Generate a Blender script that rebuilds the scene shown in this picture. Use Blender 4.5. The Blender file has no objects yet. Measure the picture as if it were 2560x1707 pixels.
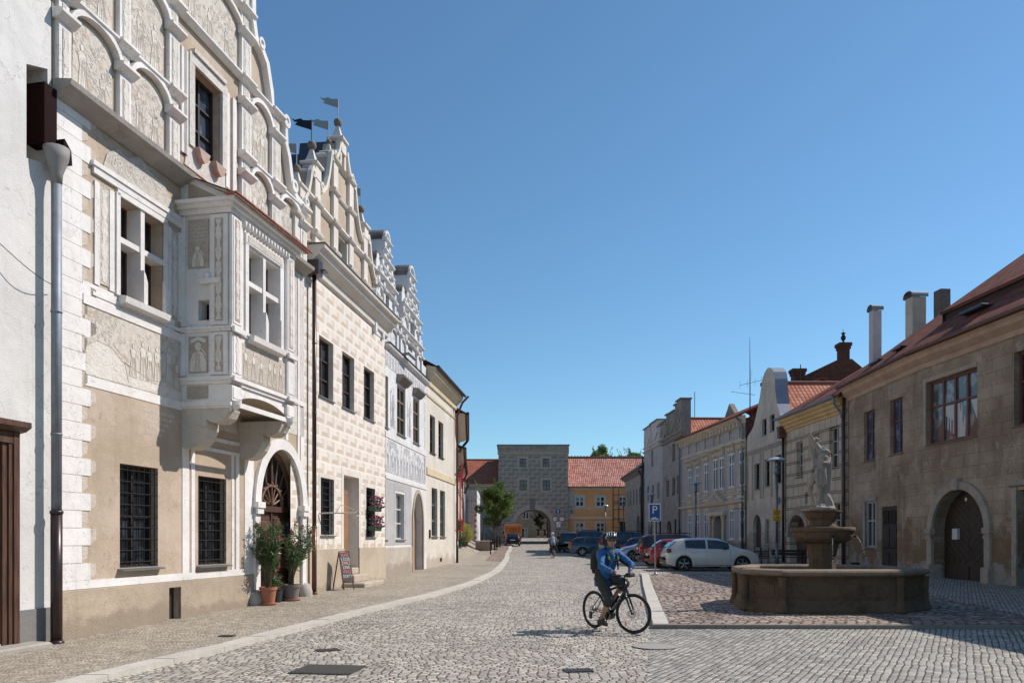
import bpy, math, random
from mathutils import Vector, Matrix, noise
from mathutils.geometry import delaunay_2d_cdt
random.seed(7)
SC=bpy.context.scene
COL=SC.collection
R=math.radians
F=1950.0;CX=1280.0;HY=1345.0;H=1.7
# ---------------- camera
cd=bpy.data.cameras.new('camera');cam=bpy.data.objects.new('camera',cd);COL.objects.link(cam)
cam.location=(0,0,H);cam.rotation_euler=(R(90),0,0)
cd.sensor_width=36;cd.lens=36*F/2560;cd.shift_x=0;cd.shift_y=(HY-853.5)/2560
cd.clip_start=.1;cd.clip_end=3000
SC.camera=cam
SC.render.resolution_x=1024;SC.render.resolution_y=682
# ---------------- light
SUN_EL=R(44);SUN_DIR=Vector((.945,.327,0)).normalized()
az=math.atan2(SUN_DIR.x,SUN_DIR.y)
w=bpy.data.worlds.new('World');SC.world=w;w.use_nodes=True
nt=w.node_tree;bg=nt.nodes['Background']
sk=nt.nodes.new('ShaderNodeTexSky');sk.sky_type='NISHITA';sk.sun_disc=False
sk.sun_elevation=SUN_EL;sk.sun_rotation=az;sk.altitude=0;sk.air_density=1.0;sk.dust_density=.12;sk.ozone_density=6
tn=nt.nodes.new('ShaderNodeMix');tn.data_type='RGBA';tn.blend_type='MULTIPLY';tn.inputs[0].default_value=1;tn.inputs[7].default_value=(.85,1.0,.95,1)
nt.links.new(sk.outputs[0],tn.inputs[6]);nt.links.new(tn.outputs[2],bg.inputs[0]);bg.inputs[1].default_value=.142
ld=bpy.data.lights.new('sun','SUN');ld.energy=5.0;ld.angle=R(.5);ld.color=(1,.93,.865)
lo=bpy.data.objects.new('sun',ld);COL.objects.link(lo)
sv=Vector((SUN_DIR.x*math.cos(SUN_EL),SUN_DIR.y*math.cos(SUN_EL),math.sin(SUN_EL)))
lo.rotation_euler=(-sv).to_track_quat('-Z','Y').to_euler();lo.location=(30,10,40)
SC.view_settings.view_transform='Standard';SC.view_settings.look='None';SC.view_settings.exposure=0;SC.view_settings.gamma=1
SC.render.engine='CYCLES';SC.cycles.max_bounces=6

# ---------------- ground height and pixel helpers (used to work out real positions in metres)
GP=[(-400,-.03),(0,-.03),(12,0),(20,.09),(34,.24),(53,.36),(62,.36),(70,.45),(85,.86),(96,1.03),(115,1.75),(200,2.6),(900,2.5)]
def sst(a,b,x):
    t=min(1,max(0,(x-a)/(b-a)));return t*t*(3-2*t)
def gz(Y,X=0):
    z=0
    for (a,za),(b,zb) in zip(GP,GP[1:]):
        if Y<=b:
            t=max(0,(Y-a)/(b-a));z=za+(zb-za)*t;break
    else: z=GP[-1][1]
    return z+sst(45,62,Y)*(1-sst(84,92,Y))*sst(3.0,4.4,-X)*.62
def gp(px,py):
    a=(px-CX)/F;Y=10
    for i in range(60):
        Yn=(H-gz(Y,a*Y))*F/(py-HY);Y=.5*Y+.5*Yn
    return a*Y,Y
def at(px,Y): return (px-CX)/F*Y
def zat(py,Y): return H+(HY-py)*Y/F
# ---------------- tagging
def tag(o,label=None,cat=None,group=None,kind=None):
    if label:o['label']=label
    if cat:o['category']=cat
    if group:o['group']=group
    if kind:o['kind']=kind
    return o
def empty(name,loc,rz=0,label=None,cat=None,group=None):
    o=bpy.data.objects.new(name,None);COL.objects.link(o);o.location=loc;o.rotation_euler=(0,0,rz);o.empty_display_size=.2
    return tag(o,label,cat,group)
def kids(o): return [c for c in bpy.data.objects if c.parent==o]
def copy_tree(o,parent=None,mats=None):
    c=o.copy();COL.objects.link(c);c.parent=parent
    for ch in kids(o): copy_tree(ch,c)
    return c
# ---------------- mesh builder
SPLIT={'relief_figure','oriel_drawing','niche_figure','pilaster','pilaster_ornament','gable_moulding','cornice','oriel_ornament','oriel_corbel','window_bracket','guard_stone','finial','window_surround','window_moulding','spout','quoin','volute','gable_relief','figure_niche','notice','carving','skylight','strip_relief','pilaster_band','gable_cap','gable_shoulder','sgraffito_strip','string_course','white_bands','frieze_ornament','cornice_flashing','rear_panel','figures','candelabra','mirror','gate_board','gable_flashing','gable','roof_part','curtain','aerial','arrow_marks','casement','gutter','door_surround','gable_scroll'}
class MB:
    def __init__(s): s.v=[];s.f=[];s.m=[];s.uv={};s.mat=0;s.T=None
    def P(s,p):
        p=Vector(p)
        if s.T is not None:p=s.T@p
        s.v.append(p);return len(s.v)-1
    def face(s,pts,uv=None,m=None):
        ids=[s.P(p) for p in pts];s.fi(ids,m)
        if uv:s.uv[len(s.f)-1]=uv
    def fi(s,ids,m=None): s.f.append(ids);s.m.append(s.mat if m is None else m)
    def box(s,x0,x1,y0,y1,z0,z1,m=None):
        c=[(x0,y0,z0),(x1,y0,z0),(x1,y1,z0),(x0,y1,z0),(x0,y0,z1),(x1,y0,z1),(x1,y1,z1),(x0,y1,z1)]
        i=[s.P(p) for p in c]
        for q in ((0,3,2,1),(4,5,6,7),(0,1,5,4),(1,2,6,5),(2,3,7,6),(3,0,4,7)): s.fi([i[k] for k in q],m)
    def bbox(s,x0,x1,y0,y1,z0,z1,b=.02,m=None):   # box with a chamfer all round (convex stack)
        def ring(dx,z): return [(x0+dx,y0+dx,z),(x1-dx,y0+dx,z),(x1-dx,y1-dx,z),(x0+dx,y1-dx,z)]
        rs=[ring(b,z0),ring(0,z0+b),ring(0,z1-b),ring(b,z1)]
        ids=[[s.P(p) for p in r] for r in rs]
        for a,c in zip(ids,ids[1:]):
            for k in range(4): s.fi([a[k],a[(k+1)%4],c[(k+1)%4],c[k]],m)
        s.fi(ids[0][::-1],m);s.fi(ids[-1],m)
    def prism(s,poly,y0,y1,m=None):      # outline in (x,z), extruded in y
        n=len(poly)
        ar=sum(poly[i][0]*poly[(i+1)%n][1]-poly[(i+1)%n][0]*poly[i][1] for i in range(n))
        if ar<0: poly=poly[::-1]
        a=[s.P((p[0],y0,p[1])) for p in poly];b=[s.P((p[0],y1,p[1])) for p in poly]
        s.fi(a,m);s.fi(b[::-1],m)
        for k in range(n): s.fi([a[k],b[k],b[(k+1)%n],a[(k+1)%n]],m)
    def sweep(s,prof,x0,x1,m=None):    # closed outline in (y,z) extruded along x
        n=len(prof);a=[s.P((x0,p[0],p[1])) for p in prof];b=[s.P((x1,p[0],p[1])) for p in prof]
        s.fi(a,m);s.fi(b[::-1],m)
        for k in range(n): s.fi([a[k],b[k],b[(k+1)%n],a[(k+1)%n]][::-1],m)
    def tube(s,pts,r,n=8,m=None,cap=True):
        pts=[Vector(p) for p in pts];rs=r if isinstance(r,(list,tuple)) else [r]*len(pts)
        prev=None;rings=[]
        for i,p in enumerate(pts):
            d=(pts[min(i+1,len(pts)-1)]-pts[max(i-1,0)])
            if d.length<1e-9:d=Vector((0,0,1))
            d.normalize()
            if prev is None:
                u=d.orthogonal().normalized()
            else:
                u=prev-d*prev.dot(d)
                if u.length<1e-6:u=d.orthogonal()
                u.normalize()
            prev=u;v=d.cross(u)
            rings.append([s.P(p+(u*math.cos(2*math.pi*k/n)+v*math.sin(2*math.pi*k/n))*rs[i]) for k in range(n)])
        for a,b in zip(rings,rings[1:]):
            for k in range(n): s.fi([a[k],a[(k+1)%n],b[(k+1)%n],b[k]],m)
        if cap: s.fi(rings[0][::-1],m);s.fi(rings[-1],m)
    def lathe(s,prof,cx=0,cy=0,n=24,m=None,a0=0,sx=1,sy=1,cz=0,cap=True):
        rings=[]
        for r,z in prof:
            rings.append([s.P((cx+sx*max(r,1e-4)*math.cos(a0+2*math.pi*k/n),cy+sy*max(r,1e-4)*math.sin(a0+2*math.pi*k/n),cz+z)) for k in range(n)])
        for a,b in zip(rings,rings[1:]):
            for k in range(n): s.fi([a[k],a[(k+1)%n],b[(k+1)%n],b[k]],m)
        if cap: s.fi(rings[0][::-1],m);s.fi(rings[-1],m)
    def ball(s,c,r,n=12,m=None,sq=(1,1,1)):
        prof=[(math.sin(math.pi*k/(n//2+2)),-math.cos(math.pi*k/(n//2+2))) for k in range(n//2+3)]
        rings=[]
        for rr,z in prof: rings.append([s.P((c[0]+sq[0]*r*max(rr,.01)*math.cos(2*math.pi*k/n),c[1]+sq[1]*r*max(rr,.01)*math.sin(2*math.pi*k/n),c[2]+sq[2]*r*z)) for k in range(n)])
        for a,b in zip(rings,rings[1:]):
            for k in range(n): s.fi([a[k],a[(k+1)%n],b[(k+1)%n],b[k]],m)
        s.fi(rings[0][::-1],m);s.fi(rings[-1],m)
    def wall(s,outer,holes,y=0.,depth=.25,m=None,mr=None,back=0):
        vs=[Vector(p) for p in outer];es=[(i,(i+1)%len(outer)) for i in range(len(outer))]
        for h in holes:
            b=len(vs);vs+= [Vector(p) for p in h];es+=[(b+i,b+(i+1)%len(h)) for i in range(len(h))]
        ov,oe,of,_,_,_=delaunay_2d_cdt(vs,es,[],0,1e-4)
        def inside(p,poly):
            c=False;n=len(poly)
            for i in range(n):
                a=poly[i];b=poly[(i+1)%n]
                if (a[1]>p[1])!=(b[1]>p[1]) and p[0]<(b[0]-a[0])*(p[1]-a[1])/(b[1]-a[1])+a[0]: c=not c
            return c
        ids=[s.P((p[0],y,p[1])) for p in ov]
        for f in of:
            c=(ov[f[0]]+ov[f[1]]+ov[f[2]])/3
            if inside(c,outer) and not any(inside(c,h) for h in holes):
                a,b,d=[ov[k] for k in f]
                cr=(b-a).cross(d-a) if False else (b[0]-a[0])*(d[1]-a[1])-(b[1]-a[1])*(d[0]-a[0])
                s.fi([ids[k] for k in (f if cr>0 else f[::-1])],m)
        for hi,h in enumerate(holes):
            n=len(h);dd=depth[hi] if isinstance(depth,list) else depth
            ar=sum(h[i][0]*h[(i+1)%n][1]-h[(i+1)%n][0]*h[i][1] for i in range(n))
            hh=h if ar>0 else h[::-1]
            a=[s.P((p[0],y,p[1])) for p in hh];b=[s.P((p[0],y+dd,p[1])) for p in hh]
            for k in range(n): s.fi([a[k],a[(k+1)%n],b[(k+1)%n],b[k]],m if mr is None else mr)
        if back:
            n=len(outer);ar=sum(outer[i][0]*outer[(i+1)%n][1]-outer[(i+1)%n][0]*outer[i][1] for i in range(n))
            oo=outer if ar>0 else outer[::-1]
            a=[s.P((p[0],y,p[1])) for p in oo];b=[s.P((p[0],y+back,p[1])) for p in oo]
            for k in range(n): s.fi([a[k],b[k],b[(k+1)%n],a[(k+1)%n]],m)
            s.fi(b[::-1],m)
    def pieces(s,tol=.03):
        n=len(s.v);p=list(range(n))
        def fd(a):
            while p[a]!=a: p[a]=p[p[a]];a=p[a]
            return a
        for f in s.f:
            r=fd(f[0])
            for i in f[1:]: p[fd(i)]=r
        cs={}
        for fi,f in enumerate(s.f): cs.setdefault(fd(f[0]),[]).append(fi)
        L=[]
        for fl in cs.values():
            vs=[s.v[i] for fi in fl for i in s.f[fi]]
            L.append([fl,[min(v[k] for v in vs)-tol/2 for k in range(3)],[max(v[k] for v in vs)+tol/2 for k in range(3)]])
        ch=True
        while ch:
            ch=False;out=[]
            for c in L:
                for o in out:
                    if all(c[1][k]<=o[2][k] and o[1][k]<=c[2][k] for k in range(3)):
                        o[0]+=c[0];o[1]=[min(a,b) for a,b in zip(o[1],c[1])];o[2]=[max(a,b) for a,b in zip(o[2],c[2])];ch=True;break
                else: out.append(c)
            L=out
        return L
    def build(s,name,mats,parent=None,smooth=False,label=None,loc=None):
        if name in SPLIT and parent is not None:
            L=s.pieces()
            if 1<len(L)<=70:
                last=None
                for fl,_,_ in L:
                    q=MB();mp={}
                    for fi in sorted(fl):
                        ids=[]
                        for i in s.f[fi]:
                            if i not in mp: mp[i]=len(q.v);q.v.append(s.v[i])
                            ids.append(mp[i])
                        if fi in s.uv: q.uv[len(q.f)]=s.uv[fi]
                        q.f.append(ids);q.m.append(s.m[fi])
                    last=q._build(name,mats,parent,smooth,label,loc)
                return last
        return s._build(name,mats,parent,smooth,label,loc)
    def _build(s,name,mats,parent=None,smooth=False,label=None,loc=None):
        me=bpy.data.meshes.new(name);me.from_pydata([tuple(v) for v in s.v],[],s.f)
        if not isinstance(mats,(list,tuple)):mats=[mats]
        for m in mats: me.materials.append(m)
        me.polygons.foreach_set('material_index',s.m)
        if s.uv:
            ul=me.uv_layers.new(name='UVMap')
            for fi,uv in s.uv.items():
                p=me.polygons[fi]
                for k,li in enumerate(p.loop_indices): ul.data[li].uv=uv[k]
        if smooth: me.polygons.foreach_set('use_smooth',[True]*len(me.polygons))
        me.update()
        o=bpy.data.objects.new(name,me);COL.objects.link(o)
        if parent:o.parent=parent
        if loc is not None:o.location=loc
        if label:o['label']=label
        if smooth=='auto':
            pass
        return o
def arch(s0,s1,z0,zs,h=None,n=14):       # doorway outline, jambs from z0 to zs, arch of rise h
    c=(s0+s1)/2;r=(s1-s0)/2;h=r if h is None else h
    return [(s0,z0),(s1,z0)]+[(c+r*math.cos(math.pi*k/n),zs+h*math.sin(math.pi*k/n)) for k in range(n+1)]
def rect(s0,s1,z0,z1): return [(s0,z0),(s1,z0),(s1,z1),(s0,z1)]
def archband(mb,s0,s1,zs,wd,y0,y1,h=None,n=20,m=None,z0=None):   # raised arch frame
    c=(s0+s1)/2;r=(s1-s0)/2;h=r if h is None else h
    inn=[(c+r*math.cos(math.pi*k/n),zs+h*math.sin(math.pi*k/n)) for k in range(n+1)]
    out=[(c+(r+wd)*math.cos(math.pi*k/n),zs+(h+wd)*math.sin(math.pi*k/n)) for k in range(n+1)]
    if z0 is not None: inn=[(s1,z0)]+inn+[(s0,z0)];out=[(s1+wd,z0)]+out+[(s0-wd,z0)]
    N=len(inn)
    for k in range(N-1):
        a,b,c_,d=inn[k],out[k],out[k+1],inn[k+1]
        A=[mb.P((p[0],y0,p[1])) for p in (a,b,c_,d)];B=[mb.P((p[0],y1,p[1])) for p in (a,b,c_,d)]
        mb.fi(A,m);mb.fi([A[1],B[1],B[2],A[2]],m);mb.fi([A[3],B[3],B[0],A[0]],m)
        if k==0: mb.fi([A[0],B[0],B[1],A[1]],m)
        if k==N-2: mb.fi([A[2],B[2],B[3],A[3]],m)
def rib(mb,pts,wd,y0,y1,m=None):        # raised strip that follows a line of (s,z) points
    N=len(pts);P=[Vector(p) for p in pts];L=[];Rr=[]
    for i in range(N):
        d=(P[min(i+1,N-1)]-P[max(i-1,0)]).normalized();nn=Vector((-d[1],d[0]))
        L.append(P[i]+nn*wd/2);Rr.append(P[i]-nn*wd/2)
    for k in range(N-1):
        q=[Rr[k],Rr[k+1],L[k+1],L[k]]
        A=[mb.P((p[0],y0,p[1])) for p in q];B=[mb.P((p[0],y1,p[1])) for p in q]
        mb.fi(A,m)
        for a in range(4): mb.fi([A[a],B[a],B[(a+1)%4],A[(a+1)%4]],m)
# ---------------- shader helper
class E:
    def __init__(s,g,sock): s.g=g;s.s=sock
    def _m(a,op,b=None,c=None,clamp=False): return a.g.math(op,a,b,c,clamp)
    def __add__(a,b): return a._m('ADD',b)
    __radd__=__add__
    def __sub__(a,b): return a._m('SUBTRACT',b)
    def __rsub__(a,b): return a.g.math('SUBTRACT',b,a)
    def __mul__(a,b): return a._m('MULTIPLY',b)
    __rmul__=__mul__
    def __truediv__(a,b): return a._m('DIVIDE',b)
    def floor(a): return a._m('FLOOR')
    def frac(a): return a._m('FRACT')
    def abs(a): return a._m('ABSOLUTE')
    def sqrt(a): return a._m('SQRT')
    def sin(a): return a._m('SINE')
    def lt(a,b): return a._m('LESS_THAN',b)
    def gt(a,b): return a._m('GREATER_THAN',b)
    def min(a,b): return a._m('MINIMUM',b)
    def max(a,b): return a._m('MAXIMUM',b)
    def mod2(a): return (a*.5).frac()*2
    def step(a,lo,hi):      # 0 below lo, 1 above hi
        n=a.g.node('ShaderNodeMapRange');n.interpolation_type='SMOOTHSTEP'
        a.g.set(n.inputs[0],a);a.g.set(n.inputs[1],lo);a.g.set(n.inputs[2],hi);n.inputs[3].default_value=0;n.inputs[4].default_value=1
        return E(a.g,n.outputs[0])
class G:
    def __init__(s,name):
        s.mat=bpy.data.materials.new(name);s.mat.use_nodes=True;s.nt=s.mat.node_tree
        s.bsdf=s.nt.nodes['Principled BSDF']
    def node(s,t): return s.nt.nodes.new(t)
    def set(s,inp,v):
        if isinstance(v,E): s.nt.links.new(v.s,inp)
        elif isinstance(v,tuple): inp.default_value=(v+(1,))[:len(inp.default_value)]
        else: inp.default_value=v
    def math(s,op,a,b=None,c=None,clamp=False):
        n=s.node('ShaderNodeMath');n.operation=op;n.use_clamp=clamp
        s.set(n.inputs[0],a)
        if b is not None:s.set(n.inputs[1],b)
        if c is not None:s.set(n.inputs[2],c)
        return E(s,n.outputs[0])
    def coord(s,kind='Object'):
        n=s.node('ShaderNodeTexCoord');x=s.node('ShaderNodeSeparateXYZ');s.nt.links.new(n.outputs[kind],x.inputs[0])
        s.vec=E(s,n.outputs[kind]);return [E(s,x.outputs[k]) for k in range(3)]
    def comb(s,x,y,z=0.):
        n=s.node('ShaderNodeCombineXYZ');s.set(n.inputs[0],x);s.set(n.inputs[1],y);s.set(n.inputs[2],z);return E(s,n.outputs[0])
    def noise(s,vec,sc,det=2,rough=.5,dist=0,col=False):
        n=s.node('ShaderNodeTexNoise');s.set(n.inputs['Vector'],vec);n.inputs['Scale'].default_value=sc;n.inputs['Detail'].default_value=det
        n.inputs['Roughness'].default_value=rough;n.inputs['Distortion'].default_value=dist
        return E(s,n.outputs[1 if col else 0])
    def vor(s,vec,sc,feat='F1',out=0,rand=1):
        n=s.node('ShaderNodeTexVoronoi');n.feature=feat;s.set(n.inputs['Vector'],vec);n.inputs['Scale'].default_value=sc;n.inputs['Randomness'].default_value=rand
        return E(s,n.outputs[out])
    def white(s,a,b=0.):
        n=s.node('ShaderNodeTexWhiteNoise');n.noise_dimensions='2D';s.set(n.inputs['Vector'],s.comb(a,b));return E(s,n.outputs[0])
    def mix(s,f,a,b,mode='MIX'):
        n=s.node('ShaderNodeMix');n.data_type='RGBA';n.blend_type=mode
        s.set(n.inputs[0],f);s.set(n.inputs[6],a);s.set(n.inputs[7],b);return E(s,n.outputs[2])
    def scale(s,c,f):       # colour times grey factor
        n=s.node('ShaderNodeVectorMath');n.operation='SCALE';s.set(n.inputs[0],c if isinstance(c,E) else s.rgb(c));s.set(n.inputs[3],f);return E(s,n.outputs[0])
    def rgb(s,c):
        n=s.node('ShaderNodeRGB');n.outputs[0].default_value=(c[0],c[1],c[2],1);return E(s,n.outputs[0])
    def bump(s,h,dist=.01,st=1.):
        n=s.node('ShaderNodeBump');s.set(n.inputs['Height'],h);n.inputs['Distance'].default_value=dist;n.inputs['Strength'].default_value=st
        s.nt.links.new(n.outputs[0],s.bsdf.inputs['Normal'])
    def out(s,col,rough=.85,metal=0,spec=None):
        s.set(s.bsdf.inputs['Base Color'],col if isinstance(col,E) else tuple(col));s.set(s.bsdf.inputs['Roughness'],rough);s.set(s.bsdf.inputs['Metallic'],metal)
        if spec is not None:s.set(s.bsdf.inputs['Specular IOR Level'],spec)
        return s.mat
MATS={}
def simple(name,col,rough=.6,metal=0,var=.12,sc=6.,bump=0,spec=None,coat=0):
    if name in MATS:return MATS[name]
    g=G(name);g.coord();n=g.noise(g.vec,sc,3)
    c=g.scale(col,n*(2*var)+(1-var))
    if bump: g.bump(g.noise(g.vec,sc*6,2),bump)
    if coat: g.bsdf.inputs['Coat Weight'].default_value=coat
    MATS[name]=g.out(c,rough,metal,spec);return MATS[name]
def stucco(name,c1,c2,sc=.7,bump=.004,rough=.92,dirt=None,dz=(0,1.2),grain=60,gr=.18):
    if name in MATS:return MATS[name]
    g=G(name);x,y,z=g.coord()
    n1=g.noise(g.vec,sc,4,.6);n2=g.noise(g.vec,grain,2);n3=g.noise(g.vec,sc*7,3)
    c=g.mix(n1.step(.35,.65),tuple(c1),tuple(c2));c=g.scale(c,n2*gr+n3*.16+(1-gr/2-.08))
    st=g.noise(g.comb(x*5,y*5,z*.35),1.,4,.7).step(.52,.8);c=g.scale(c,st*-.16+1.02)
    pt=g.noise(g.vec,.35,1).step(.56,.57);c=g.scale(c,pt*-.05+1.)
    cr=((g.noise(g.vec,.8,5,.6)-.5).abs()).lt(.0028);c=g.scale(c,cr*-.22+1.)
    if dirt:
        msk=(g.noise(g.vec,1.3,5,.65)+(z-dz[0])/(dz[1]-dz[0])*-.55+.55).step(.55,.75)
        c=g.mix(msk*.75,c,tuple(dirt))
    g.bump(n2*.5+n3*.9,bump*3)
    MATS[name]=g.out(c,rough,spec=.2);return MATS[name]
def sgraff(name,base,fig,line,sc=3.,amt=.5,bump=.004):
    if name in MATS:return MATS[name]
    g=G(name);x,y,z=g.coord()
    warp=g.noise(g.vec,sc*.9,2,col=True)
    n=g.node('ShaderNodeVectorMath');n.operation='MULTIPLY_ADD';g.set(n.inputs[0],warp);n.inputs[1].default_value=(.5,.5,.5);g.set(n.inputs[2],g.vec);v=E(g,n.outputs[0])
    blob=g.noise(v,sc,3,.55,.6)
    f=blob.step(amt-.03,amt+.03)
    ln=((g.noise(v,sc*1.6,1.5)*16).frac()-.5).abs().lt(.10)
    ln2=(g.vor(v,sc*2.6,'DISTANCE_TO_EDGE')).lt(.035)
    c=g.mix(f,tuple(base),tuple(fig));c=g.mix(f*ln*.55,c,tuple(line));c=g.mix((f*-1+1)*ln2*.5,c,tuple(fig))
    n2=g.noise(g.vec,50,2);c=g.scale(c,n2*.2+g.noise(g.vec,1.1,3)*.2+.8)
    g.bump(f*.6+n2*.4-ln*.3,bump*2)
    MATS[name]=g.out(c,.9,spec=.2);return MATS[name]
def bossage(name,w_,h_,base,dark,line,z0=0.,lw=.05,sz=.3,band=None,noise_amt=.2,bump=.003):
    if name in MATS:return MATS[name]
    g=G(name);x,y,z=g.coord()
    wob=g.noise(g.vec,.8,2)*.06
    zz=(z-z0+wob)/h_;row=zz.floor();v=zz.frac()
    xx=(x+wob)/w_+row.mod2()*.5;u=xx.frac();cell=g.white(xx.floor(),row)
    # border
    border=(u.min(u*-1+1)).lt(lw*h_/w_).max((v.min(v*-1+1)).lt(lw))
    # lower facet
    du=(u-.5).abs()
    low=(v.lt(.46))*(v.gt(.12))*((du+v*.32).lt(.40))
    top=(v.gt(.62))*0
    tri=((u-.80+(v-.3).abs()*.30).gt(0.))*(u.lt(.95))*(v.gt(.1))*(v.lt(.9))
    tri2=((u*-1+.17-(v-.5).abs()*.18).gt(0.))*(v.gt(.14))*(v.lt(.86))*0
    dk=low.max(tri*.55)
    c=g.mix(dk,tuple(base),tuple(dark));c=g.mix(border,c,tuple(line))
    inner=((du).lt(.5-lw*1.6))*((v-.5).abs().lt(.5-lw*1.8))
    c=g.mix(((du-.30).abs().lt(.012))*inner*.5,c,tuple(dark))
    n2=g.noise(g.vec,45,2);n1=g.noise(g.vec,.9,4,.6)
    c=g.scale(c,cell*.10+n2*.2+n1*noise_amt*2+(.85-noise_amt))
    g.bump(n2*.4+dk*-.5,bump*2)
    MATS[name]=g.out(c,.9,spec=.2);return MATS[name]
def cobble(name,cw,ch,cols,joint,arc=0.,period=1.4,bump=.012,jw=.10,rot=0,cover=0,wf=1.):
    if name in MATS:return MATS[name]
    g=G(name);x,y,z=g.coord()
    if rot: x,y=(x*math.cos(rot)-y*math.sin(rot)),(x*math.sin(rot)+y*math.cos(rot))
    wn=g.noise(g.vec,2.2,2);wm=g.noise(g.vec,7.,2)
    if arc:
        pu=(x/period).frac()-.5
        yy=y+(pu*pu)*arc*4*-1+wn*.10+wm*.03
        xx=x+wn*.08+wm*.02
    else:
        yy=y+wn*.16*wf+wm*.05*wf;xx=x+wn*.12*wf+wm*.05*wf
    r=yy/ch;row=r.floor();v=r.frac()
    q=xx/cw+g.white(row,3.)*7.;colm=q.floor();u=q.frac()
    k=g.white(colm,row);k2=g.white(row*3.1,colm)
    eu=u.min(u*-1+1)*cw;ev=v.min(v*-1+1)*ch
    e=eu.min(ev)+(wm-.5)*.012+(k-.5)*jw*ch*.7
    stone=e.step(jw*ch*.25,jw*ch*1.0)
    c=g.mix(k,tuple(cols[0]),tuple(cols[1]))
    c=g.mix((k2.gt(.8))*.8,c,tuple(cols[2]))
    big=g.noise(g.vec,.45,4,.6);fine=g.noise(g.vec,90,2)
    pat=g.noise(g.vec,1.3,5,.7).step(.55,.75)*-.28;c=g.scale(c,k2*.34+big*.8+fine*.25+.34+pat)
    dst=g.noise(g.vec,.22,3,.6).step(.45,.7)*.35;c=g.mix(dst,c,tuple(v*1.05 for v in cols[1]))
    gj=g.mix(g.noise(g.vec,1.1,4,.7).step(.52,.68)*.7,tuple(joint),(.075,.08,.035))
    c=g.mix(stone,gj,c)
    dome=e.min(ch*.32)/(ch*.32)
    g.bump(dome.sqrt()*.8+stone*.4+k*.35+fine*.15,bump)
    MATS[name]=g.out(c,stone*-.15+.8,spec=.3);return MATS[name]
def tiles(name,c1,c2,w_=.2,h_=.3,dark=(.06,.03,.025),bump=.03,ridge=1.):
    if name in MATS:return MATS[name]
    g=G(name);x,y,z=g.coord('UV')
    v=y/h_;row=v.floor();vf=v.frac();q=x/w_+row.mod2()*.5*(1 if ridge<.5 else 0);u=q.frac();k=g.white(q.floor(),row)
    n=g.noise(g.vec,.6,4);c=g.mix(k,tuple(c1),tuple(c2));c=g.scale(c,n*.6+.7)
    lich=g.noise(g.vec,2.5,4,.7).step(.56,.7);c=g.mix(lich*.35,c,(.10,.09,.075))
    c=g.mix(vf.lt(.10)*.9,c,tuple(dark))
    c=g.mix((u.lt(.12))*.55,c,tuple(dark));spc=.1
    g.bump(vf*-.6+(u*math.pi).sin()*.5*ridge+k*.12,bump)
    MATS[name]=g.out(c,.9,spec=.08);return MATS[name]
def granite(name,c1,c2,sc=120,bump=.003,dirt=None):
    if name in MATS:return MATS[name]
    g=G(name);x,y,z=g.coord();n=g.noise(g.vec,sc,2);b=g.noise(g.vec,1.6,5,.65);b2=g.noise(g.vec,7,4,.6)
    c=g.mix(n.step(.35,.65),tuple(c1),tuple(c2));c=g.scale(c,b*.6+b2*.35+.5)
    if dirt: c=g.mix(g.noise(g.vec,2.2,6,.7).step(.5,.66)*.6,c,tuple(dirt))
    g.bump(n*.4+b2*.8,bump*3);MATS[name]=g.out(c,.82,spec=.3);return MATS[name]
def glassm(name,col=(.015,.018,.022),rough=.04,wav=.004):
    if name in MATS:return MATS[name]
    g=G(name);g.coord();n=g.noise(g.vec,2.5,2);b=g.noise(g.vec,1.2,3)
    ps=(g.noise(g.vec,1.7,3,.6,.8)).step(.5,.62);g.bump(n,wav);MATS[name]=g.out(g.scale(col,b*1.2+.4+ps*1.6),rough,0,.9);return MATS[name]  # blotchy reflections painted into the pane colour
def wood(name,c1,c2,rough=.55,sc=3.):
    if name in MATS:return MATS[name]
    g=G(name);x,y,z=g.coord();v=g.comb(x*9,y*9,z*.8);n=g.noise(v,sc,4,.6);b=g.noise(g.vec,1.5,3)
    c=g.mix(n.step(.35,.65),tuple(c1),tuple(c2));c=g.scale(c,b*.5+.75);g.bump(n,.006)
    MATS[name]=g.out(c,rough,spec=.35);return MATS[name]
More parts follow.
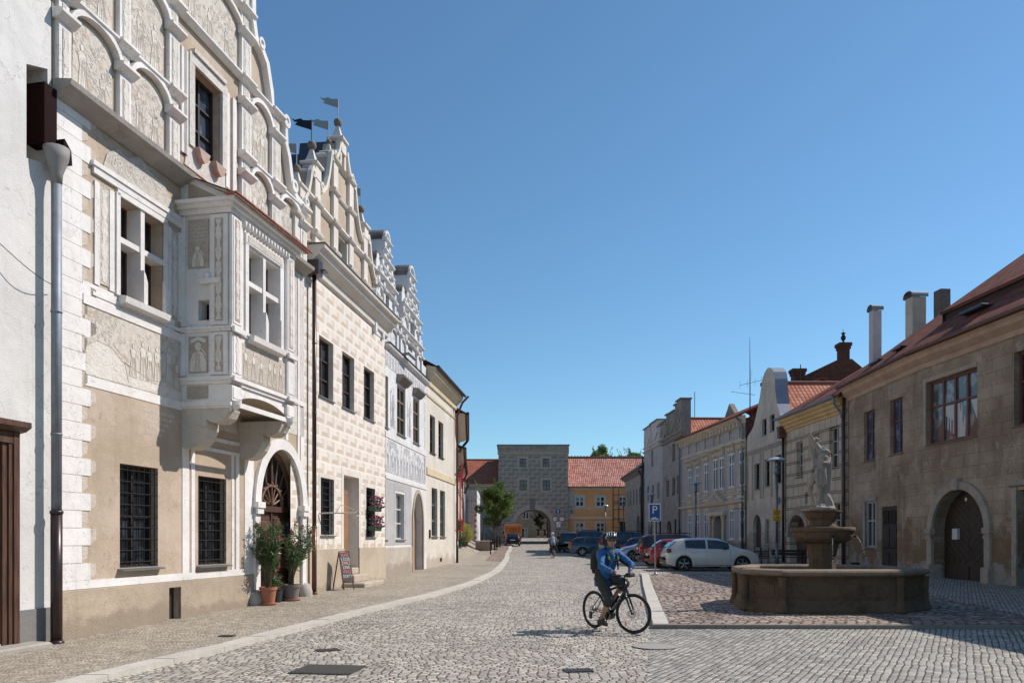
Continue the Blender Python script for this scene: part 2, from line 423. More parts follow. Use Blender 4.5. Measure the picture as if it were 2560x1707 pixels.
# ---------------- house frame
class House:
    def __init__(s,name,p0,p1,label,cat='house',group=None):
        s.p0=Vector(p0);d=Vector(p1)-s.p0;s.L=d.length;s.d=d.normalized()
        s.root=empty(name,(p0[0],p0[1],0),math.atan2(d.y,d.x),label,cat,group)
    def pt(s,px,py,off=0):
        a=(px-CX)/F;o=Vector((s.d.y,-s.d.x));q=s.p0+o*off
        t=(a*q.y-q.x)/(s.d.x-a*s.d.y);Y=q.y+s.d.y*t
        return t,H+(HY-py)*Y/F
    def S(s,px,off=0): return s.pt(px,0,off)[0]
    def gnd(s,t):
        p=s.p0+s.d*t;return gz(p.y,p.x)
    def world(s,x,y,z=0):
        p=s.p0+s.d*x+Vector((-s.d.y,s.d.x))*y;return (p.x,p.y,z)
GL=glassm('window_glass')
def window(h,s0,s1,z0,z1,rec=.2,fm=None,fw=.06,cols=2,rows=(.35,),sill=None,sillm=None,grille=None,gm=None,label=None,y=0,name='window',gl=None,sash=.03):
    root=h.root if hasattr(h,'root') else h
    fm=fm or MATS['frame_brown'];mb=MB();yf=y+rec
    mb.box(s0,s0+fw,yf-.05,yf+.04,z0,z1);mb.box(s1-fw,s1,yf-.05,yf+.04,z0,z1)
    mb.box(s0+fw,s1-fw,yf-.05,yf+.04,z0,z0+fw);mb.box(s0+fw,s1-fw,yf-.05,yf+.04,z1-fw,z1)
    xs=[s0+fw+(s1-s0-2*fw)*k/cols for k in range(cols+1)];zr=[z0+fw]+[z0+(z1-z0)*r for r in rows]+[z1-fw]
    for x in xs[1:-1]: mb.box(x-fw*.55,x+fw*.55,yf-.045,yf+.03,z0+fw,z1-fw)
    for zz in zr[1:-1]:
        for a,b in zip(xs,xs[1:]): mb.box(a+(0 if a==xs[0] else fw*.55),b-(0 if b==xs[-1] else fw*.55),yf-.040,yf+.03,zz-fw*.4,zz+fw*.4)
    fr=mb.build(name,fm,root,label=label)
    pb=MB();rr=random.Random(int(s0*977+z0*131))
    for a,b in zip(xs,xs[1:]):
        for e,f in zip(zr,zr[1:]):
            tx,tz=rr.uniform(-.006,.006),rr.uniform(-.006,.006);pb.face([(a,yf+.014-tx-tz,e),(b,yf+.014+tx-tz,e),(b,yf+.014+tx+tz,f),(a,yf+.014-tx+tz,f)])
    pb.build('pane',gl or GL,fr)
    if sill:
        m2=MB();m2.sweep([(y-sill,z0-.05),(y-sill,z0-.025),(yf-.06,z0+.012),(yf-.06,z0-.05)],s0-.06,s1+.06);m2.build('sill',sillm or MATS['sill_grey'],fr)
    if grille:
        nx,nz,gy=grille;g=MB()
        for k in range(nx): 
            x=s0+(s1-s0)*(k+.5)/nx;g.tube([(x,gy+y,z0+.02),(x,gy+y,z1-.02)],.011,6)
        for k in range(nz):
            zz=z0+(z1-z0)*(k+.5)/nz;g.tube([(s0,gy+y-.012,zz),(s1,gy+y-.012,zz)],.011,6)
        g.build('grille',gm or MATS['iron'],fr)
    return fr
def downpipe(root,x,y,z0,z1,mats,r=.055,top=None,split=None,name='downpipe'):
    mb=MB();zs=split or z0
    if split: mb.tube([(x,y,z0),(x,y,split)],r*1.12,12,m=1);mb.lathe([(r*1.3,0),(r*1.3,.05)],x,y,12,cz=split-.02,m=1)
    mb.tube([(x,y,zs),(x,y,z1)]+(top or []),r,12,m=0)
    zz=zs+1.2
    while zz<z1-.3: mb.lathe([(r*1.14,0),(r*1.14,.03)],x,y,12,cz=zz,m=0);zz+=1.9
    mb.lathe([(r*1.1,0),(r*1.5,.03),(r*1.5,.09),(r*1.1,.12)],x,y,12,cz=z0,m=1 if split else 0)
    return mb.build(name,mats,root,smooth=True)
# shared materials
simple('frame_brown',(.055,.028,.02),.5);simple('frame_white',(.62,.60,.56),.5);simple('frame_red',(.14,.055,.045),.6,var=.3)
simple('frame_dark',(.03,.022,.018),.5);simple('sill_grey',(.22,.23,.24),.5,.6);simple('iron',(.018,.017,.017),.5,.5)
simple('zinc',(.22,.245,.27),.62,.6,var=.35);simple('pipe_brown',(.045,.028,.026),.35,.3,var=.3);simple('pipe_red',(.16,.045,.035),.4,.2);simple('copper',(.13,.06,.04),.4,.5,var=.3)
simple('white_lime',(.74,.71,.66),.9,var=.08,sc=2);simple('stone_grey',(.34,.32,.29),.85,var=.2,bump=.01)
# ================= ground
def sheet(name,fl,fr,Y0,Y1,dz,mat,step=1.,skirt=0,nx=2,kind='structure',label=None):
    mb=MB();n=max(1,int(round((Y1-Y0)/step)));rows=[]
    for i in range(n+1):
        Y=Y0+(Y1-Y0)*i/n;a=fl(Y);b=fr(Y);rows.append([mb.P((a+(b-a)*k/nx,Y,gz(Y,a+(b-a)*k/nx)+dz)) for k in range(nx+1)])
    for a,b in zip(rows,rows[1:]):
        for k in range(nx): mb.fi([a[k],a[k+1],b[k+1],b[k]])
    if skirt:
        def sk(ids,flip):
            low=[mb.P(mb.v[i]-Vector((0,0,skirt))) for i in ids]
            for k in range(len(ids)-1):
                q=[ids[k],ids[k+1],low[k+1],low[k]];mb.fi(q[::-1] if flip else q)
        sk([r[0] for r in rows],False);sk([r[-1] for r in rows],True);sk(rows[0],True);sk(rows[-1],False)
    o=mb.build(name,mat);tag(o,label,None,None,kind);return o
def curve(pts):
    pts=sorted(pts,key=lambda p:p[1])
    def f(Y):
        if Y<=pts[0][1]:
            (x0,y0),(x1,y1)=pts[0],pts[1];return x0+(x1-x0)*(Y-y0)/(y1-y0)
        for (x0,y0),(x1,y1) in zip(pts,pts[1:]):
            if Y<=y1:return x0+(x1-x0)*(Y-y0)/(y1-y0)
        return pts[-1][0]
    return f
M_road=cobble('road_setts',.125,.105,[(.33,.295,.25),(.45,.41,.355),(.49,.43,.355)],(.13,.11,.085),arc=.42,period=1.7,bump=.015,jw=.15)
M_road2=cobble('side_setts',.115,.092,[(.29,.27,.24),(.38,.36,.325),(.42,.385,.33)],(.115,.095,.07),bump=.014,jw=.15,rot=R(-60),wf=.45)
M_pave=cobble('pavement_setts',.062,.055,[(.34,.29,.225),(.48,.42,.335),(.26,.22,.175)],(.15,.125,.09),bump=.006,jw=.16)
M_isl=cobble('field_stones',.21,.15,[(.29,.205,.165),(.43,.335,.275),(.46,.39,.33)],(.11,.08,.06),bump=.045,jw=.26)
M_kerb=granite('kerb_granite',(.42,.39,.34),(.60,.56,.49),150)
M_soil=stucco('soil',(.14,.12,.09),(.2,.17,.13),.2)
kp=[gp(*p) for p in [(245,1707),(375,1671),(506,1644),(604,1616.6),(702,1589.4),(784,1567.7),(887,1540.5),(996,1513),(1094,1489),(1186,1461.6),(1246,1431.6),(1262,1415),(1273,1396)]]
kp+=[(-.25,66),(-.05,75),(-.02,84),(.6,94)]
kp=[(kp[0][0]-2.2*(kp[1][0]-kp[0][0]),kp[0][1]-2.2*(kp[1][1]-kp[0][1]))]+kp
KX=curve(kp)
gb=MB()
ys=[-500,-100,-20,0]+list(range(4,124,4))+[160,250,500,1200,2500];xs=[-2500,-400,-60,-20,-6,-4,-3,0,8,16,30,80,400,2500]
rows=[[gb.P((x,y,gz(y,x)-.06)) for x in xs] for y in ys]
for a,b in zip(rows,rows[1:]):
    for k in range(len(xs)-1): gb.fi([a[k],a[k+1],b[k+1],b[k]])
tag(gb.build('ground',M_soil),'bare earth ground sheet that runs out beyond the town',None,None,'structure')
sheet('road',lambda Y:-9. if Y<4 else KX(Y)-.1,lambda Y:19.,-10,126,0,M_road,2,nx=10,label='grey setts laid in arcs down the middle of the street')
KW=.30
# left kerb: granite slabs
kb=MB();Y=kp[0][1]
pts=[];y=7.2
while y<93: pts.append(y);y+=.9+.25*random.random()+(y/60)
for a,b in zip(pts,pts[1:]):
    A=[(KX(a)-KW,a),(KX(a),a),(KX(b)-0,b-.012),(KX(b)-KW,b-.012)];t=random.uniform(-.006,.006)
    top=[kb.P((p[0],p[1],gz(p[1],0)+.075+t)) for p in A];bot=[kb.P((p[0],p[1],gz(p[1],0)-.05)) for p in A];kb.fi(top)
    for k in range(4): kb.fi([top[k],bot[k],bot[(k+1)%4],top[(k+1)%4]])
tag(kb.build('kerb',M_kerb),'pale granite kerb stones curving along the left pavement',None,None,'structure')
sheet('pavement',lambda Y:-12. if Y<40 else -7.,lambda Y:KX(Y)-KW-.004 if Y<46 else min(KX(Y)-KW-.004,-1.6-.0*(Y)) ,-4,95,.068,M_pave,1,skirt=.12,nx=8,label='fine setts of the left pavement below the house fronts')
sheet('tree_strip',lambda Y:-1.596 ,lambda Y:max(-1.59,KX(Y)-KW-.004),46,95,.066,M_isl,1,skirt=.12,nx=2,label='reddish cobble strip with the young trees beside the left kerb')
# right side island of rough cobbles round the fountain
IL=curve([(2.62,14.45),(3.3,19),(4.2,25),(5.15,31.)])
IR=curve([(13.2,14.0),(10.4,15.9),(10.4,16.),(11.3,21.3),(13.2,31.)])
sheet('cobble_island',lambda Y:IL(Y)+.3,lambda Y:17. if Y<15.2 else (11.0 if Y<16 else IR(Y)),14.55,31,.07,M_isl,.5,skirt=.12,nx=8,label='rough reddish cobbles around the fountain')
kb=MB();y=14.52
while y<31:
    L=.95;a,b=y,y+L-.012;A=[(IL(a),a),(IL(a)+.29,a),(IL(b)+.29,b),(IL(b),b)]
    top=[kb.P((p[0],p[1],gz(p[1])+.085)) for p in A];bot=[kb.P((p[0],p[1],gz(p[1])-.05)) for p in A];kb.fi(top)
    for k in range(4): kb.fi([top[k],bot[k],bot[(k+1)%4],top[(k+1)%4]])
    y+=L
tag(kb.build('kerb',M_kerb),'pale granite kerb stones up the left edge of the fountain cobbles',None,None,'structure');kb=MB()
x=2.6
while x<18:
    L=1.3+.3*random.random();yy=lambda q:14.5-(q-2.6)*.012
    A=[(x,yy(x)-.09),(x+L-.01,yy(x+L)-.09),(x+L-.01,yy(x+L)+.015),(x,yy(x)+.015)]
    top=[kb.P((p[0],p[1],gz(p[1])+.078)) for p in A];bot=[kb.P((p[0],p[1],gz(p[1])-.05)) for p in A];kb.fi(top)
    for k in range(4): kb.fi([top[k],bot[k],bot[(k+1)%4],top[(k+1)%4]])
    x+=L
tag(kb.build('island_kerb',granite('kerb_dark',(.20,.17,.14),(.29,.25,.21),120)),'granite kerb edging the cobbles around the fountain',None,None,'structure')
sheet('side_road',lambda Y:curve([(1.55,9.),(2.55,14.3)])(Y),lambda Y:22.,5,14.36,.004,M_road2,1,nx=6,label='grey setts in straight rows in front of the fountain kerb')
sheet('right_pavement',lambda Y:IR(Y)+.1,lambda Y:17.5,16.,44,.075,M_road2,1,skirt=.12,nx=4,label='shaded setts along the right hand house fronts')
# drain covers
def cover(name,c,sx,sy,rz,label,rnd=False,col='iron_cover'):
    m=simple('iron_cover',(.085,.078,.072),.55,.5) if col=='iron_cover' else simple('concrete_cover',(.30,.28,.25),.8)
    g=MB();z=gz(c[1])+.012+(.07 if 'pavement' in label else 0)
    if rnd:
        g.lathe([(sx,0),(sx,.006),(sx*.93,.008),(sx*.93,.004),(.001,.004)],0,0,28)
    else:
        g.box(-sx,sx,-sy,sy,-.02,.004)
        n=int(sx*2/.05)
        for k in range(n): x=-sx+.03+k*.05;g.box(x,x+.025,-sy+.03,sy-.03,.004,.009)
    o=g.build(name,m,loc=(c[0],c[1],z));o.rotation_euler=(0,0,rz);tag(o,label,'drain cover');return o
cover('drain_cover',gp(820,1674),.40,.34,R(-8),'large rectangular iron cover in the setts at bottom centre left')
cover('drain_cover',gp(820,1625),.17,.12,R(30),'small rounded iron cover beyond the large rectangular cover')
cover('drain_cover',gp(1445,1676),.18,.12,R(10),'small square iron grate in the setts at bottom middle')
cover('drain_cover',gp(568,1600),.12,.09,R(0),'little iron lid in the left pavement setts near the kerb')
cover('manhole_cover',gp(1638,1616),.36,.36,0,'round concrete manhole cover in front of the island kerb',True,'c')
# ================= left hand houses
WH=(.78,.75,.72);WH2=(.70,.665,.63);BE=(.51,.41,.325);BE2=(.42,.335,.25)
M_beige=stucco('beige_plaster',BE,(.42,.33,.24),.8,.004,gr=.3,grain=35)
M_white=stucco('white_plaster',WH,WH2,.9,.004)
M_whiteA=stucco('white_wall_plaster',(.70,.68,.65),(.62,.60,.57),.5,.006)
M_relief=sgraff('sgraffito_scene',(.53,.44,.345),(.66,.60,.525),(.50,.42,.335),5.2,.42)
M_orn=sgraff('sgraffito_ornament',(.56,.48,.39),(.71,.66,.59),(.50,.43,.35),11.,.44)
M_soft=sgraff('sgraffito_soft',(.62,.56,.48),(.72,.68,.62),(.55,.48,.40),7.,.42)
M_plinth=stucco('plinth_plaster',(.46,.375,.28),(.39,.32,.24),.6,.006,dirt=(.27,.22,.165),dz=(0,.5),gr=.25,grain=35)
M_roofr=tiles('roof_tiles_red',(.30,.10,.06),(.40,.16,.09),.18,.30)
M_slate=simple('slate_sheet',(.045,.055,.08),.4,var=.3,spec=.5)
M_door=wood('door_wood_dark',(.06,.030,.02),(.11,.055,.034));M_doorp=wood('door_wood_panel',(.09,.045,.028),(.16,.085,.055))
M_oak=wood('door_wood_oak',(.24,.12,.055),(.34,.18,.085))
M_fig=stucco('figure_lime',(.71,.665,.60),(.65,.60,.53),3.,.006);M_line=simple('scratched_line',(.48,.40,.32),.9)
def blob(cx,cz,rx,rz,n=12): return [(cx+rx*math.cos(2*math.pi*k/n),cz+rz*math.sin(2*math.pi*k/n)) for k in range(n)]
def figure(fw,fl,x,z,h,rn,y=-.012,bust=False):
    ln=rn.uniform(-.06,.06)*h
    def q(a,b): return (x+a*h+ln*b,z+b*h)
    if bust: body=[q(-.30,0),q(.30,0),q(.30,.30),q(.20,.58),q(.07,.66),q(-.07,.66),q(-.20,.58),q(-.30,.3)];hd=blob(*q(0,.80),.12*h,.15*h)
    else: body=[q(-.15,0),q(.16,0),q(.12,.3),q(.08,.55),q(.12,.78),q(.04,.84),q(-.04,.84),q(-.12,.78),q(-.08,.55),q(-.12,.3)];hd=blob(*q(0,.91),.05*h,.07*h)
    fw.prism(body,y-.006,y);fw.prism(hd,y-.008,y)
    sg=rn.choice((-1,1));k=.5 if bust else 1
    rib(fw,[q(sg*.12,.74),q(sg*.22,.60),q(sg*.28,.70 if rn.random()<.5 else .5)],.045*h,y-.005,y)
    for a in ((-.08,.0,.0),(-.02,.02,.0),(.06,.05,-.02),(.11,.07,0)) : rib(fl,[q(a[0],.02),q(a[0]*.7+a[1]*.3,.3),q(a[0]*.45,.58)],.009,y-.010,y-.004)
    o=[(p[0],p[1]) for p in body]+[body[0]];rib(fl,o,.010,y-.009,y+.0);rib(fl,hd+[hd[0]],.008,y-.010,y)
def spiral(mb,cx,cz,r,rn,y,wd=.014,tr=1.6):
    a0=rn.uniform(0,6.28);sg=rn.choice((-1,1));pts=[(cx+r*(1-t/18*.85)*math.cos(a0+sg*t/18*tr*6.28),cz+r*(1-t/18*.85)*math.sin(a0+sg*t/18*tr*6.28)) for t in range(17)];rib(mb,pts,wd,y-.006,y)
def foliage_panel(mb,x0,x1,z0,z1,rn,y=-.018,r=.09,inside=None):
    for k in range(int((x1-x0)*(z1-z0)/(r*r*4.2))+1):
        x=rn.uniform(x0+r,max(x0+r,x1-r));z=rn.uniform(z0+r,max(z0+r,z1-r))
        if inside and not inside(x,z): continue
        spiral(mb,x,z,rn.uniform(.55,1)*r,rn,y)
def candelabra(mb,xc,z0,z1,w_,y,rn):
    n=int((z1-z0)/.035);L_=[];ph=rn.uniform(0,6)
    for k in range(n+1):
        z=z0+(z1-z0)*k/n;a=abs(math.sin(z*9+ph))*.55+abs(math.sin(z*23+ph))*.35+.1;L_.append((w_*.5*a,z))
    mb.prism([(xc+a,z) for a,z in L_]+[(xc-a,z) for a,z in L_[::-1]],y-.005,y)
def panel(mb,s0,s1,z0,z1,y,m,t=.012):
    mb.box(s0,s1,y-t,y+.05,z0,z1,m)
# ---------------- far left white house
L0=House('townhouse',(-7.22-.1974*9,12.46-9),(-7.22-.0355,12.46-.180),'smooth white plastered house cut off at the far left, brown door at its foot')
LL=L0.L
def l0(px,py=0,off=0): return L0.pt(px,py,off)
mb=MB();ds=l0(41)[0]-.15
niche=[(l0(66)[0],l0(66,395)[1]),(l0(119)[0],7.55),(l0(119)[0],l0(124,180)[1]+.02),(l0(66)[0],l0(66,160)[1])]
mb.wall([(0,-.3),(LL,-.3),(LL,19),(0,19)],[rect(ds-1.5,ds,.16,3.12),niche],0,[.35,.5],0)
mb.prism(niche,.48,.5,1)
mb.box(ds-1.9,ds+.2,.34,.36,0,3.4,1)
mb.box(0,LL,.5,9,-.3,18.9,0)
mb.build('wall',[M_whiteA,simple('niche_dark',(.035,.018,.014),.8)],L0.root)  # niche back coloured dark to stand for the shade inside
mb=MB();mb.box(ds+.14,LL-.02,-.02,.0,-.3,.62);mb.build('plinth',stucco('grey_plinth',(.17,.165,.16),(.21,.2,.19),1,.005),L0.root)
mb=MB()
for a,b,y in ((0,.10,-.07),(.10,.17,-.045),(.17,.26,-.02)):
    mb.box(ds+.14-b,ds+.14-a,y,.34,.1,3.12+.16-a)
mb.sweep([(-.10,3.28),(-.20,3.34),(-.20,3.42),(0,3.44),(0,3.26)],ds-1.9,ds+.22)
mb.box(ds-1.7,ds+.14,-.06,.1,3.10,3.26)
mb.box(ds-1.5,ds,.2,.26,.2,3.1)
for k in range(4): mb.bbox(ds-.62,ds-.12,.17,.21,.35+k*.68,.9+k*.68,.02)
mb.build('door',M_door,L0.root)
mb=MB();mb.bbox(ds-1.9,ds+.42,-.38,-.002,-.2,.14,.03);mb.build('doorstep',granite('step_stone',(.30,.27,.23),(.40,.37,.32)),L0.root)
# ---------------- big sgraffito house
L1=House('gabled_house',(-7.22,12.46),(-5.71,20.11),'tall white and beige sgraffito house with oriel window, arched portal and ornate curved gable')
g1=L1.gnd;S=lambda px:L1.S(px)
Lw=8.55;P1=-.12
CZ=8.90
GZ=[10.0,10.41,11.62,12.15,13.2,13.75]
wins=[rect(1.39,2.45,1.17,3.03),rect(3.75,4.80,1.14,3.0)]
upw=rect(1.35,2.61,6.0,7.74)
portal=arch(6.16,8.35,-.02,2.5,1.42)
gw=rect(3.54,4.55,9.7,11.35)
cell=rect(2.74,3.12,-.0,.74)
# gable outline (s,z)
gab=[(-.16,CZ),(-.16,14.1),(.4,14.6),(1.0,16.2),(2.2,16.6),(2.6,18.3),(3.6,18.9),(4.5,18.3),(4.9,16.6),(5.45,16.1),(5.68,15.2),(5.72,13.7),(5.85,13.3),(6.1,13.25),(6.35,13.05),(6.55,12.5),(6.62,12.15),(7.28,12.12),(7.30,11.6),(7.45,11.35),(7.55,11.0),(7.62,10.75),(7.85,10.5),(8.35,10.42),(8.62,10.35),(8.62,CZ)]
mb=MB()
mb.wall([(-.16,-.3),(Lw,-.3),(Lw,CZ)]+gab[::-1][1:-1]+[(-.16,CZ)],wins+[upw,portal,gw,cell],0,[.22,.22,.30,.34,.28,.25],0,back=.9)
mb.box(0,Lw,.9,9,-.3,8.8,0)
mb.build('wall',[M_beige],L1.root)
# plinth and bands
mb=MB();
pl=[(-.02,-.3),(5.95,-.3),(5.95,.845),(-.02,.845)]
mb.wall(pl,[rect(2.74,3.12,-.05,.74)],-.035,.06,0);mb.face([(5.95,-.035,-.3),(5.95,0,-.3),(5.95,0,.845),(5.95,-.035,.845)]);mb.face([(-.02,-.035,.845),(5.95,-.035,.845),(5.95,0,.86),(-.02,0,.86)])
mb.build('plinth',M_plinth,L1.root)
mb=MB();mb.box(2.76,3.10,.12,.14,0,.72);mb.build('cellar_hatch',MATS['frame_dark'],L1.root)
mb=MB()
mb.box(-.02,5.93,-.022,.02,.862,1.0);mb.box(.5,3.2,-.012,.02,4.25,4.42);mb.box(.48,3.2,-.03,.02,5.60,5.76)
mb.box(.48,2.95,-.012,.02,5.76,5.98)
# quoins
z=1.0;k=0
while z<CZ-.05:
    hq=.29;wq=.46 if k%2 else .66
    mb.box(-.155,wq,-.014,.02,z+.004,min(z+hq-.004,CZ-.05));z+=hq;k+=1
# strips beside the lower windows, under the oriel
for a,b in ((3.2,3.42),(3.50,3.62),(5.0,5.1),(5.18,5.32),(5.55,5.95)): mb.box(a,b,-.014,.02,1.0,3.55)
mb.box(3.2,5.4,-.02,.02,3.55,3.62);mb.box(3.45,5.3,-.03,.02,3.78,3.86)
# wide white field right of the portal and between gable parts
mb.box(8.36,Lw,-.010,.02,-.3,5.2)
mb.build('white_bands',M_white,L1.root)
mb=MB()
z=1.0;k=0
while z<CZ-.1:
    wq=.46 if k%2 else .66
    mb.prism([(wq,z+.02),(wq+.13,z+.10),(wq+.13,z+.27),(wq,z+.28)],-.012,.02);z+=.29;k+=1
mb.build('quoin_facet_strip',stucco('quoin_facet',(.56,.50,.42),(.50,.44,.36),3,gr=.4,grain=30),L1.root)  # beige facets drawn beside the white quoins
mb=MB();mb.box(.52,3.18,-.012,.02,4.42,5.60);mb.build('frieze_scene',M_relief,L1.root)
rn=random.Random(2);fw=MB();fl=MB()
fw.prism([(.55,4.44),(1.6,4.44),(1.5,4.8),(1.15,5.02),(.8,5.06),(.55,4.9)],-.018,-.012);rib(fl,[(.55,4.9),(.8,5.06),(1.15,5.02),(1.5,4.8),(1.6,4.5)],.012,-.022,-.012)
fw.prism([(1.5,4.44),(3.15,4.44),(3.15,4.60),(2.7,4.72),(2.2,4.66),(1.7,4.78)],-.017,-.012);rib(fl,[(1.5,4.84),(1.7,4.78),(2.2,4.66),(2.7,4.72),(3.15,4.60)],.011,-.022,-.012)
foliage_panel(fw,.6,1.35,5.0,5.58,rn,-.012,.06)
for k,(x,h) in enumerate(((1.72,.62),(2.02,.72),(2.2,.68),(2.42,.72),(2.78,.80),(3.0,.60))): figure(fw,fl,x,4.62,h,rn)
fw.build('relief_figure',M_fig,L1.root);fl.build('frieze_lines',M_line,L1.root)
fl=MB();rn=random.Random(6)
for r_ in range(5):
    x=2.05;z=4.06-r_*.105
    while x<2.95-.1*r_:
        h=rn.uniform(.035,.06);rib(fl,[(x,z),(x+.004,z+h)],.009,-.004,.001)
        if rn.random()<.5: rib(fl,[(x,z+h),(x+.02,z+h-.01)],.008,-.004,.001)
        x+=rn.uniform(.018,.034)+(.03 if rn.random()<.12 else 0)
fl.build('faded_inscription',M_fig,L1.root)
# aedicule round the upper window
mb=MB()
for a,b in ((.74,.86),(1.10,1.22),(2.74,2.82),(3.05,3.14)): mb.box(a,b,-.03,.02,6.0,7.75)
mb.box(.70,3.16,-.05,.02,7.86,7.98);mb.box(.66,3.18,-.075,.02,7.98,8.06);mb.box(1.28,2.68,-.05,.02,7.74,7.84)
for a,b in ((1.25,1.35),(2.61,2.70)): mb.box(a,b,-.05,.02,5.98,7.78)
mb.box(.70,3.16,-.03,.02,5.80,5.86)
mb.build('window_surround',M_white,L1.root)
mb=MB();mb.box(.87,1.09,-.018,.02,6.05,7.72);mb.box(2.83,3.04,-.018,.02,6.05,7.72)
rn=random.Random(4);fw=MB();candelabra(fw,.98,6.1,7.65,.18,-.018,rn);candelabra(fw,2.94,6.1,7.65,.17,-.018,rn);foliage_panel(fw,1.1,2.8,8.1,8.5,rn,-.02,.10);fw.build('candelabra',M_fig,L1.root)
sc=[(.95,8.07),(1.05,8.35),(1.3,8.55),(1.6,8.52),(1.9,8.72),(2.2,8.55),(2.6,8.5),(2.85,8.3),(2.95,8.07)]
mb.prism(sc,-.02,.02);mb.build('scroll_ornament',M_orn,L1.root)
def crosswin(h,s0,s1,z0,z1,y,zc,root,rec=.3):
    mb=MB();c=(s0+s1)/2-.0
    mb.box(c-.055,c+.055,y-.02,y+rec,z0,z1);mb.box(s0,c-.055,y,y+rec,zc-.05,zc+.05);mb.box(c+.055,s1,y,y+rec,zc-.05,zc+.05)
    for xx in (c,s1): mb.prism([(xx-.055,z0),(xx+.055,z0),(xx+.055,z0+.42),(xx,z0+.55),(xx-.055,z0+.62)],y-.09,y-.021)
    fr=mb.build('window',M_white,root)
    w2=MB();yf=y+rec-.03
    for a,b in ((s0,c-.055),(c+.055,s1)):
        for e,f in ((z0,zc-.05),(zc+.05,z1)):
            for q in (rect(a,a+.045,e,f),rect(b-.045,b,e,f),rect(a+.045,b-.045,e,e+.045),rect(a+.045,b-.045,f-.045,f)): w2.box(q[0][0],q[1][0],yf,yf+.04,q[0][1],q[2][1])
    w2.build('casement',MATS['frame_brown'],fr)
    p=MB();p.face([(s0,yf+.03,z0),(s1,yf+.03,z0),(s1,yf+.03,z1),(s0,yf+.03,z1)]);p.build('pane',GL,fr)
    s_=MB();s_.sweep([(y-.16,z0-.14),(y-.18,z0-.03),(y-.02,z0),(y-.01,z0-.18)],s0-.02,s1+.02);s_.build('sill',M_white,fr)
crosswin(L1,1.35,2.61,6.0,7.74,0,7.0,L1.root)
window(L1,1.39,2.45,1.17,3.03,.2,MATS['frame_dark'],.05,2,(.5,),.12,grille=(7,9,.02))
window(L1,3.75,4.80,1.14,3.0,.2,MATS['frame_dark'],.05,2,(.5,),.12,grille=(7,9,.02))
window(L1,3.54,4.55,9.7,11.35,.22,MATS['frame_dark'],.05,2,(.33,.66),None,gl=glassm('leaded_glass',(.05,.065,.09),.12))
# gable relief: pilasters, caps, ledges and arches
cols=[(-.12,.14),(1.28,1.58),(2.68,3.0),(5.30,5.70),(6.68,7.10),(8.20,8.55)]
def top(s):       # height of the gable outline at s
    best=CZ
    for (a,za),(b,zb) in zip(gab,gab[1:]):
        if min(a,b)-.001<=s<=max(a,b)+.001:
            t=0 if abs(b-a)<1e-6 else (s-a)/(b-a);best=max(best,za+(zb-za)*t)
    return best
mp=MB();mo=MB();mc=MB();mfield=MB();gf=[]
tiers=[(CZ,10.0,10.41),(10.41,11.62,12.15),(12.15,13.2,13.75),(13.75,15.0,15.5)]
def cap(s0,s1,z,big=.0):
    mc.sweep([(-.10,z-.10),(-.22,z-.02),(-.22,z+.03),(-.02,z+.07),(-.02,z-.10)],s0-.07,s1+.07)
for ci,(a,b) in enumerate(cols):
    t=min(top(a+.02),top(b-.02))
    for (z0,z1,z2) in tiers:
        if t<z1-.1: break
        mp.box(a,b,-.09,.02,z0,z1-.1);mo.box(a+.07,b-.07,-.1,-.089,z0+.08,z1-.2)
        cap(a,b,z1)
        if t>=z2-.12:
            mp.box(a+.02,b-.02,-.07,.02,z1+.07,z2-.1);mo.box(a+.09,b-.09,-.08,-.069,z1+.1,z2-.15);cap(a,b,z2)
spans=[(0,1),(1,2),(2,3),(3,4),(4,5)]
for ti,(z0,z1,z2) in enumerate(tiers):
    for i,j in spans:
        a=cols[i][1];b=cols[j][0];m_=(a+b)/2
        if min(top(a),top(b))<z1+.1: continue
        if i==2:
            # window bay: ledges only above the window
            if ti==0: 
                for q in ((a+.12,a+.3),(3.2,3.34),(4.72,4.86),(5.0,5.14)): mp.box(q[0],q[1],-.05,.02,9.4,11.5)
                continue
        h_=min(.40,(b-a)*.42) 
        if not (i==2 and ti==1):
            archband(mc,a+.03,b-.03,z1+.0,.09,-.13,.02,h_-.06,12)
            f=MB()
            gf.append((a+.1,b-.1,z0+.06,z1+h_-.16))
            mfield.prism([(a+.1,z0+.06),(b-.1,z0+.06)]+[((a+b)/2+((b-a)/2-.12)*math.cos(math.pi*k/10),z1+(h_-.14)*math.sin(math.pi*k/10)) for k in range(11)],-.014,.02)
        if min(top(a+.1),top(b-.1))>=z2-.12:
            mc.sweep([(-.08,z2-.09),(-.16,z2-.02),(-.16,z2+.02),(-.01,z2+.05),(-.01,z2-.09)],a+.07,b-.07)
rn=random.Random(12);fw=MB();fl=MB()
for a,b,c,d in gf:
    m_=(a+b)/2;w_=(b-a)/2;zs=d-.3
    ins=lambda x,z:z<zs or ((x-m_)/w_)**2+((z-zs)/.32)**2<.8
    foliage_panel(fw,a,b,c,d,rn,-.014,.075,ins)
    for k in range(3 if b-a>1 else 2): figure(fw,fl,a+(b-a)*(k+.6)/(3.2 if b-a>1 else 2.2),c+.05,(d-c)*rn.uniform(.5,.72),rn,-.014)
fw.build('relief_figure',M_fig,L1.root);fl.build('gable_lines',M_line,L1.root)
fw=MB()
for a,b in cols:
    t=min(top(a+.02),top(b-.02))
    for (z0,z1,z2) in tiers:
        if t>=z1-.1: candelabra(fw,(a+b)/2,z0+.1,z1-.22,(b-a)*.5,-.100,rn)
fw.build('candelabra',M_fig,L1.root)
mp.build('pilaster',M_white,L1.root);mo.build('pilaster_ornament',M_orn,L1.root);mfield.build('gable_relief',M_relief,L1.root)
mc.build('gable_moulding',M_white,L1.root)
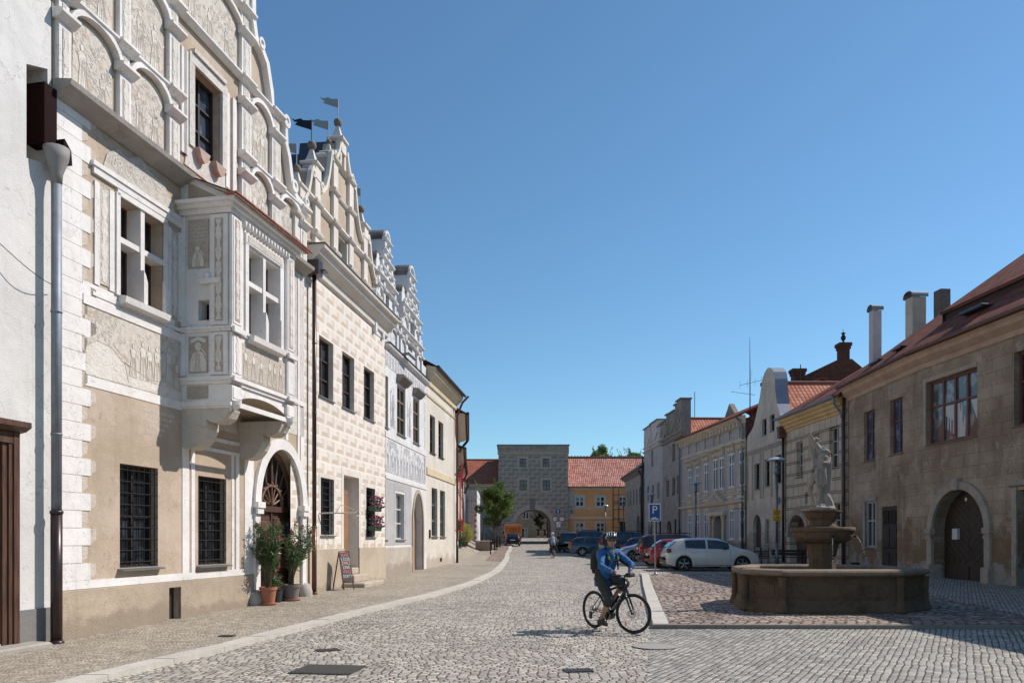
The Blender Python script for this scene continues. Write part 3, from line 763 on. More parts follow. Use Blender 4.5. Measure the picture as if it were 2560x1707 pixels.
# window surround in the gable
mb=MB()
for a,b in ((3.36,3.54),(4.55,4.73)): mb.box(a,b,-.07,.02,9.66,11.4)
mb.box(3.36,4.73,-.075,.02,11.35,11.55);mb.box(3.46,4.63,-.12,.02,11.56,11.64)
mb.prism([(3.25,CZ+.3),(4.9,CZ+.3),(4.75,9.66),(3.35,9.66)],-.03,.02);mb.build('window_surround',M_soft,L1.root)
mb=MB()
for c in (3.75,4.35): mb.prism([(c-.2,9.68),(c+.2,9.68),(c+.12,9.5),(c,9.42),(c-.12,9.5)],-.16,-.03)
mb.build('window_bracket',stucco('pink_stone',(.50,.37,.31),(.42,.31,.26),2),L1.root)
# white field of the gable
# rim of the gable with dark metal capping
rimp=[p for p in gab[8:-1]]
mb=MB();rib(mb,[(p[0]+.0,p[1]) for p in rimp],.16,-.16,.0);mb.build('gable_scroll',M_white,L1.root)
mb=MB()
for c,r_ in (((6.06,13.35),.13),((7.30,12.16),.16),((7.72,10.72),.16),((8.40,10.60),.12)): 
    mb.T=Matrix.Translation((c[0],-.18,c[1]))@Matrix.Rotation(R(90),4,'X');mb.lathe([(r_*.4,-.34),(r_*.4,-.02),(r_*.55,-.0),(r_,.0),(r_,-.34)],n=16);mb.T=None
mb.build('volute',M_white,L1.root,smooth=False)
mb=MB();rib(mb,[(p[0]+.1,p[1]+.05) for p in rimp],.04,-.05,.9);mb.build('gable_flashing',M_slate,L1.root)
# finials on the stepped gable
def finial(mb,s,z,sc=1.,y=.25):
    mb.box(s-.2*sc,s+.2*sc,y-.2*sc,y+.2*sc,z-.35*sc,z);mb.bbox(s-.26*sc,s+.26*sc,y-.26*sc,y+.26*sc,z,z+.1*sc,.02)
    mb.lathe([(.24*sc,.1*sc),(.15*sc,.25*sc),(.08*sc,.45*sc),(.05*sc,.52*sc)],s,y,4,a0=R(45),cz=z)
    mb.ball((s,y,z+.62*sc),.13*sc,12,m=1)
M_ball=simple('ball_stone',(.20,.17,.14),.9,var=.3)
def flag(root,s,z,y,flip=1,m=None,h_=.75):
    mb=MB();mb.tube([(s,y,z),(s,y,z+h_)],.012,6)
    o=.02
    k_=.8
    pts=[(s,z+h_),(s-.22,z+h_-.02),(s-.3,z+h_+.02),(s-.45,z+h_-.04),(s-.55,z+h_),(s-.45,z+h_-.10),(s-.38,z+h_-.08),(s-.45,z+h_-.17),(s-.34,z+h_-.2),(s-.24,z+h_-.22),(s,z+h_-.27)]
    mb.T=Matrix.Translation((s,y,0))@Matrix.Rotation(R(-70),4,'Z')@Matrix.Translation((-s,-y,0));mb.prism(pts,y-.004,y+.004);mb.T=None;mb.build('weather_vane',m,root)
M_flagd=simple('vane_dark',(.02,.022,.03),.5,.6);M_flagl=simple('vane_pale',(.34,.33,.31),.45,.5)
mb=MB();finial(mb,6.75,12.55,.75,.3);finial(mb,7.9,10.95,.7,.3);mb.build('finial',[M_white,M_ball],L1.root)
flag(L1.root,6.75,13.1,.3,m=M_flagd,h_=.6)
# main ledge / eaves between wall and gable, left of the oriel
mb=MB();mb.sweep([(-.02,CZ-.22),(-.34,CZ-.08),(-.36,CZ),(-.02,CZ+.05)],-.17,3.14);mb.sweep([(-.02,CZ-.22),(-.30,CZ-.08),(-.32,CZ),(-.02,CZ+.05)],6.1,Lw)
mb.build('cornice',stucco('cornice_grey',(.36,.33,.30),(.30,.275,.25),2),L1.root)
# oriel
O0,O1,OP=3.17,5.75,-1.07
mb=MB()
fw0,fw1,fz0,fz1=3.82,5.15,5.88,7.66
zb=4.33
def archy(s): c=(O0+O1)/2;return zb+.0+.42*max(0,1-((s-c)/((O1-O0)/2-.05))**2)**.5*1.0
fo=[(O0,zb)]+[(O0+.05+(O1-O0-.1)*k/16,archy(O0+.05+(O1-O0-.1)*k/16)-.12) for k in range(17)]+[(O1,zb)]
outer=fo+[(O1,8.2),(O0,8.2)]
mb.wall(outer,[rect(fw0,fw1,fz0,fz1)],OP,.3,0)
hole=(-.62,-.38,6.02,6.42)
# side walls (left has the little spy hole)
def sidewall(x,sgn,hz=None):
    y0,y1=OP,0
    q=MB();
    T=Matrix(((0,sgn*-1,0,x),(1,0,0,0),(0,0,1,0),(0,0,0,1)))
    mb.T=T;hs=[] if not hz else [rect(hz[0],hz[1],hz[2],hz[3])]
    mb.wall([(y0,zb),(y1,zb),(y1,8.2),(y0,8.2)],hs,0,.3,0);mb.T=None
sidewall(O0,-1,hole);sidewall(O1,-1)
# arched soffit
for k in range(16):
    a,b=fo[1+k],fo[2+k];mb.face([(a[0],OP,a[1]),(b[0],OP,b[1]),(b[0],0,b[1]),(a[0],0,a[1])],m=1)
mb.face([(O0,OP,zb),(O0+.05,OP,fo[1][1]),(O0+.05,0,fo[1][1]),(O0,0,zb)])
mb.face([(O0,OP,8.2),(O1,OP,8.2),(O1,0,8.2),(O0,0,8.2)])
mb.box(O0+.45,O0+.5,OP+.4,0-.1,5.9,6.6,2)
oriel=mb.build('oriel',[M_white,M_beige,MATS['frame_dark']],L1.root)
# mouldings that run round the oriel
mb=MB()
def ring(z,h_,p,a=O0,b=O1):
    mb.box(a-p,b+p,OP-p,OP-.002,z,z+h_);mb.box(a-p,a-.002,OP-.001,-.0,z,z+h_);mb.box(b+.002,b+p,OP-.001,0,z,z+h_)
ring(8.2,.08,.14);ring(8.28,.07,.22);ring(8.10,.10,.07);ring(4.82,.07,.08);ring(4.75,.07,.04);ring(4.32,.10,.03);ring(5.78,.05,.04);ring(5.83,.05,.07)
for a,b in ((O0-.02,O0+.34),(5.42,O1+.02)):
    for z0,z1 in ((5.9,8.08),(4.92,5.76),(4.42,4.72)):
        mb.box(a,b,OP-.06,OP+.0,z0,z1)
        mb.bbox(a+.03,b-.03,OP-.075,OP-.06,z0+.04,z1-.04,.01)
    mb.box(a-.04,b+.05,OP-.14,OP-.08,5.76,5.86);mb.box(a-.04,b+.05,OP-.14,OP-.09,4.80,4.88)
for z0,z1 in ((5.9,8.08),(4.92,5.76)):
    mb.box(O0-.05,O0-.0,OP+.02,OP+.40,z0,z1);mb.box(O0-.05,O0,-.12,-.02,z0,z1)
mb.box(O0-.10,O0,-.92,-.60 if False else -.45,6.72,6.82);mb.ball((O0-.06,-.62,6.88),.07,10)
for x in (O0+.16,5.58): mb.lathe([(.13,.0),(.11,-.08),(.03,-.18)],x,OP-.02,10,cz=4.42)
mb.build('oriel_moulding',M_white,oriel)
mb=MB()
mb.box(O0-.018,O0,-.62,-.16,7.05,8.02);mb.box(O0-.02,O0,-.60,-.18,4.98,5.7);mb.box(O0-.056,O0-.04,OP+.12,OP+.30,5.98,8.0);mb.box(O0-.056,O0-.04,OP+.12,OP+.30,4.98,5.70)
mb.box(O0+.06,O0+.24,OP-.082,OP-.07,6.0,8.0);mb.box(5.5,5.66,OP-.082,OP-.07,6.0,8.0)
mb.box(O0-.02,O0,-.6,-.14,4.47,4.72)
mb.build('oriel_ornament',sgraff('oriel_sgraffito',(.50,.41,.32),(.60,.54,.46),(.46,.38,.30),12.,.5),oriel)
mb=MB();mb.box(O0+.36,5.40,OP-.018,OP,4.95,5.66);mb.build('oriel_frieze',sgraff('oriel_figures',(.58,.49,.39),(.68,.62,.54),(.52,.44,.35),9.,.52),oriel)
rn=random.Random(5);fw=MB();fl=MB()
for x,h in ((3.72,.6),(4.02,.58),(4.34,.52),(4.7,.6),(4.92,.55),(5.2,.6)): figure(fw,fl,x,4.98,h,rn,OP-.018)
fw.build('relief_figure',M_fig,oriel);fl.build('oriel_lines',M_line,oriel)
TL=Matrix(((0,1,0,O0-.02),(1,0,0,0),(0,0,1,0),(0,0,0,1)))     # drawings on the left cheek of the oriel
fw=MB();fl=MB();fw.T=TL;fl.T=TL
figure(fw,fl,-.39,5.0,.62,rn,-.0,True);figure(fw,fl,-.39,7.08,.44,rn,.002,True)
rib(fw,[(-.55,5.60),(-.39,5.66),(-.23,5.60)],.07,-.004,.0)
for r_ in range(5):
    x=-.58;z=7.92-r_*.075
    while x<-.2:
        h=rn.uniform(.03,.05);rib(fw,[(x,z-.03),(x+.004,z-.03+h)],.008,-.003,.003);x+=rn.uniform(.016,.028)
fw.T=Matrix.Translation((-.038,0,0))@TL;candelabra(fw,OP+.21,6.0,7.98,.15,0,rn);candelabra(fw,OP+.21,5.0,5.68,.15,0,rn)
fw.T=None;candelabra(fw,O0+.15,6.05,7.95,.14,OP-.082,rn);candelabra(fw,5.58,6.05,7.95,.13,OP-.082,rn);candelabra(fw,O0+.15,4.98,5.7,.14,OP-.078,rn)
fw.build('oriel_drawing',M_fig,oriel);fl.build('oriel_lines',M_line,oriel)
# dentilled band over the oriel window
mb=MB();mb.box(fw0-.12,fw1+.12,OP-.05,OP,fz1+.06,fz1+.26);k=0
x=O0+.4
while x<5.4: mb.prism([(x,8.1),(x+.075,8.1),(x+.037,7.98)],OP-.11,OP-.0);x+=.13
for a,b in ((fw0-.12,fw0),(fw1,fw1+.12)): mb.box(a,b,OP-.04,OP,fz0-.05,fz1+.06)
mb.build('window_hood',M_white,oriel)
mb=MB();mb.box(fw0-.06,fw1+.06,OP-.058,OP-.049,fz1+.09,fz1+.23);mb.build('hood_ornament',M_orn,oriel)
cw=MB()
crosswin(L1,fw0,fw1,fz0,fz1,OP,6.95,oriel)
# corbels
def corbel(x0,x1):
    prof=[(0,zb),(OP+.02,zb),(OP+.03,zb-.10),(OP+.10,zb-.24),(OP+.24,zb-.33),(OP+.42,zb-.33),(OP+.52,zb-.27),(OP+.50,zb-.36),(OP+.50,zb-.46),(OP+.58,zb-.64),(OP+.70,zb-.78),(OP+.86,zb-.85),(OP+1.0,zb-.84),(0,zb-.80)]
    mb.sweep(prof[::-1],x0,x1)
    mb.box(x0-.02,x1+.02,OP+.52,OP+.60,zb-.42,zb-.30)
mb=MB();corbel(O0+.02,O0+.42);corbel(O1-.42,O1-.02);mb.build('oriel_corbel',[stucco('corbel_plaster',(.55,.50,.43),(.48,.43,.36),1.2)],oriel)
# oriel roof with tiles
rt=9.0;rx0,rx1=O0-.30,O1+.42;ry=OP-.30;rz=8.36
mb=MB()
mb.face([(rx0,ry,rz),(rx1,ry,rz),(O1+.1,0,rt),(O0+.02,0,rt)],uv=[(0,0),(rx1-rx0,0),(rx1-rx0-.3,1.5),(.3,1.5)])
mb.face([(rx0,ry,rz-.03),(O0+.02,0,rt-.03),(O1+.1,0,rt-.03),(rx1,ry,rz-.03)],m=1)
mb.face([(rx1,ry,rz),(rx1,0,rz),(O1+.1,0,rt)],uv=[(0,0),(1.4,0),(1.4,1)])
mb.face([(rx0,ry,rz),(rx1,ry,rz),(rx1,ry,rz-.03),(rx0,ry,rz-.03)],m=2)
x=rx0
while x<rx1: mb.bbox(x,x+.15,ry-.03,ry+.25,rz-.01+random.uniform(-.008,.008),rz+.03,.008,m=2);x+=.165
mb.build('oriel_roof',[M_roofr,M_white,simple('tile_clay',(.33,.12,.075),.8,var=.35,sc=4)],oriel)
mb=MB();mb.prism([(0,0)],0,0) if False else None
mb.face([(O0-.0,OP-.2,rz-.02),(O0,0,rz-.02),(O0,0,rt-.02)]);mb.face([(O0-.001,-.16,rz+.04),(O0-.001,-.9,rz+.04),(O0-.001,-.16,rt-.22)][::-1],m=1)
mb.build('oriel_gable_face',[M_white,M_beige],oriel)
# blind aedicule under the oriel
mb=MB();mb.prism([(4.15,4.05),(5.2,4.05),(5.2,4.5)]+[(4.68+.52*math.cos(math.pi*k/8),4.5+.35*math.sin(math.pi*k/8)) for k in range(1,8)]+[(4.15,4.5)],-.02,.02);mb.build('cartouche',M_orn,L1.root)
# portal
mb=MB();archband(mb,6.16,8.35,2.5,.26,-.09,.02,1.42,24);
for a,b in ((5.93,6.16),(8.35,8.56)): mb.box(a,b,-.07,.02,.28,2.42)
for a,b in ((5.90,6.24),(8.27,8.6)): mb.box(a,b,-.16,.06,2.42,2.56);mb.box(a+.03,b-.03,-.13,.04,2.28,2.42)
mb.build('portal_frame',M_white,L1.root)
mb=MB()
for c in (5.95,8.50): mb.lathe([(.26,-.2),(.25,.2),(.19,.36),(.08,.42)],c,-.06,10,sx=.9,sy=.75,cz=g1(c))
mb.build('guard_stone',granite('guard_granite',(.36,.33,.29),(.46,.43,.38),80),L1.root,smooth=True)
mb=MB();yd=.27
pa=arch(6.16,8.35,.1,2.5,1.42)
mb.prism([(6.16,.1),(8.35,.1),(8.35,2.42),(6.16,2.42)],yd,yd+.06)
mb.box(6.16,8.35,yd-.08,yd,2.36,2.5);mb.box(7.22,7.29,yd-.04,yd,.1,2.36);mb.box(7.22,7.29,yd-.05,yd+.02,2.5,3.9)
for a,b in ((6.3,7.16),(7.36,8.22)):
    for z0,z1 in ((.25,.72),(.85,1.4),(1.55,2.22)):
        mb.bbox(a,b,yd-.035,yd,z0,z1,.02);mb.bbox(a+.1,b-.1,yd-.06,yd-.03,z0+.08,z1-.08,.02,m=1)
door=mb.build('portal_door',[M_door,M_doorp],L1.root)
mb=MB();c=7.255
archband(mb,6.3,8.21,2.5,.14,yd-.05,yd+.03,1.28,20)
archband(mb,6.75,7.76,2.5,.06,yd-.06,yd+.0,.5,14)
for k in range(1,8):
    a=math.pi*k/8;mb.tube([(c+.12*math.cos(a),yd-.02,2.5+.12*math.sin(a)),(c+.5*math.cos(a),yd-.02,2.5+.5*math.sin(a))],.022,6);
    a2=a+math.pi/16
    mb.tube([(c+.55*math.cos(a),yd-.01,2.5+.55*math.sin(a)),(c+.95*math.cos(a),yd-.01,2.5+1.27*math.sin(a))],.02,6)
    mb.ball((c+.58*math.cos(a),yd-.04,2.5+.57*math.sin(a)),.045,6)
mb.build('fanlight',wood('door_wood_light',(.17,.09,.06),(.26,.15,.10)),door)
mb=MB();mb.prism([(6.16,2.5)]+[(c+1.09*math.cos(math.pi*k/16),2.5+1.42*math.sin(math.pi*k/16)) for k in range(16,-1,-1)][1:-1]+[(8.35,2.5)],yd+.02,yd+.03);mb.build('pane',GL,door)
mb=MB()
for z in (1.86,2.0): mb.box(7.98,8.1,yd-.07,yd-.06,z,z+.11)
mb.build('notice',simple('notice_blue',(.22,.32,.45),.5),door)
mb=MB()
rn=random.Random(3)
for cx in (6.72,7.78):
    for k in range(26): 
        a=rn.uniform(0,6.28);r_=rn.uniform(.02,.2);mb.ball((cx+r_*math.cos(a)*1.2,yd-.07,1.89+r_*math.sin(a)*.7),.035,6,sq=(1,.6,1))
mb.build('carving',M_doorp,door)
# small relief strips right of the oriel
mb=MB()
for a,b,z0,z1 in ((5.95,6.06,5.0,8.6),(6.3,6.42,4.6,8.6),(7.0,7.1,4.3,8.6),(7.5,7.62,4.2,8.6),(8.15,8.25,3.6,8.6)): mb.box(a,b,-.03,.02,z0,z1)
mb.box(5.9,8.5,-.04,.02,5.2,5.32)
mb.build('strip_relief',M_white,L1.root)
mb=MB();mb.box(5.8,Lw,-.010,.02,4.4,8.68);mb.build('sgraffito_field',M_soft,L1.root)
mb=MB()
for a,b in ((6.08,6.28),(7.12,7.48),(7.64,8.12)): mb.box(a,b,-.018,-.0,5.4,8.5)
mb.build('sgraffito_strip',M_orn,L1.root)
rn=random.Random(7);fw=MB();candelabra(fw,6.18,5.5,8.4,.16,-.018,rn);candelabra(fw,7.3,5.5,8.4,.25,-.018,rn);candelabra(fw,7.88,5.5,8.4,.3,-.018,rn);fw.build('candelabra',M_fig,L1.root)
# downpipe at the left end with its hopper, and the red box gutter, niche shade darkened into its colour
dz=g1(-.1)
downpipe(L1.root,-.30,-.20,dz,7.35,[MATS['zinc'],MATS['pipe_brown']],.075,split=2.1)
mb=MB();mb.lathe([(.08,7.2),(.09,7.35),(.17,7.58),(.19,7.75)],-.30,-.2,14);mb.build('rain_hopper',simple('hopper_grey',(.22,.21,.2),.7),L1.root,smooth=True)
mb=MB();mb.box(-.45,-.20,-.12,.2,7.78,8.72);mb.prism([(-.30,7.55),(-.04,7.6),(-.06,7.82),(-.2,7.95)],-.26,-.12);mb.build('gutter_box',simple('gutter_red_shaded',(.016,.004,.004),.8,spec=.1),L1.root)
# main roof
mb=MB();mb.prism([(-.1,8.9),(8.5,8.9),(4.2,13.2)],.9,9,0);mb.build('roof',M_slate,L1.root)
# ---------------- beige bossage house
L2=House('bossage_house',(-5.71,20.11),(-4.63,28.48),'beige house with painted stone blocks and a gable of stone balls and flags')
L2.off=1.05
M_boss=bossage('painted_blocks_beige',.82,.36,(.72,.66,.585),(.57,.475,.38),(.76,.71,.645),z0=1.38,lw=.07,noise_amt=.06)
M_cream=stucco('cream_trim',(.71,.655,.585),(.64,.58,.51),.8)
M_creamp=stucco('cream_plinth',(.50,.42,.32),(.44,.36,.27),.7,dirt=(.30,.25,.19),dz=(0,.4))
o=-L2.S(778)+0  # shift between the measured frame and this house's own start
X=lambda v:v+L2.off
g2=L2.gnd
LB=L2.L
ws=[(X(.92),X(2.05),5.76,7.46),(X(2.83),X(3.95),5.76,7.46),(X(4.93),X(6.05),5.76,7.46)]
wl=[(X(1.03),X(2.1),1.80,3.44),(X(5.15),X(6.15),1.76,3.42)]
dr=(X(2.95),X(4.40),.55,3.66)
mb=MB();hs=[rect(*w) for w in ws+wl+[dr]]
mb.wall([(0,-.3),(LB,-.3),(LB,9.3),(0,9.3)],hs,0,[.24]*5+[.55],0,1)
mb.box(0,LB,.6,9,-.3,9.2,1)
mb.build('wall',[M_boss,M_cream],L2.root)
mb=MB();mb.wall([(0,-.3),(dr[0],-.3),(dr[0],1.385),(0,1.385)],[],-.03);mb.wall([(dr[1],-.3),(LB,-.3),(LB,1.385),(dr[1],1.385)],[],-.03)
mb.face([(0,-.03,1.385),(dr[0],-.03,1.385),(dr[0],0,1.40),(0,0,1.40)]);mb.face([(dr[1],-.03,1.385),(LB,-.03,1.385),(LB,0,1.40),(dr[1],0,1.40)])
mb.face([(dr[1],-.03,-.3),(dr[1],-.03,1.385),(dr[1],0,1.385),(dr[1],0,-.3)]);mb.face([(dr[0],-.03,-.3),(dr[0],-.03,1.385),(dr[0],0,1.385),(dr[0],0,-.3)][::-1])
mb.build('plinth',M_creamp,L2.root)
mb=MB()
for q,b in [(w,.12) for w in wl]+[(dr,.2)]:
    mb.box(q[0]-b,q[0],-.008,.02,q[2]if q is dr else q[2]-.35,q[3]+b);mb.box(q[1],q[1]+b,-.008,.02,q[2] if q is dr else q[2]-.35,q[3]+b);mb.box(q[0],q[1],-.008,.02,q[3],q[3]+b)
mb.build('window_surround',M_cream,L2.root)
for w in ws: window(L2,*w,.2,MATS['frame_brown'],.06,2,(.33,.66),.06,gl=GL)
for w in wl: window(L2,*w,.2,MATS['frame_dark'],.05,2,(.5,),.06,grille=(5,9,.03))
mb=MB();mb.box(dr[0],dr[1],.50,.54,.6,3.64);mb.build('doorway',M_cream,L2.root)
mb=MB();mb.bbox(dr[0]+.03,dr[0]+.55,.05,.09,.75,3.2,.01);mb.bbox(dr[0]+.08,dr[0]+.5,.03,.05,.9,3.05,.02);mb.build('door',M_oak,L2.root)
zz=g2(dr[0]);mb=MB();mb.bbox(dr[0]-.25,dr[1]+.35,-.75,.0,-.1,zz+.2,.03);mb.bbox(dr[0]-.02,dr[1]+.02,-.35,.55,zz+.2,zz+.42,.02);mb.bbox(dr[0],dr[1],-.0,.55,zz+.42,zz+.62,.02);mb.build('doorstep',granite('step_sand',(.40,.34,.26),(.50,.43,.34),60),L2.root)
# cornice
mb=MB();mb.sweep([(0,9.0),(-.09,9.05),(-.12,9.22),(-.22,9.30),(-.36,9.42),(-.42,9.56),(-.50,9.58),(-.52,9.66),(0,9.78)],X(.02),LB+.1);mb.build('cornice',M_cream,L2.root)
mb=MB();mb.box(X(-.02),LB+.12,-.54,.02,9.67,9.70);mb.build('cornice_flashing',simple('flashing_brown',(.10,.09,.085),.5,.5),L2.root)
# gable: steps with pinnacles (left) and scrolls
def gx(v): return X(v)
GY=.0
GC=2.72
half=[(3.75,9.3),(3.75,10.45),(3.28,10.5),(3.22,10.62),(3.05,10.75),(2.85,11.0),(2.68,11.35),(2.58,11.7),(2.45,11.88),(2.33,11.8),(2.33,11.72),(1.93,11.72),(1.90,11.5),(1.75,11.52),(1.5,11.75),(1.28,12.15),(1.14,12.6),(1.05,12.95),(.95,13.05),(.86,12.98),(.72,13.0),(.55,13.12),(.40,13.35),(.30,13.62)]
gb2=[(gx(GC-a_),z) for a_,z in half]+[(gx(GC+a_),z) for a_,z in half[::-1]]
gwin=rect(gx(2.35),gx(3.12),9.72,10.85)
mb=MB();mb.wall(gb2,[gwin],0,.3,0,1,back=.45);mb.build('gable',[M_beige,M_cream],L2.root)
mb=MB()
for a_,zt in ((3.52,10.45),(2.13,11.72),(.70,12.95)):
    for sg in (-1,1):
        c=gx(GC+sg*a_);a,b=c-.19,c+.19
        mb.box(a,b,-.10,.0,9.5,zt)
        for z in (10.15,11.02,11.95,12.9):
            if z<zt+.1: mb.sweep([(-.1,z-.07),(-.18,z-.04),(-.20,z+.02),(-.16,z+.07),(0,z+.07),(0,z-.07)],a-.06,b+.06)
for sg in (-.18,.18): mb.box(gx(GC+sg)-.07,gx(GC+sg)+.07,-.07,0,13.0,13.6)
mb.sweep([(0,10.93),(-.08,10.96),(-.13,11.02),(-.10,11.10),(0,11.12)],gx(GC-3.3),gx(GC+3.3))
mb.sweep([(0,11.9),(-.06,11.92),(-.09,11.97),(-.06,12.02),(0,12.04)],gx(GC-.51),gx(GC+.51))
mb.sweep([(0,12.85),(-.07,12.87),(-.13,12.92),(-.08,12.98),(0,12.99)],gx(GC-.9),gx(GC+.9))
mb.box(gwin[0][0]-.14,gwin[0][0],-.05,.0,9.7,10.85);mb.box(gwin[1][0],gwin[1][0]+.14,-.05,.0,9.7,10.85)
for sg in (-1,1):
    for h0,h1 in ((2,9),(12,18),(20,23)): rib(mb,[(gx(GC+sg*a_),z) for a_,z in half[h0:h1+1]],.11,-.12,-.0)
    for a_,z in ((3.22,10.62),(2.45,11.72),(1.83,11.62),(.97,12.88),(.76,13.05)):
        mb.T=Matrix.Translation((gx(GC+sg*a_),-.13,z))@Matrix.Rotation(R(90),4,'X');mb.lathe([(.05,-.5),(.05,.0),(.12,.0),(.12,-.5)],n=12);mb.T=None
mb.build('gable_moulding',M_cream,L2.root)
window(L2,gwin[0][0],gwin[1][0],9.72,10.85,.25,MATS['frame_dark'],.05,2,(.5,))
mb=MB()
for a_,z,k in ((3.52,10.78,.85),(2.13,12.02,1.0),(.82,13.02,.62)):
    for sg in (-1,1): finial(mb,gx(GC+sg*a_)+(.35 if a_>3 and sg<0 else 0),z+(.2 if a_>3 else 0),k,.08)
finial(mb,gx(GC),13.78,1.0,.1);mb.build('finial',[M_cream,M_ball],L2.root)
for s_,z,m in ((GC-3.17,11.55,M_flagl),(GC-2.13,12.72,M_flagd),(GC-.82,13.4,M_flagl),(GC,14.5,M_flagl),(GC+2.13,12.72,M_flagl)): flag(L2.root,gx(s_),z,.09,m=m,h_=.62)
mb=MB();mb.prism([(gx(GC-3.5),9.4),(gx(GC+3.5),9.4),(gx(GC),12.7)],.5,9)
for sg in (-1,1):
    mb.prism([(gx(GC+sg*3.0),10.6),(gx(GC+sg*2.45),11.86),(gx(GC+sg*2.1),11.86),(gx(GC+sg*2.1),10.6)],.1,1.3)
    mb.prism([(gx(GC+sg*1.6),11.4),(gx(GC+sg*.97),13.02),(gx(GC+sg*.6),13.02),(gx(GC+sg*.6),11.4)],.1,1.5)
mb.prism([(gx(GC-.5),12.6),(gx(GC-.28),13.7),(gx(GC+.28),13.7),(gx(GC+.5),12.6)],.1,1.2)
mb.build('roof',M_slate,L2.root)
px_=X(.16)
downpipe(L2.root,px_,-.16,g2(px_)+.02,8.95,[MATS['pipe_brown'],MATS['copper']],.058,split=2.0)
mb=MB();mb.box(px_-.16,px_+.16,-.34,-.02,8.85,9.25);mb.box(px_+.1,px_+.35,-.42,-.2,9.02,9.06);mb.build('rain_hopper',MATS['pipe_brown'],L2.root)
# iron sign bracket beside the grille
mb=MB();a=X(1.0);zc=2.42
mb.tube([(a-.15,-.03,zc-.02),(a+.1,-.25,zc-.0),(a+.9,-.72,zc+.02)],.022,6);mb.tube([(a+.85,-.70,zc),(a+1.0,-.78,zc+.12),(a+1.05,-.8,zc-.02),(a+.95,-.75,zc-.08)],.012,6)
mb.tube([(a+.3,-.36,zc+.02),(a+.45,-.45,zc+.25),(a+.9,-.72,zc+.12)],.009,5);mb.build('sign_bracket',simple('bracket_pale',(.45,.38,.32),.4,.5),L2.root)
# ---------------- white twin gabled house
L3=House('twin_gabled_house',(-4.63,28.48),(-3.91,35.6),'white and grey sgraffito house with two ornate gables, beyond the beige block house')
M_w3=stucco('white_plaster_cool',(.70,.69,.68),(.62,.61,.60),1.)
M_s3=sgraff('sgraffito_grey_scene',(.40,.40,.41),(.70,.69,.68),(.36,.36,.37),2.6,.46)
M_s3b=sgraff('sgraffito_grey_band',(.46,.46,.46),(.70,.69,.68),(.42,.42,.42),5.5,.44)
M_g3=stucco('grey_plaster',(.40,.39,.385),(.46,.45,.44),1.3,.004,gr=.4)
M_p3=stucco('plinth_patchy',(.50,.45,.38),(.42,.37,.31),1.0,dirt=(.30,.25,.2),dz=(.2,.9))
L=L3.L;g3=L3.gnd
u=[(-.1,.45),(1.75,3.1),(4.5,5.68)]
uw=[(1.75,3.1,5.78,7.66),(4.5,5.68,5.78,7.66)]
lw_=[(1.55,2.95,1.66,3.45)]
dr3=arch(4.40,6.35,.3,2.3,1.35)
mb=MB();hs=[rect(.03,.42,5.78,7.66),rect(.05,.28,1.66,3.5)]+[rect(*w) for w in uw+lw_]+[dr3]
mb.wall([(0,-.2),(L,-.2),(L,8.9),(0,8.9)],hs,0,[.22,.2,.22,.22,.22,.5],0)
mb.box(0,L,.6,9,-.2,8.8,0);mb.build('wall',[M_w3],L3.root)
for w in uw:
    window(L3,*w,.1,simple('frame_ochre',(.22,.16,.11),.6),.07,2,(.35,.7),.06)
    mb=MB();mb.sweep([(0,w[3]+.1),(-.1,w[3]+.12),(-.28,w[3]+.3),(-.30,w[3]+.36),(0,w[3]+.4)],w[0]-.08,w[1]+.08);mb.build('window_hood',stucco('hood_stone',(.24,.20,.17),(.30,.26,.22),3),L3.root)
window(L3,.03,.42,5.78,7.66,.1,MATS['frame_ochre'] if 'frame_ochre' in MATS else None,.06,1,(.35,.7),.06)
window(L3,.05,.28,1.66,3.5,.15,MATS['frame_white'],.04,1,(.5,),.05)
for w in lw_: window(L3,*w,.18,MATS['frame_white'],.06,2,(.35,.66),.08)
mb=MB();hb=[rect(1.45,3.05,1.55,3.55)]
mb.wall([(.02,1.45),(4.2,1.45),(4.2,3.85),(.02,3.85)],hb,-.012,.02);mb.build('grey_panel',M_g3,L3.root)
mb=MB();mb.wall([(0,-.2),(4.28,-.2),(4.28,1.35),(0,1.35)],[],-.03);mb.face([(0,-.03,1.35),(4.28,-.03,1.35),(4.28,0,1.36),(0,0,1.36)]);mb.build('plinth',M_p3,L3.root)
mb=MB();mb.box(.02,L-.3,-.012,.01,4.15,5.35);mb.build('frieze_scene',M_s3,L3.root)
rn=random.Random(15);fw=MB();fl=MB()
for k in range(13): figure(fw,fl,.35+k*.5,4.2,rn.uniform(.85,1.05),rn,-.012)
fw.build('relief_figure',M_w3,L3.root);fl.build('frieze_lines',simple('scratched_grey',(.36,.36,.37),.9),L3.root)
mb=MB();mb.box(.02,L-.02,-.012,.01,8.05,8.62);mb.box(L-.5,L-.1,-.012,.01,4.3,7.8);mb.box(0.02,L-.02,-.012,.01,9.0,9.45);mb.build('frieze_ornament',M_s3b,L3.root)
mb=MB()
for a,b in ((.75,1.35),(3.45,4.1)): mb.prism(arch(a,b,5.9,7.1,.3),-.014,.01)
mb.build('figure_niche',M_s3,L3.root)
fw=MB();fl=MB()
for x in (1.05,3.78): figure(fw,fl,x,5.95,1.2,rn,-.014)
fw.build('niche_figure',M_g3,L3.root);fl.build('niche_lines',MATS['scratched_grey'],L3.root)
mb=MB()
for k in range(16): mb.prism([(.15+k*.42,8.1),(.36+k*.42,8.1),(.36+k*.42,8.5),(.15+k*.42,8.5)],-.018,-.012)
mb.build('band_pattern',M_g3,L3.root)
mb=MB();mb.box(.0,L,-.03,.01,3.9,4.02);mb.box(0,L,-.025,.01,5.42,5.62);mb.sweep([(0,8.66),(-.16,8.74),(-.18,8.8),(0,8.84)],-.02,L+.05);mb.build('string_course',M_w3,L3.root)
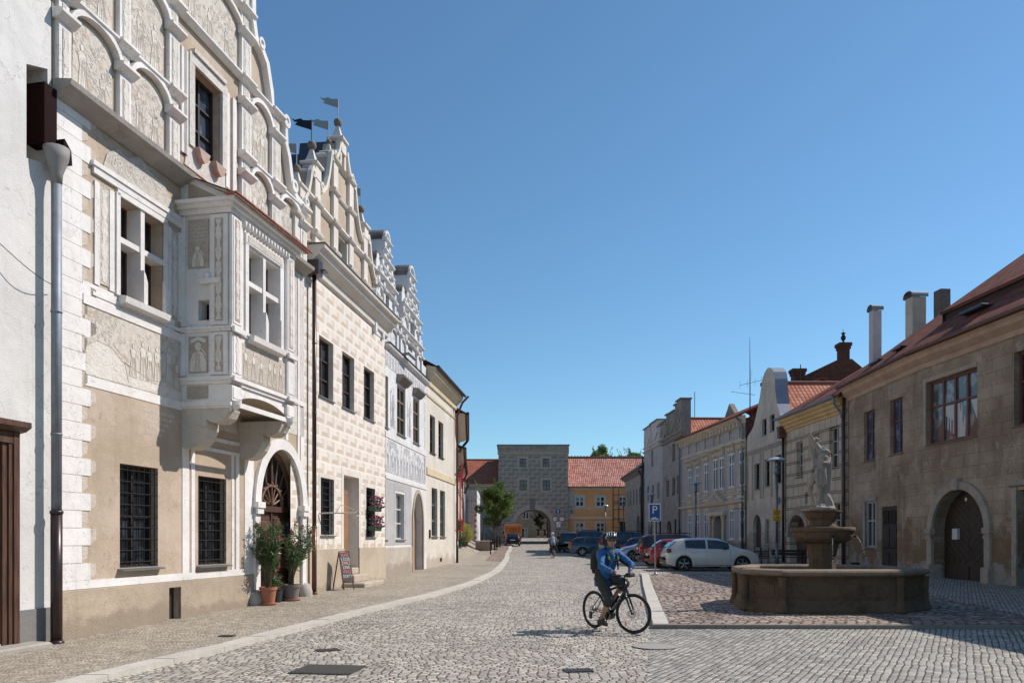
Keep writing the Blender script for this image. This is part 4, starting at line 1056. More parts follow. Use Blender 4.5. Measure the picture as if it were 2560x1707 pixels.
mb=MB();mb.box(-.02,L+.06,-.21,.0,8.845,8.865);mb.build('cornice_flashing',simple('flashing_dark',(.06,.055,.055),.5),L3.root)
mb=MB();archband(mb,4.40,6.35,2.3,.16,-.05,.02,1.35,20,z0=.3);mb.build('portal_frame',stucco('portal_sandstone',(.40,.33,.26),(.46,.38,.30),3),L3.root)
mb=MB();mb.prism(arch(4.40,6.35,.3,2.3,1.35),.3,.35);mb.build('door',wood('door_wood_plain',(.25,.15,.085),(.33,.21,.12)),L3.root)
# gables: stack of diminishing storeys with small pilasters, arched crowns on top and at the shoulders
def twin(c,hw,z0,zt,win,seed):
    out=[(c-hw,z0),(c-hw,z0+1.0),(c-hw*.86,z0+1.35),(c-hw*.86,z0+1.75),(c-hw*.62,z0+1.95)]
    st=[(hw,z0+1.15),(hw*.78,z0+2.15),(hw*.45,z0+2.9),(hw*.24,zt)]
    lp=[]
    zb_=z0
    for k,(w_,z) in enumerate(st):
        lp.append((w_,zb_,z));zb_=z
    left=[];right=[]
    for w_,a,b in lp: left+=[(c-w_,a),(c-w_,b)];right+=[(c+w_,a),(c+w_,b)]
    crown=[(c+hw*.24*math.cos(math.pi*k/8),zt+hw*.24*math.sin(math.pi*k/8)) for k in range(1,8)]
    out=right+crown+left[::-1]
    o2=[]
    for p in out:
        if not o2 or (Vector(p)-Vector(o2[-1])).length>1e-4:o2.append(p)
    mb=MB();mb.wall(o2,[win],0,.3,0,0,back=.55);mb.build('gable',[M_w3],L3.root)
    q=MB()
    for w_,a,b in lp:
        n=max(1,int(round(w_*2/.95)))
        xs=[c-w_+ (2*w_)*k/n for k in range(n+1)]
        q.sweep([(0,b-.09),(-.12,b-.05),(-.17,b),(-.17,b+.04),(0,b+.07)],c-w_-.08,c+w_+.08)
        q.sweep([(0,b-.35),(-.1,b-.31),(-.12,b-.27),(0,b-.25)],c-w_-.05,c+w_+.05)
        for i,x in enumerate(xs):
            x=min(max(x,c-w_+.1),c+w_-.1)
            if win[0][0]-.1<x<win[1][0]+.1 and a<win[2][1]: continue
            q.box(x-.1,x+.1,-.09,0,a,b-.09);q.bbox(x-.15,x+.15,-.17,0,b-.45,b-.35,.02)
        for i in range(n):
            m_=(xs[i]+xs[i+1])/2
            if win[0][0]-.4<m_<win[1][0]+.4 and a<win[2][1]: continue
            if b-a>.7: archband(q,xs[i]+.14,xs[i+1]-.14,b-.62,.06,-.08,0,.2,8)
    archband(q,c-hw*.24+.06,c+hw*.24-.06,zt,.08,-.10,0,None,12)
    # volutes and arched shoulders
    for sg in (-1,1):
        for (w_,z) in ((hw*.78,z0+1.15),(hw*.45,z0+2.15),):
            x=c+sg*(w_+.16);q.T=Matrix.Translation((x,-.1,z+.2))@Matrix.Rotation(R(90),4,'X');q.lathe([(.07,-.5),(.07,.0),(.17,.0),(.17,-.5)],n=12);q.T=None
    q.build('gable_moulding',M_w3,L3.root)
    d=MB();
    for sg in (-1,1):
        x=c+sg*hw*.60;zz=z0+2.2;d.prism([(x-.28,zz-.1),(x+.28,zz-.1),(x+.28,zz+.45)]+[(x+.28*math.cos(math.pi*k/8),zz+.45+.28*math.sin(math.pi*k/8)) for k in range(1,8)]+[(x-.28,zz+.45)],0,.5)
    d.build('gable_shoulder',[M_w3],L3.root)
    e=MB();pts=[(c+(hw*.24+.03)*math.cos(math.pi*k/10),zt+(hw*.24+.03)*math.sin(math.pi*k/10)) for k in range(11)];rib(e,pts,.06,-.02,.57)
    for sg in (-1,1):
        x=c+sg*hw*.60;zz=z0+2.2;rib(e,[(x+.31*math.cos(math.pi*k/8),zz+.45+.31*math.sin(math.pi*k/8)) for k in range(9)],.06,-.02,.52)
    e.build('gable_cap',stucco('lichen_cap',(.13,.115,.10),(.22,.20,.18),3,.01),L3.root)
    window(L3,win[0][0],win[1][0],win[0][1],win[2][1],.2,MATS['frame_ochre'],.06,2,(.3,.6))
twin(.05,1.6,8.86,12.5,rect(-.1,.55,9.4,10.9),1)
twin(4.0,2.0,8.86,12.5,rect(3.6,4.35,9.4,10.9),2)
mb=MB();mb.prism([(0,8.8),(7.1,8.8),(5.4,10.8),(4.0,12.4),(2.3,10.4),(.35,12.2)],.55,9,0);mb.build('roof',simple('roof_pinkish',(.30,.22,.20),.8),L3.root)
mb=MB();mb.tube([(2.2,.0,8.9),(2.2,-.35,8.95),(3.1,-.4,8.92)],.06,8);mb.build('gutter_spout',MATS['zinc'],L3.root)
# ---------------- cream plain house
L4=House('cream_house',(-3.91,35.6),(-3.14,42.8),'plain cream two storey house with a red downpipe at its far corner')
M_c4=stucco('cream_wall',(.66,.61,.53),(.60,.55,.47),.7,dirt=(.38,.32,.26),dz=(.2,1.0));M_c4b=stucco('cream_cornice',(.64,.54,.38),(.58,.48,.33),.8)
L=L4.L;g4=L4.gnd
uw=[(.75,1.95,5.75,7.5),(2.75,4.0,5.75,7.5)];lw_=[(1.15,2.5,1.78,4.1),(3.15,4.45,1.78,4.1)]
mb=MB();mb.wall([(0,0),(L,0),(L,9.0),(0,9.0)],[rect(*w) for w in uw+lw_],0,.25,0);mb.box(0,L,.6,9,0,9.0,0);mb.build('wall',[M_c4],L4.root)
for w in uw: window(L4,*w,.2,MATS['frame_brown'],.06,2,(.33,.66),.08,MATS['frame_brown'])
for w in lw_: window(L4,*w,.2,MATS['frame_white'],.05,2,(.33,.66),.08,MATS['frame_brown'],grille=(5,6,.1))
mb=MB();mb.sweep([(0,8.7),(-.08,8.75),(-.1,8.95),(-.25,9.1),(-.38,9.22),(-.45,9.4),(-.46,9.5),(0,9.6)],0,L+.1);mb.sweep([(0,8.2),(-.04,8.22),(-.06,8.3),(0,8.33)],0,L);mb.sweep([(0,4.6),(-.05,4.63),(-.05,4.95),(0,4.98)],0,L);mb.build('cornice',M_c4b,L4.root)
mb=MB();mb.prism([(0,0)],0,0) if False else None
mb.face([(0,-.5,9.55),(L+.15,-.5,9.55),(L+.15,4.5,12.2),(0,4.5,12.2)],uv=[(0,0),(7,0),(7,5.6),(0,5.6)]);mb.face([(0,4.5,12.2),(L+.15,4.5,12.2),(L+.15,9,9.5),(0,9,9.5)],uv=[(0,0),(7,0),(7,5.6),(0,5.6)]);mb.face([(L,0,9.5),(L,9,9.5),(L,4.5,12.1)],m=1);mb.build('roof',[M_roofr,M_c4],L4.root)
mb=MB();mb.tube([(0,-.55,9.52),(L+.15,-.55,9.5)],.07,8);mb.build('gutter',MATS['frame_dark'],L4.root)
x=L-.15;downpipe(L4.root,x,-.16,g4(x),8.4,[MATS['pipe_red'],MATS['pipe_brown']],.06,[(x,-.45,9.1),(x,-.8,9.45)],split=g4(x)+1.3)
mb=MB();mb.box(.55,.75,-.05,-.001,1.7,2.1);mb.build('letterbox',MATS['iron'],L4.root)
mb=MB();mb.box(3.1,3.6,-.012,.0,.55,.72);mb.build('cellar_vent',MATS['iron'],L4.root)
# ================= right hand houses
def mstreet(name,c1,c2,line,dirt,bump=.004): return None
def incised(name,c1,c2,dk,dirt,w_=.9,h_=.42,dz=(.6,2.6)):     # worn plaster with scratched geometric blocks
    if name in MATS:return MATS[name]
    g=G(name);x,y,z=g.coord();wob=g.noise(g.vec,.6,2)*.1
    zz=(z+wob)/h_;row=zz.floor();v=zz.frac();xx=(x+wob)/w_+row.mod2()*.5;u=xx.frac();k=g.white(xx.floor(),row)
    ln=(v.lt(.07)).max(u.lt(.035)).max((((u-.5).abs()+(v-.5).abs()*.42-.42).abs()).lt(.022)*(k.gt(.35)))
    n=g.noise(g.vec,.5,5,.6);n2=g.noise(g.vec,50,2);n3=g.noise(g.vec,4,4,.65)
    c=g.mix(n.step(.38,.62),tuple(c1),tuple(c2));c=g.mix(ln*(n3.step(.3,.6))*.6,c,tuple(dk))
    c=g.mix(((u-.5).abs().lt(.3))*(v.gt(.2))*(v.lt(.75))*(k.gt(.5))*.18,c,tuple(dk))
    c=g.scale(c,n2*.2+n3*.45+.68)
    lp=g.noise(g.vec,.8,6,.7).step(.53,.6);c=g.mix(lp*.45,c,(.46,.38,.295))
    sk_=g.noise(g.comb(x*2.5,y*2.5,z*.3),1.,5,.7).step(.5,.72);c=g.scale(c,sk_*-.38+1.06)
    m=(g.noise(g.vec,.9,6,.7)+(z-dz[0])/(dz[1]-dz[0])*-.35+.3).step(.5,.62);c=g.mix(m*.7,c,tuple(dirt))
    m2=(g.noise(g.vec,1.6,6,.7)+z*-.3+.25).step(.48,.54);c=g.mix(m2*.8,c,(.30,.29,.27))
    g.bump(n2*.3+ln*-.6+n3+m2*-.4,.012);MATS[name]=g.out(c,.92,spec=.15);return MATS[name]
M_old=incised('worn_sgraffito_plaster',(.37,.29,.215),(.25,.185,.13),(.16,.12,.085),(.19,.12,.065))
M_corn=stucco('cornice_peach',(.49,.335,.245),(.41,.28,.20),1.2)
M_roofd=tiles('roof_tiles_dark',(.155,.045,.03),(.28,.10,.065),.2,.30)
M_roofo=tiles('roof_tiles_orange',(.42,.15,.09),(.55,.25,.17),.24,.36,(.12,.05,.04),.05)
M_roofn=tiles('roof_tiles_small',(.34,.11,.065),(.44,.16,.095),.2,.25,(.15,.05,.035),.03)
M_sand=stucco('arch_sandstone',(.36,.30,.24),(.44,.37,.30),3,.01)
def roofplane(mb,x0,x1,y0,z0,y1,z1,m=0,xa=None,xb=None,th=.12):
    l=math.hypot(y1-y0,z1-z0);xa=x0 if xa is None else xa;xb=x1 if xb is None else xb
    mb.face([(x0,y0,z0),(x1,y0,z0),(xb,y1,z1),(xa,y1,z1)],uv=[(x0,0),(x1,0),(xb,l),(xa,l)],m=m)
    mb.face([(x0,y0,z0-th),(xa,y1,z1-th),(xb,y1,z1-th),(x1,y0,z0-th)],m=m)
    mb.face([(x0,y0,z0-th),(x1,y0,z0-th),(x1,y0,z0),(x0,y0,z0)],m=m)
    mb.face([(x1,y0,z0-th),(xb,y1,z1-th),(xb,y1,z1),(x1,y0,z0)],m=m);mb.face([(x0,y0,z0),(xa,y1,z1),(xa,y1,z1-th),(x0,y0,z0-th)],m=m)
# ---- near corner house, two stretches of front meeting at a slight bend
R3=House('corner_house',(15.3,29.4),(17.75,0.0),'weathered brown house nearest on the right, with arched gate and red window frames')
M_fr=MATS['frame_red']
L=R3.L
mb=MB()
bw=rect(.5,3.3,5.13,7.45);bw2=rect(5.0,7.9,5.2,7.5);gate=arch(.95,3.75,-.1,1.95,1.45)
rd=rect(5.15,6.6,-.1,3.2);w3=rect(9.3,11.0,5.2,7.3);w4=rect(9.2,10.6,1.2,3.1);w5=[rect(a,a+1.6,5.2,7.3) for a in (13.5,17,20.5,24)]
mb.wall([(0,-.3),(L,-.3),(L,8.5),(0,8.5)],[bw,bw2,gate,rd,w3,w4]+w5,0,[.25,.25,.5,.3,.25,.25]+[.25]*4,0);mb.box(0,L,.7,10,-.3,8.4,0)
# second stretch, in this house's own frame
q0=Vector((15.5,35.9));rel=R3.root.matrix_world
c_,s_=R3.d.x,R3.d.y
def tolocal(p): v=Vector(p)-R3.p0;return Vector((v.x*c_+v.y*s_,-v.x*s_+v.y*c_))
A=tolocal((15.5,35.9));Bp=Vector((0,0));dd=(Bp-A);LL2=dd.length;ang=math.atan2(dd.y,dd.x)
T2=Matrix.Translation((A.x,A.y,0))@Matrix.Rotation(ang,4,'Z')
mb.T=T2
fw_=[rect(1.65,2.75,5.05,7.2),rect(4.2,5.3,5.08,7.28)];gw_=rect(1.8,2.85,1.3,3.3);sd=rect(3.42,4.8,-.1,3.0)
mb.wall([(0,-.3),(LL2,-.3),(LL2,8.5),(0,8.5)],fw_+[gw_,sd],0,[.22,.22,.2,.15],0);mb.box(0,LL2,.7,10,-.3,8.4,0);mb.T=None
mb.build('wall',[M_old],R3.root)
class Fr:   # second stretch as a frame whose children go under the same house
    pass
def win2(*a,**k):
    fr=window(R3,*a,**k);fr.matrix_local=T2;return fr
bigs=dict(rec=.22,fm=M_fr,fw=.09,cols=4,rows=(.6,),sill=.05,sillm=M_fr)
M_cg=glassm('curtained_glass',(.10,.10,.095),.06)
window(R3,.5,3.3,5.13,7.45,**bigs,gl=M_cg);window(R3,5.0,7.9,5.2,7.5,**bigs);window(R3,9.3,11.0,5.2,7.3,rec=.2,fm=M_fr,fw=.08,sill=.05,sillm=M_fr)
window(R3,9.2,10.6,1.2,3.1,rec=.2,fm=M_fr,fw=.08)
for w in w5: window(R3,w[0][0],w[1][0],5.2,7.3,rec=.2,fm=M_fr,fw=.08,sill=.05,sillm=M_fr)
mbc=MB()
for k in range(9): mbc.box(1.25+.15*k,1.31+.15*k,.232,.234,5.25,6.45)
mbc.box(1.2,2.55,.2345,.235,5.25,6.45);mbc.box(2.62,3.15,.2345,.235,5.25,6.45);mbc.build('curtain',simple('curtain_white',(.55,.54,.52),.8),R3.root)
mb=MB();mb.box(.5,3.3,-.02,0,7.46,7.6);mb.box(.36,.5,-.02,0,5.1,7.6);mb.build('window_surround',M_sand,R3.root)
gsky=glassm('sky_glass',(.05,.08,.13),.05)  # reflected sky painted in as a blue glass colour
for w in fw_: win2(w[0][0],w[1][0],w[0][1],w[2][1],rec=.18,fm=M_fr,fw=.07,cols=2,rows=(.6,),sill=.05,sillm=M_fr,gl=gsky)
win2(gw_[0][0],gw_[1][0],1.3,3.3,rec=.12,fm=simple('frame_grey',(.34,.34,.33),.6),fw=.09,cols=2,rows=(.58,),sill=.08)
mb=MB();mb.T=T2
for a,b,z0,z1 in ((1.62,1.8,1.2,3.45),(2.85,3.0,1.2,3.45),(1.62,3.0,3.3,3.46)): mb.box(a,b,-.03,.02,z0,z1)
mb.T=None;mb.build('window_surround',stucco('surround_grey',(.36,.35,.33),(.30,.29,.27),3),R3.root)
mb=MB();mb.T=T2;mb.box(3.44,4.78,.04,.1,.1,2.98)
for a,b in ((3.5,4.07),(4.15,4.72)):
    mb.bbox(a,b,.0,.04,.2,1.15,.02);mb.bbox(a,b,.0,.04,1.3,2.2,.02)
    for k in range(4): mb.box(a+.03+k*.14,a+.09+k*.14,.0,.04,2.3,2.85)
mb.T=None;mb.build('side_door',wood('door_wood_black',(.025,.016,.012),(.045,.03,.022)),R3.root)
mb=MB();archband(mb,.95,3.75,1.95,.28,-.10,.02,1.45,22,z0=-.1);mb.bbox(2.2,2.5,-.18,.02,3.36,3.78,.02)
for a,b in ((.62,.98),(3.72,4.08)): mb.bbox(a,b,-.16,.03,1.85,2.05,.02);mb.box(a+.03,b-.03,-.14,.02,1.68,1.8);mb.bbox(a-.0,b+.0,-.2,.3,-.1,.75,.03)
mb.build('gate_frame',M_sand,R3.root)
M_gate=wood('gate_wood',(.032,.022,.016),(.05,.035,.025))
mb=MB();mb.prism(arch(.95,3.75,-.1,1.95,1.45),.42,.46);gt=mb.build('gate_leaf',M_gate,R3.root)
mb=MB()
for sg,c in ((1,2.37),(-1,2.33)):
    for k in range(16):
        z=-.4+k*.26;x0,x1=(c,c+1.36) if sg>0 else (c-1.34,c);z0,z1=z,z+1.0
        def ok(x,zz):
            dx=abs(x-2.35)/1.4;return zz>.75 and dx<1 and zz<1.95+1.42*(1-dx*dx)**.5-.03
        pts=[]
        n=16
        for i in range(n+1):
            t=i/n;x=c+sg*1.33*t;zz=z+1.05*t
            if ok(x,zz) and ok(x,zz+.22): pts.append((x,zz))
        if len(pts)>2: rib(mb,[(p[0],p[1]+.1) for p in pts],.19,.405,.42)
mb.box(1.05,2.31,.39,.42,.1,.7);mb.box(2.39,3.65,.39,.42,.1,.7);mb.build('gate_board',M_gate,gt)
mb=MB();mb.bbox(1.55,1.83,.30,.41,1.65,2.05,.02);mb.build('letterbox',simple('letterbox_grey',(.55,.55,.54),.5),gt)
mb=MB();mb.box(2.1,2.2,.40,.41,3.0,3.12);mb.build('number_plate',MATS['white_lime'],gt)
mb=MB();mb.tube([(2.38,.38,1.35),(2.38,.33,1.35),(2.5,.33,1.35)],.02,6);mb.build('handle',MATS['iron'],gt)
mb=MB();mb.box(5.15,6.6,.22,.26,-.1,3.15);mb.build('shop_door',stucco('door_dark_patch',(.05,.045,.04),(.08,.075,.07),3),R3.root)
mb=MB();mb.box(4.95,5.15,-.05,.02,-.1,3.3);mb.box(6.6,6.8,-.05,.02,-.1,3.3);mb.sweep([(0,3.3),(-.12,3.34),(-.14,3.5),(0,3.52)],4.85,6.9);mb.build('door_surround',M_sand,R3.root)
mb=MB()
cor=[(0,7.98),(-.05,8.0),(-.08,8.16),(-.16,8.22),(-.30,8.34),(-.34,8.46),(-.42,8.52),(-.42,8.62),(0,8.66)]
mb.sweep(cor,-.02,L+.2);mb.T=T2;mb.sweep(cor,-.1,LL2+.03);mb.T=None;mb.build('cornice',M_corn,R3.root)
mb=MB();mb.tube([(-.0,-.52,8.62),(L,-.52,8.64)],.075,8);mb.T=T2;mb.tube([(-.1,-.52,8.62),(LL2,-.52,8.62)],.075,8);mb.T=None;mb.build('gutter',simple('gutter_rust',(.13,.07,.05),.6,.2),R3.root)
# roof: slopes back from the eaves, verge at the far end
mb=MB();zr=13.0;dr_=5.6
roofplane(mb,-.1,L,-.45,8.66,dr_,zr)
roofplane(mb,-.1,L,dr_*2+.4,8.66,dr_,zr)
# far stretch
a=T2@Vector((-.25,-.45,8.66));b=T2@Vector((LL2,-.45,8.66));r1=T2@Vector((-.25,dr_,zr));r0=Vector((-.1,dr_,zr))
mb.face([a,(-.1,-.45,8.66),r0,r1],uv=[(-7,0),(0,0),(0,7.4),(-7,7.4)]);bk=T2@Vector((-.25,dr_*2+.4,8.66))
mb.face([r1,r0,(-.1,dr_*2+.4,8.66),bk],uv=[(-7,7.4),(0,7.4),(0,0),(-7,0)]);mb.face([a,r1,bk],m=1)
mb.face([a-Vector((0,0,.12)),a,r1,r1-Vector((0,0,.12))],m=1)
rf=mb.build('roof',[M_roofd,stucco('gable_brickish',(.20,.14,.11),(.26,.19,.15),2)],R3.root)
# raised upper part of the roof with the shade under its edge coloured in as a dark box
mb=MB()
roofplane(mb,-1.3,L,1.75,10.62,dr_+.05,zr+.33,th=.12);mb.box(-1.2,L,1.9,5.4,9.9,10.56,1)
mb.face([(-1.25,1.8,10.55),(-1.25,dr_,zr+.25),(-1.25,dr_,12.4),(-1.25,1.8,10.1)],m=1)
mb.build('roof_raised_edge',[M_roofd,simple('roof_gap_shade',(.05,.035,.03),.9)],R3.root)
mb=MB();mb.bbox(1.4,2.6,.65,1.25,9.68,9.8,.02);mb.T=T2;mb.bbox(3.2,4.0,.5,1.1,9.5,9.6,.02);mb.bbox(.9,1.9,.5,1.0,9.42,9.54,.02);mb.T=None;mb.build('skylight',[simple('skylight_frame',(.06,.06,.065),.3,.6)],R3.root)
def chimney(root,x,y,z0,z1,w_,d_,mats,cap='metal',name='chimney'):
    mb=MB();mb.box(x-w_/2,x+w_/2,y-d_/2,y+d_/2,z0,z1)
    if cap=='flare': mb.box(x-w_/2-.12,x+w_/2+.12,y-d_/2-.12,y+d_/2+.12,z1-.22,z1);mb.box(x-w_/2-.06,x+w_/2+.06,y-d_/2-.06,y+d_/2+.06,z1-.42,z1-.22)
    c=mb.build(name,mats[0],root)
    if cap=='metal':
        q=MB();n=8
        o=[(x-w_/2-.06,z1)]+[(x+(w_/2+.06)*math.cos(math.pi-math.pi*k/n),z1+.12+.2*math.sin(math.pi*k/n)) for k in range(n+1)]+[(x+w_/2+.06,z1)]
        rib(q,o,.03,y-d_/2-.08,y+d_/2+.08);q.build('chimney_cap',mats[1],c)
    return c
M_chw=stucco('chimney_pale',(.56,.47,.37),(.46,.39,.31),2);M_chb=stucco('chimney_brick',(.23,.19,.165),(.17,.14,.12),6,.02)
M_cht=stucco('chimney_white',(.58,.50,.48),(.52,.45,.43),2)
def rl(px,Y):   # world point on a pixel column at depth Y -> local
    return tolocal((at(px,Y),Y))
p=rl(2355,38.0);chimney(R3.root,p.x,p.y,11.5,zat(726,38),.55,.5,[M_chb,MATS['zinc']],cap='')
# ---- house with drawn block pattern
R4=House('block_pattern_house',(15.2,43.35),(15.52,36.0),'cream house with scratched brick pattern and yellow cornice behind the fountain statue')
def linework(name,c1,c2,dk,w_,h_,z0=0):
    if name in MATS:return MATS[name]
    g=G(name);x,y,z=g.coord();wob=g.noise(g.vec,.5,2)*.16
    v0=(z-z0+wob)/h_;row=v0.floor();v=v0.frac();xx=(x+wob*.3)/w_+g.white(row,2.);u=xx.frac()
    ln=(v.lt(.09)).max((v-.19).abs().lt(.045)).max(u.lt(.07)*(v.gt(.2)))
    n2=g.noise(g.vec,50,2);n3=g.noise(g.vec,1.2,5,.65)
    c=g.mix(n3.step(.35,.65),tuple(c1),tuple(c2));c=g.mix(ln*.85,c,tuple(dk));c=g.scale(c,n2*.25+.87)
    g.bump(ln*-.6+n2*.4,.008);MATS[name]=g.out(c,.92,spec=.15);return MATS[name]
M_r4=linework('scratched_blocks',(.58,.49,.385),(.48,.40,.31),(.17,.13,.10),.62,.62,.2)
L=R4.L;g4=R4.gnd
uw=[(1.5,2.3,4.96,6.85),(3.5,4.35,5.0,6.95),(5.4,6.4,5.08,7.05)];gw_=(5.85,6.75,1.35,3.4);ad=arch(.55,2.85,.1,1.9,1.05);hole=rect(2.6,2.9,3.5,4.1)
mb=MB();mb.wall([(0,-.3),(L,-.3),(L,8.4),(0,8.4)],[rect(*w) for w in uw]+[rect(*gw_),ad,hole],0,[.25,.25,.25,.22,.5,.2],0);mb.box(0,L,.6,10,-.3,7.7,0);mb.build('wall',[M_r4],R4.root)
for w in uw: window(R4,*w,.22,simple('frame_cream',(.46,.42,.33),.6),.06,2,(.33,.66),.08,MATS['frame_dark'])
window(R4,*gw_,.18,MATS['frame_cream'],.06,2,(.6,),.08)
mb=MB();mb.box(2.6,2.9,.18,.2,3.5,4.1);mb.build('wall_opening',MATS['frame_dark'],R4.root)
mb=MB();archband(mb,.55,2.85,1.9,.28,-.09,.02,1.05,18,z0=None)
for a,b in ((.3,.62),(2.78,3.1)): mb.bbox(a,b,-.14,.03,1.8,1.98,.02)
mb.build('portal_frame',M_sand,R4.root)
mb=MB();mb.prism(arch(.55,2.85,.1,1.9,1.05),.42,.46);mb.box(1.68,1.72,.40,.42,.1,2.9);mb.build('door',wood('door_wood_brown',(.06,.035,.025),(.09,.05,.035)),R4.root)
mb=MB();M_yc=stucco('cornice_yellow',(.64,.44,.21),(.54,.37,.18),1.5)
cor=[(0,7.55),(-.06,7.58),(-.07,7.68),(-.16,7.74),(-.17,7.84),(-.28,7.92),(-.29,8.02),(-.42,8.12),(-.44,8.26),(0,8.34)]
mb.sweep(cor,.02,L-.25);mb.build('cornice',M_yc,R4.root)
mb=MB();mb.tube([(-.25,-.52,8.30),(L-.35,-.52,8.30)],.085,10);mb.tube([(L-.42,-.52,8.28),(L-.42,-.50,8.0),(L-.40,-.2,7.6),(L-.36,-.14,7.3)],.06,8);mb.build('gutter',MATS['zinc'],R4.root)
downpipe(R4.root,L-.30,-.14,g4(L)+.05,7.5,[MATS['zinc'],MATS['pipe_brown']],.05);downpipe(R4.root,L-.12,-.16,g4(L)+.05,8.2,[simple('pipe_rust',(.09,.045,.03),.5,.3),MATS['pipe_brown']],.07)
downpipe(R4.root,.06,-.16,g4(0)+.05,7.3,[MATS['pipe_brown'],MATS['pipe_brown']],.07)
mb=MB();mb.box(-.2,.2,-.4,-.05,7.25,7.5);mb.prism([(-.25,7.9),(.2,7.9),(.1,7.45),(-.1,7.45)],-.42,-.02);mb.build('rain_hopper',simple('hopper_rust',(.13,.055,.035),.6),R4.root)
mb=MB();roofplane(mb,0,L+.1,-.5,8.36,5.0,11.6);roofplane(mb,0,L+.1,10.5,8.36,5.0,11.6);mb.face([(0,-.5,8.36),(0,10.5,8.36),(0,5,11.6)],m=0,uv=[(0,0),(1,0),(1,1)])
mb.build('roof',M_roofd,R4.root)
# chimneys on the courtyard side
def r4l(px,Y):
    v=Vector((at(px,Y),Y))-R4.p0;d=R4.d;return Vector((v.x*d.x+v.y*d.y,-v.x*d.y+v.y*d.x))
p=r4l(2188,42);chimney(R4.root,p.x,p.y,9.5,zat(778,42),.46,.46,[M_cht,MATS['zinc']])
p=rl(2289,39.0);chimney(R3.root,p.x,p.y,11.0,zat(746,39),.62,.7,[M_chw,MATS['zinc']])
# ---- brick firewall gable behind
FWY=47.0
fg=empty('brick_gable',(at(2050,FWY+6),FWY+6,0),0,'dark red brick gable wall with chimneys, rising behind the roofs on the right','firewall')
mb=MB();Yf=FWY+6
def fp(px,py): return (at(px,Yf)-at(2050,Yf),zat(py,Yf))
M_bk=stucco('old_brick',(.16,.075,.05),(.10,.055,.042),4,.03,gr=.5,grain=14)
mb.prism([(fp(1960,990)),(fp(1976,963)),(fp(2008,940)),(fp(2098,897)),(fp(2130,897)),(fp(2170,930)),(fp(2290,1000)),(fp(2290,1340)),(fp(1960,1340))],0,.6);mb.build('firewall',M_bk,fg)
p=fp(2113,860);chimney(fg,p[0],.3,fp(0,900)[1]-.5,p[1]+.1,.62,.62,[M_bk,M_bk],cap='flare')
p=fp(1998,925);chimney(fg,p[0],.3,fp(0,960)[1]-1,p[1]+.1,.72,.62,[M_bk,M_bk],cap='flare')
mb=MB();p=fp(2113,858);mb.lathe([(.14,0),(.05,.12),(.16,.28),(.17,.42),(.07,.58),(.16,.68),(.03,.75),(.02,.95)],p[0],.3,10,cz=p[1]+.08);mb.build('finial',MATS['iron'],fg,smooth=True)
mb=MB();p=fp(2000,965);mb.tube([(p[0],-.1,p[1]-.3),(p[0],-.1,zat(912,Yf))],.035,6);mb.build('lightning_rod',simple('rod_rust',(.12,.05,.04),.6),fg)
# ---- house with the curved gable
R5=House('curved_gable_house',(15.1,50.2),(15.2,43.45),'narrow pale house with a tall rounded gable, right of the lilac house')
M_r5=stucco('patchy_cream',(.60,.52,.43),(.48,.41,.335),.8,.006,dirt=(.30,.25,.20),dz=(.3,2.4),gr=.3)
M_r5g=stucco('patchy_band',(.38,.32,.25),(.31,.26,.205),1.5)
L=R5.L;g5=R5.gnd
gab5=[(.0,7.0),(.0,7.75),(.25,8.25),(.85,8.45),(1.35,8.7),(1.85,9.3),(2.3,9.95),(2.6,10.4),(2.8,10.9),(3.05,11.35),(3.45,11.65),(4.0,11.8),(4.55,11.65),(4.95,11.35),(5.15,10.9),(5.2,10.3),(5.5,9.4),(5.95,8.75),(6.3,8.45),(6.6,8.35),(L,7.9),(L,7.0)]
gwz=[rect(2.95,3.75,7.9,8.85),rect(4.3,5.1,7.95,8.9)]
uw=[(1.5,2.5,4.72,6.3),(3.4,4.3,4.78,6.4),(5.2,6.2,4.85,6.45)];ad=arch(1.25,2.8,.3,2.35,.8);gw_=(3.5,4.25,1.3,2.85);gw2=(5.5,6.1,1.3,2.85)
mb=MB();mb.wall([(0,-.3),(L,-.3)]+gab5[::-1]+[],gwz+[rect(*w) for w in uw]+[ad,rect(*gw_),rect(*gw2)],0,.25,0,0);mb.box(0,L,.6,10,-.3,8,0)
n=len(gab5)
for k in range(n-1):
    a,b=gab5[k],gab5[k+1];mb.face([(a[0],0,a[1]),(b[0],0,b[1]),(b[0],.75,b[1]),(a[0],.75,a[1])],m=1)
mb.prism(gab5,.74,.75,1)
mb.build('wall',[M_r5,simple('gable_sheet',(.27,.29,.33),.55,.3,var=.2)],R5.root)
mb=MB()
for a,b in ((.12,.36),(1.05,1.3),(2.6,2.85),(3.1,3.3),(4.5,4.8),(6.35,6.6)): mb.box(a,b,-.02,.01,4.1,6.9)
mb.box(.05,L-.05,-.025,.01,6.95,7.22);mb.build('pilaster_band',M_r5g,R5.root)
for w in uw: window(R5,*w,.2,MATS['frame_dark'],.06,2,(.6,),.06)
for w in gwz: window(R5,w[0][0],w[1][0],w[0][1],w[2][1],.2,MATS['frame_dark'],.05,2,(.5,),.06)
window(R5,*gw_,.12,MATS['frame_grey'],.06,2,(.6,),.08);window(R5,*gw2,.12,MATS['frame_grey'],.06,2,(.6,),.08)
mb=MB();mb.prism(arch(1.25,2.8,.3,2.35,.8),.22,.26);mb.build('door',MATS['frame_dark'],R5.root)
mb=MB();mb.box(.05,L,-.03,.0,-.2,1.15);mb.build('plinth',stucco('plinth_grey',(.30,.28,.25),(.25,.23,.2),1),R5.root)
mb=MB();mb.tube([(.15,-.05,3.6),(.15,-.9,3.6),(.15,-.9,3.3)],.02,6);mb.tube([(.15,-.05,3.2),(.15,-.5,3.5)],.012,6);mb.build('sign_bracket',MATS['iron'],R5.root)
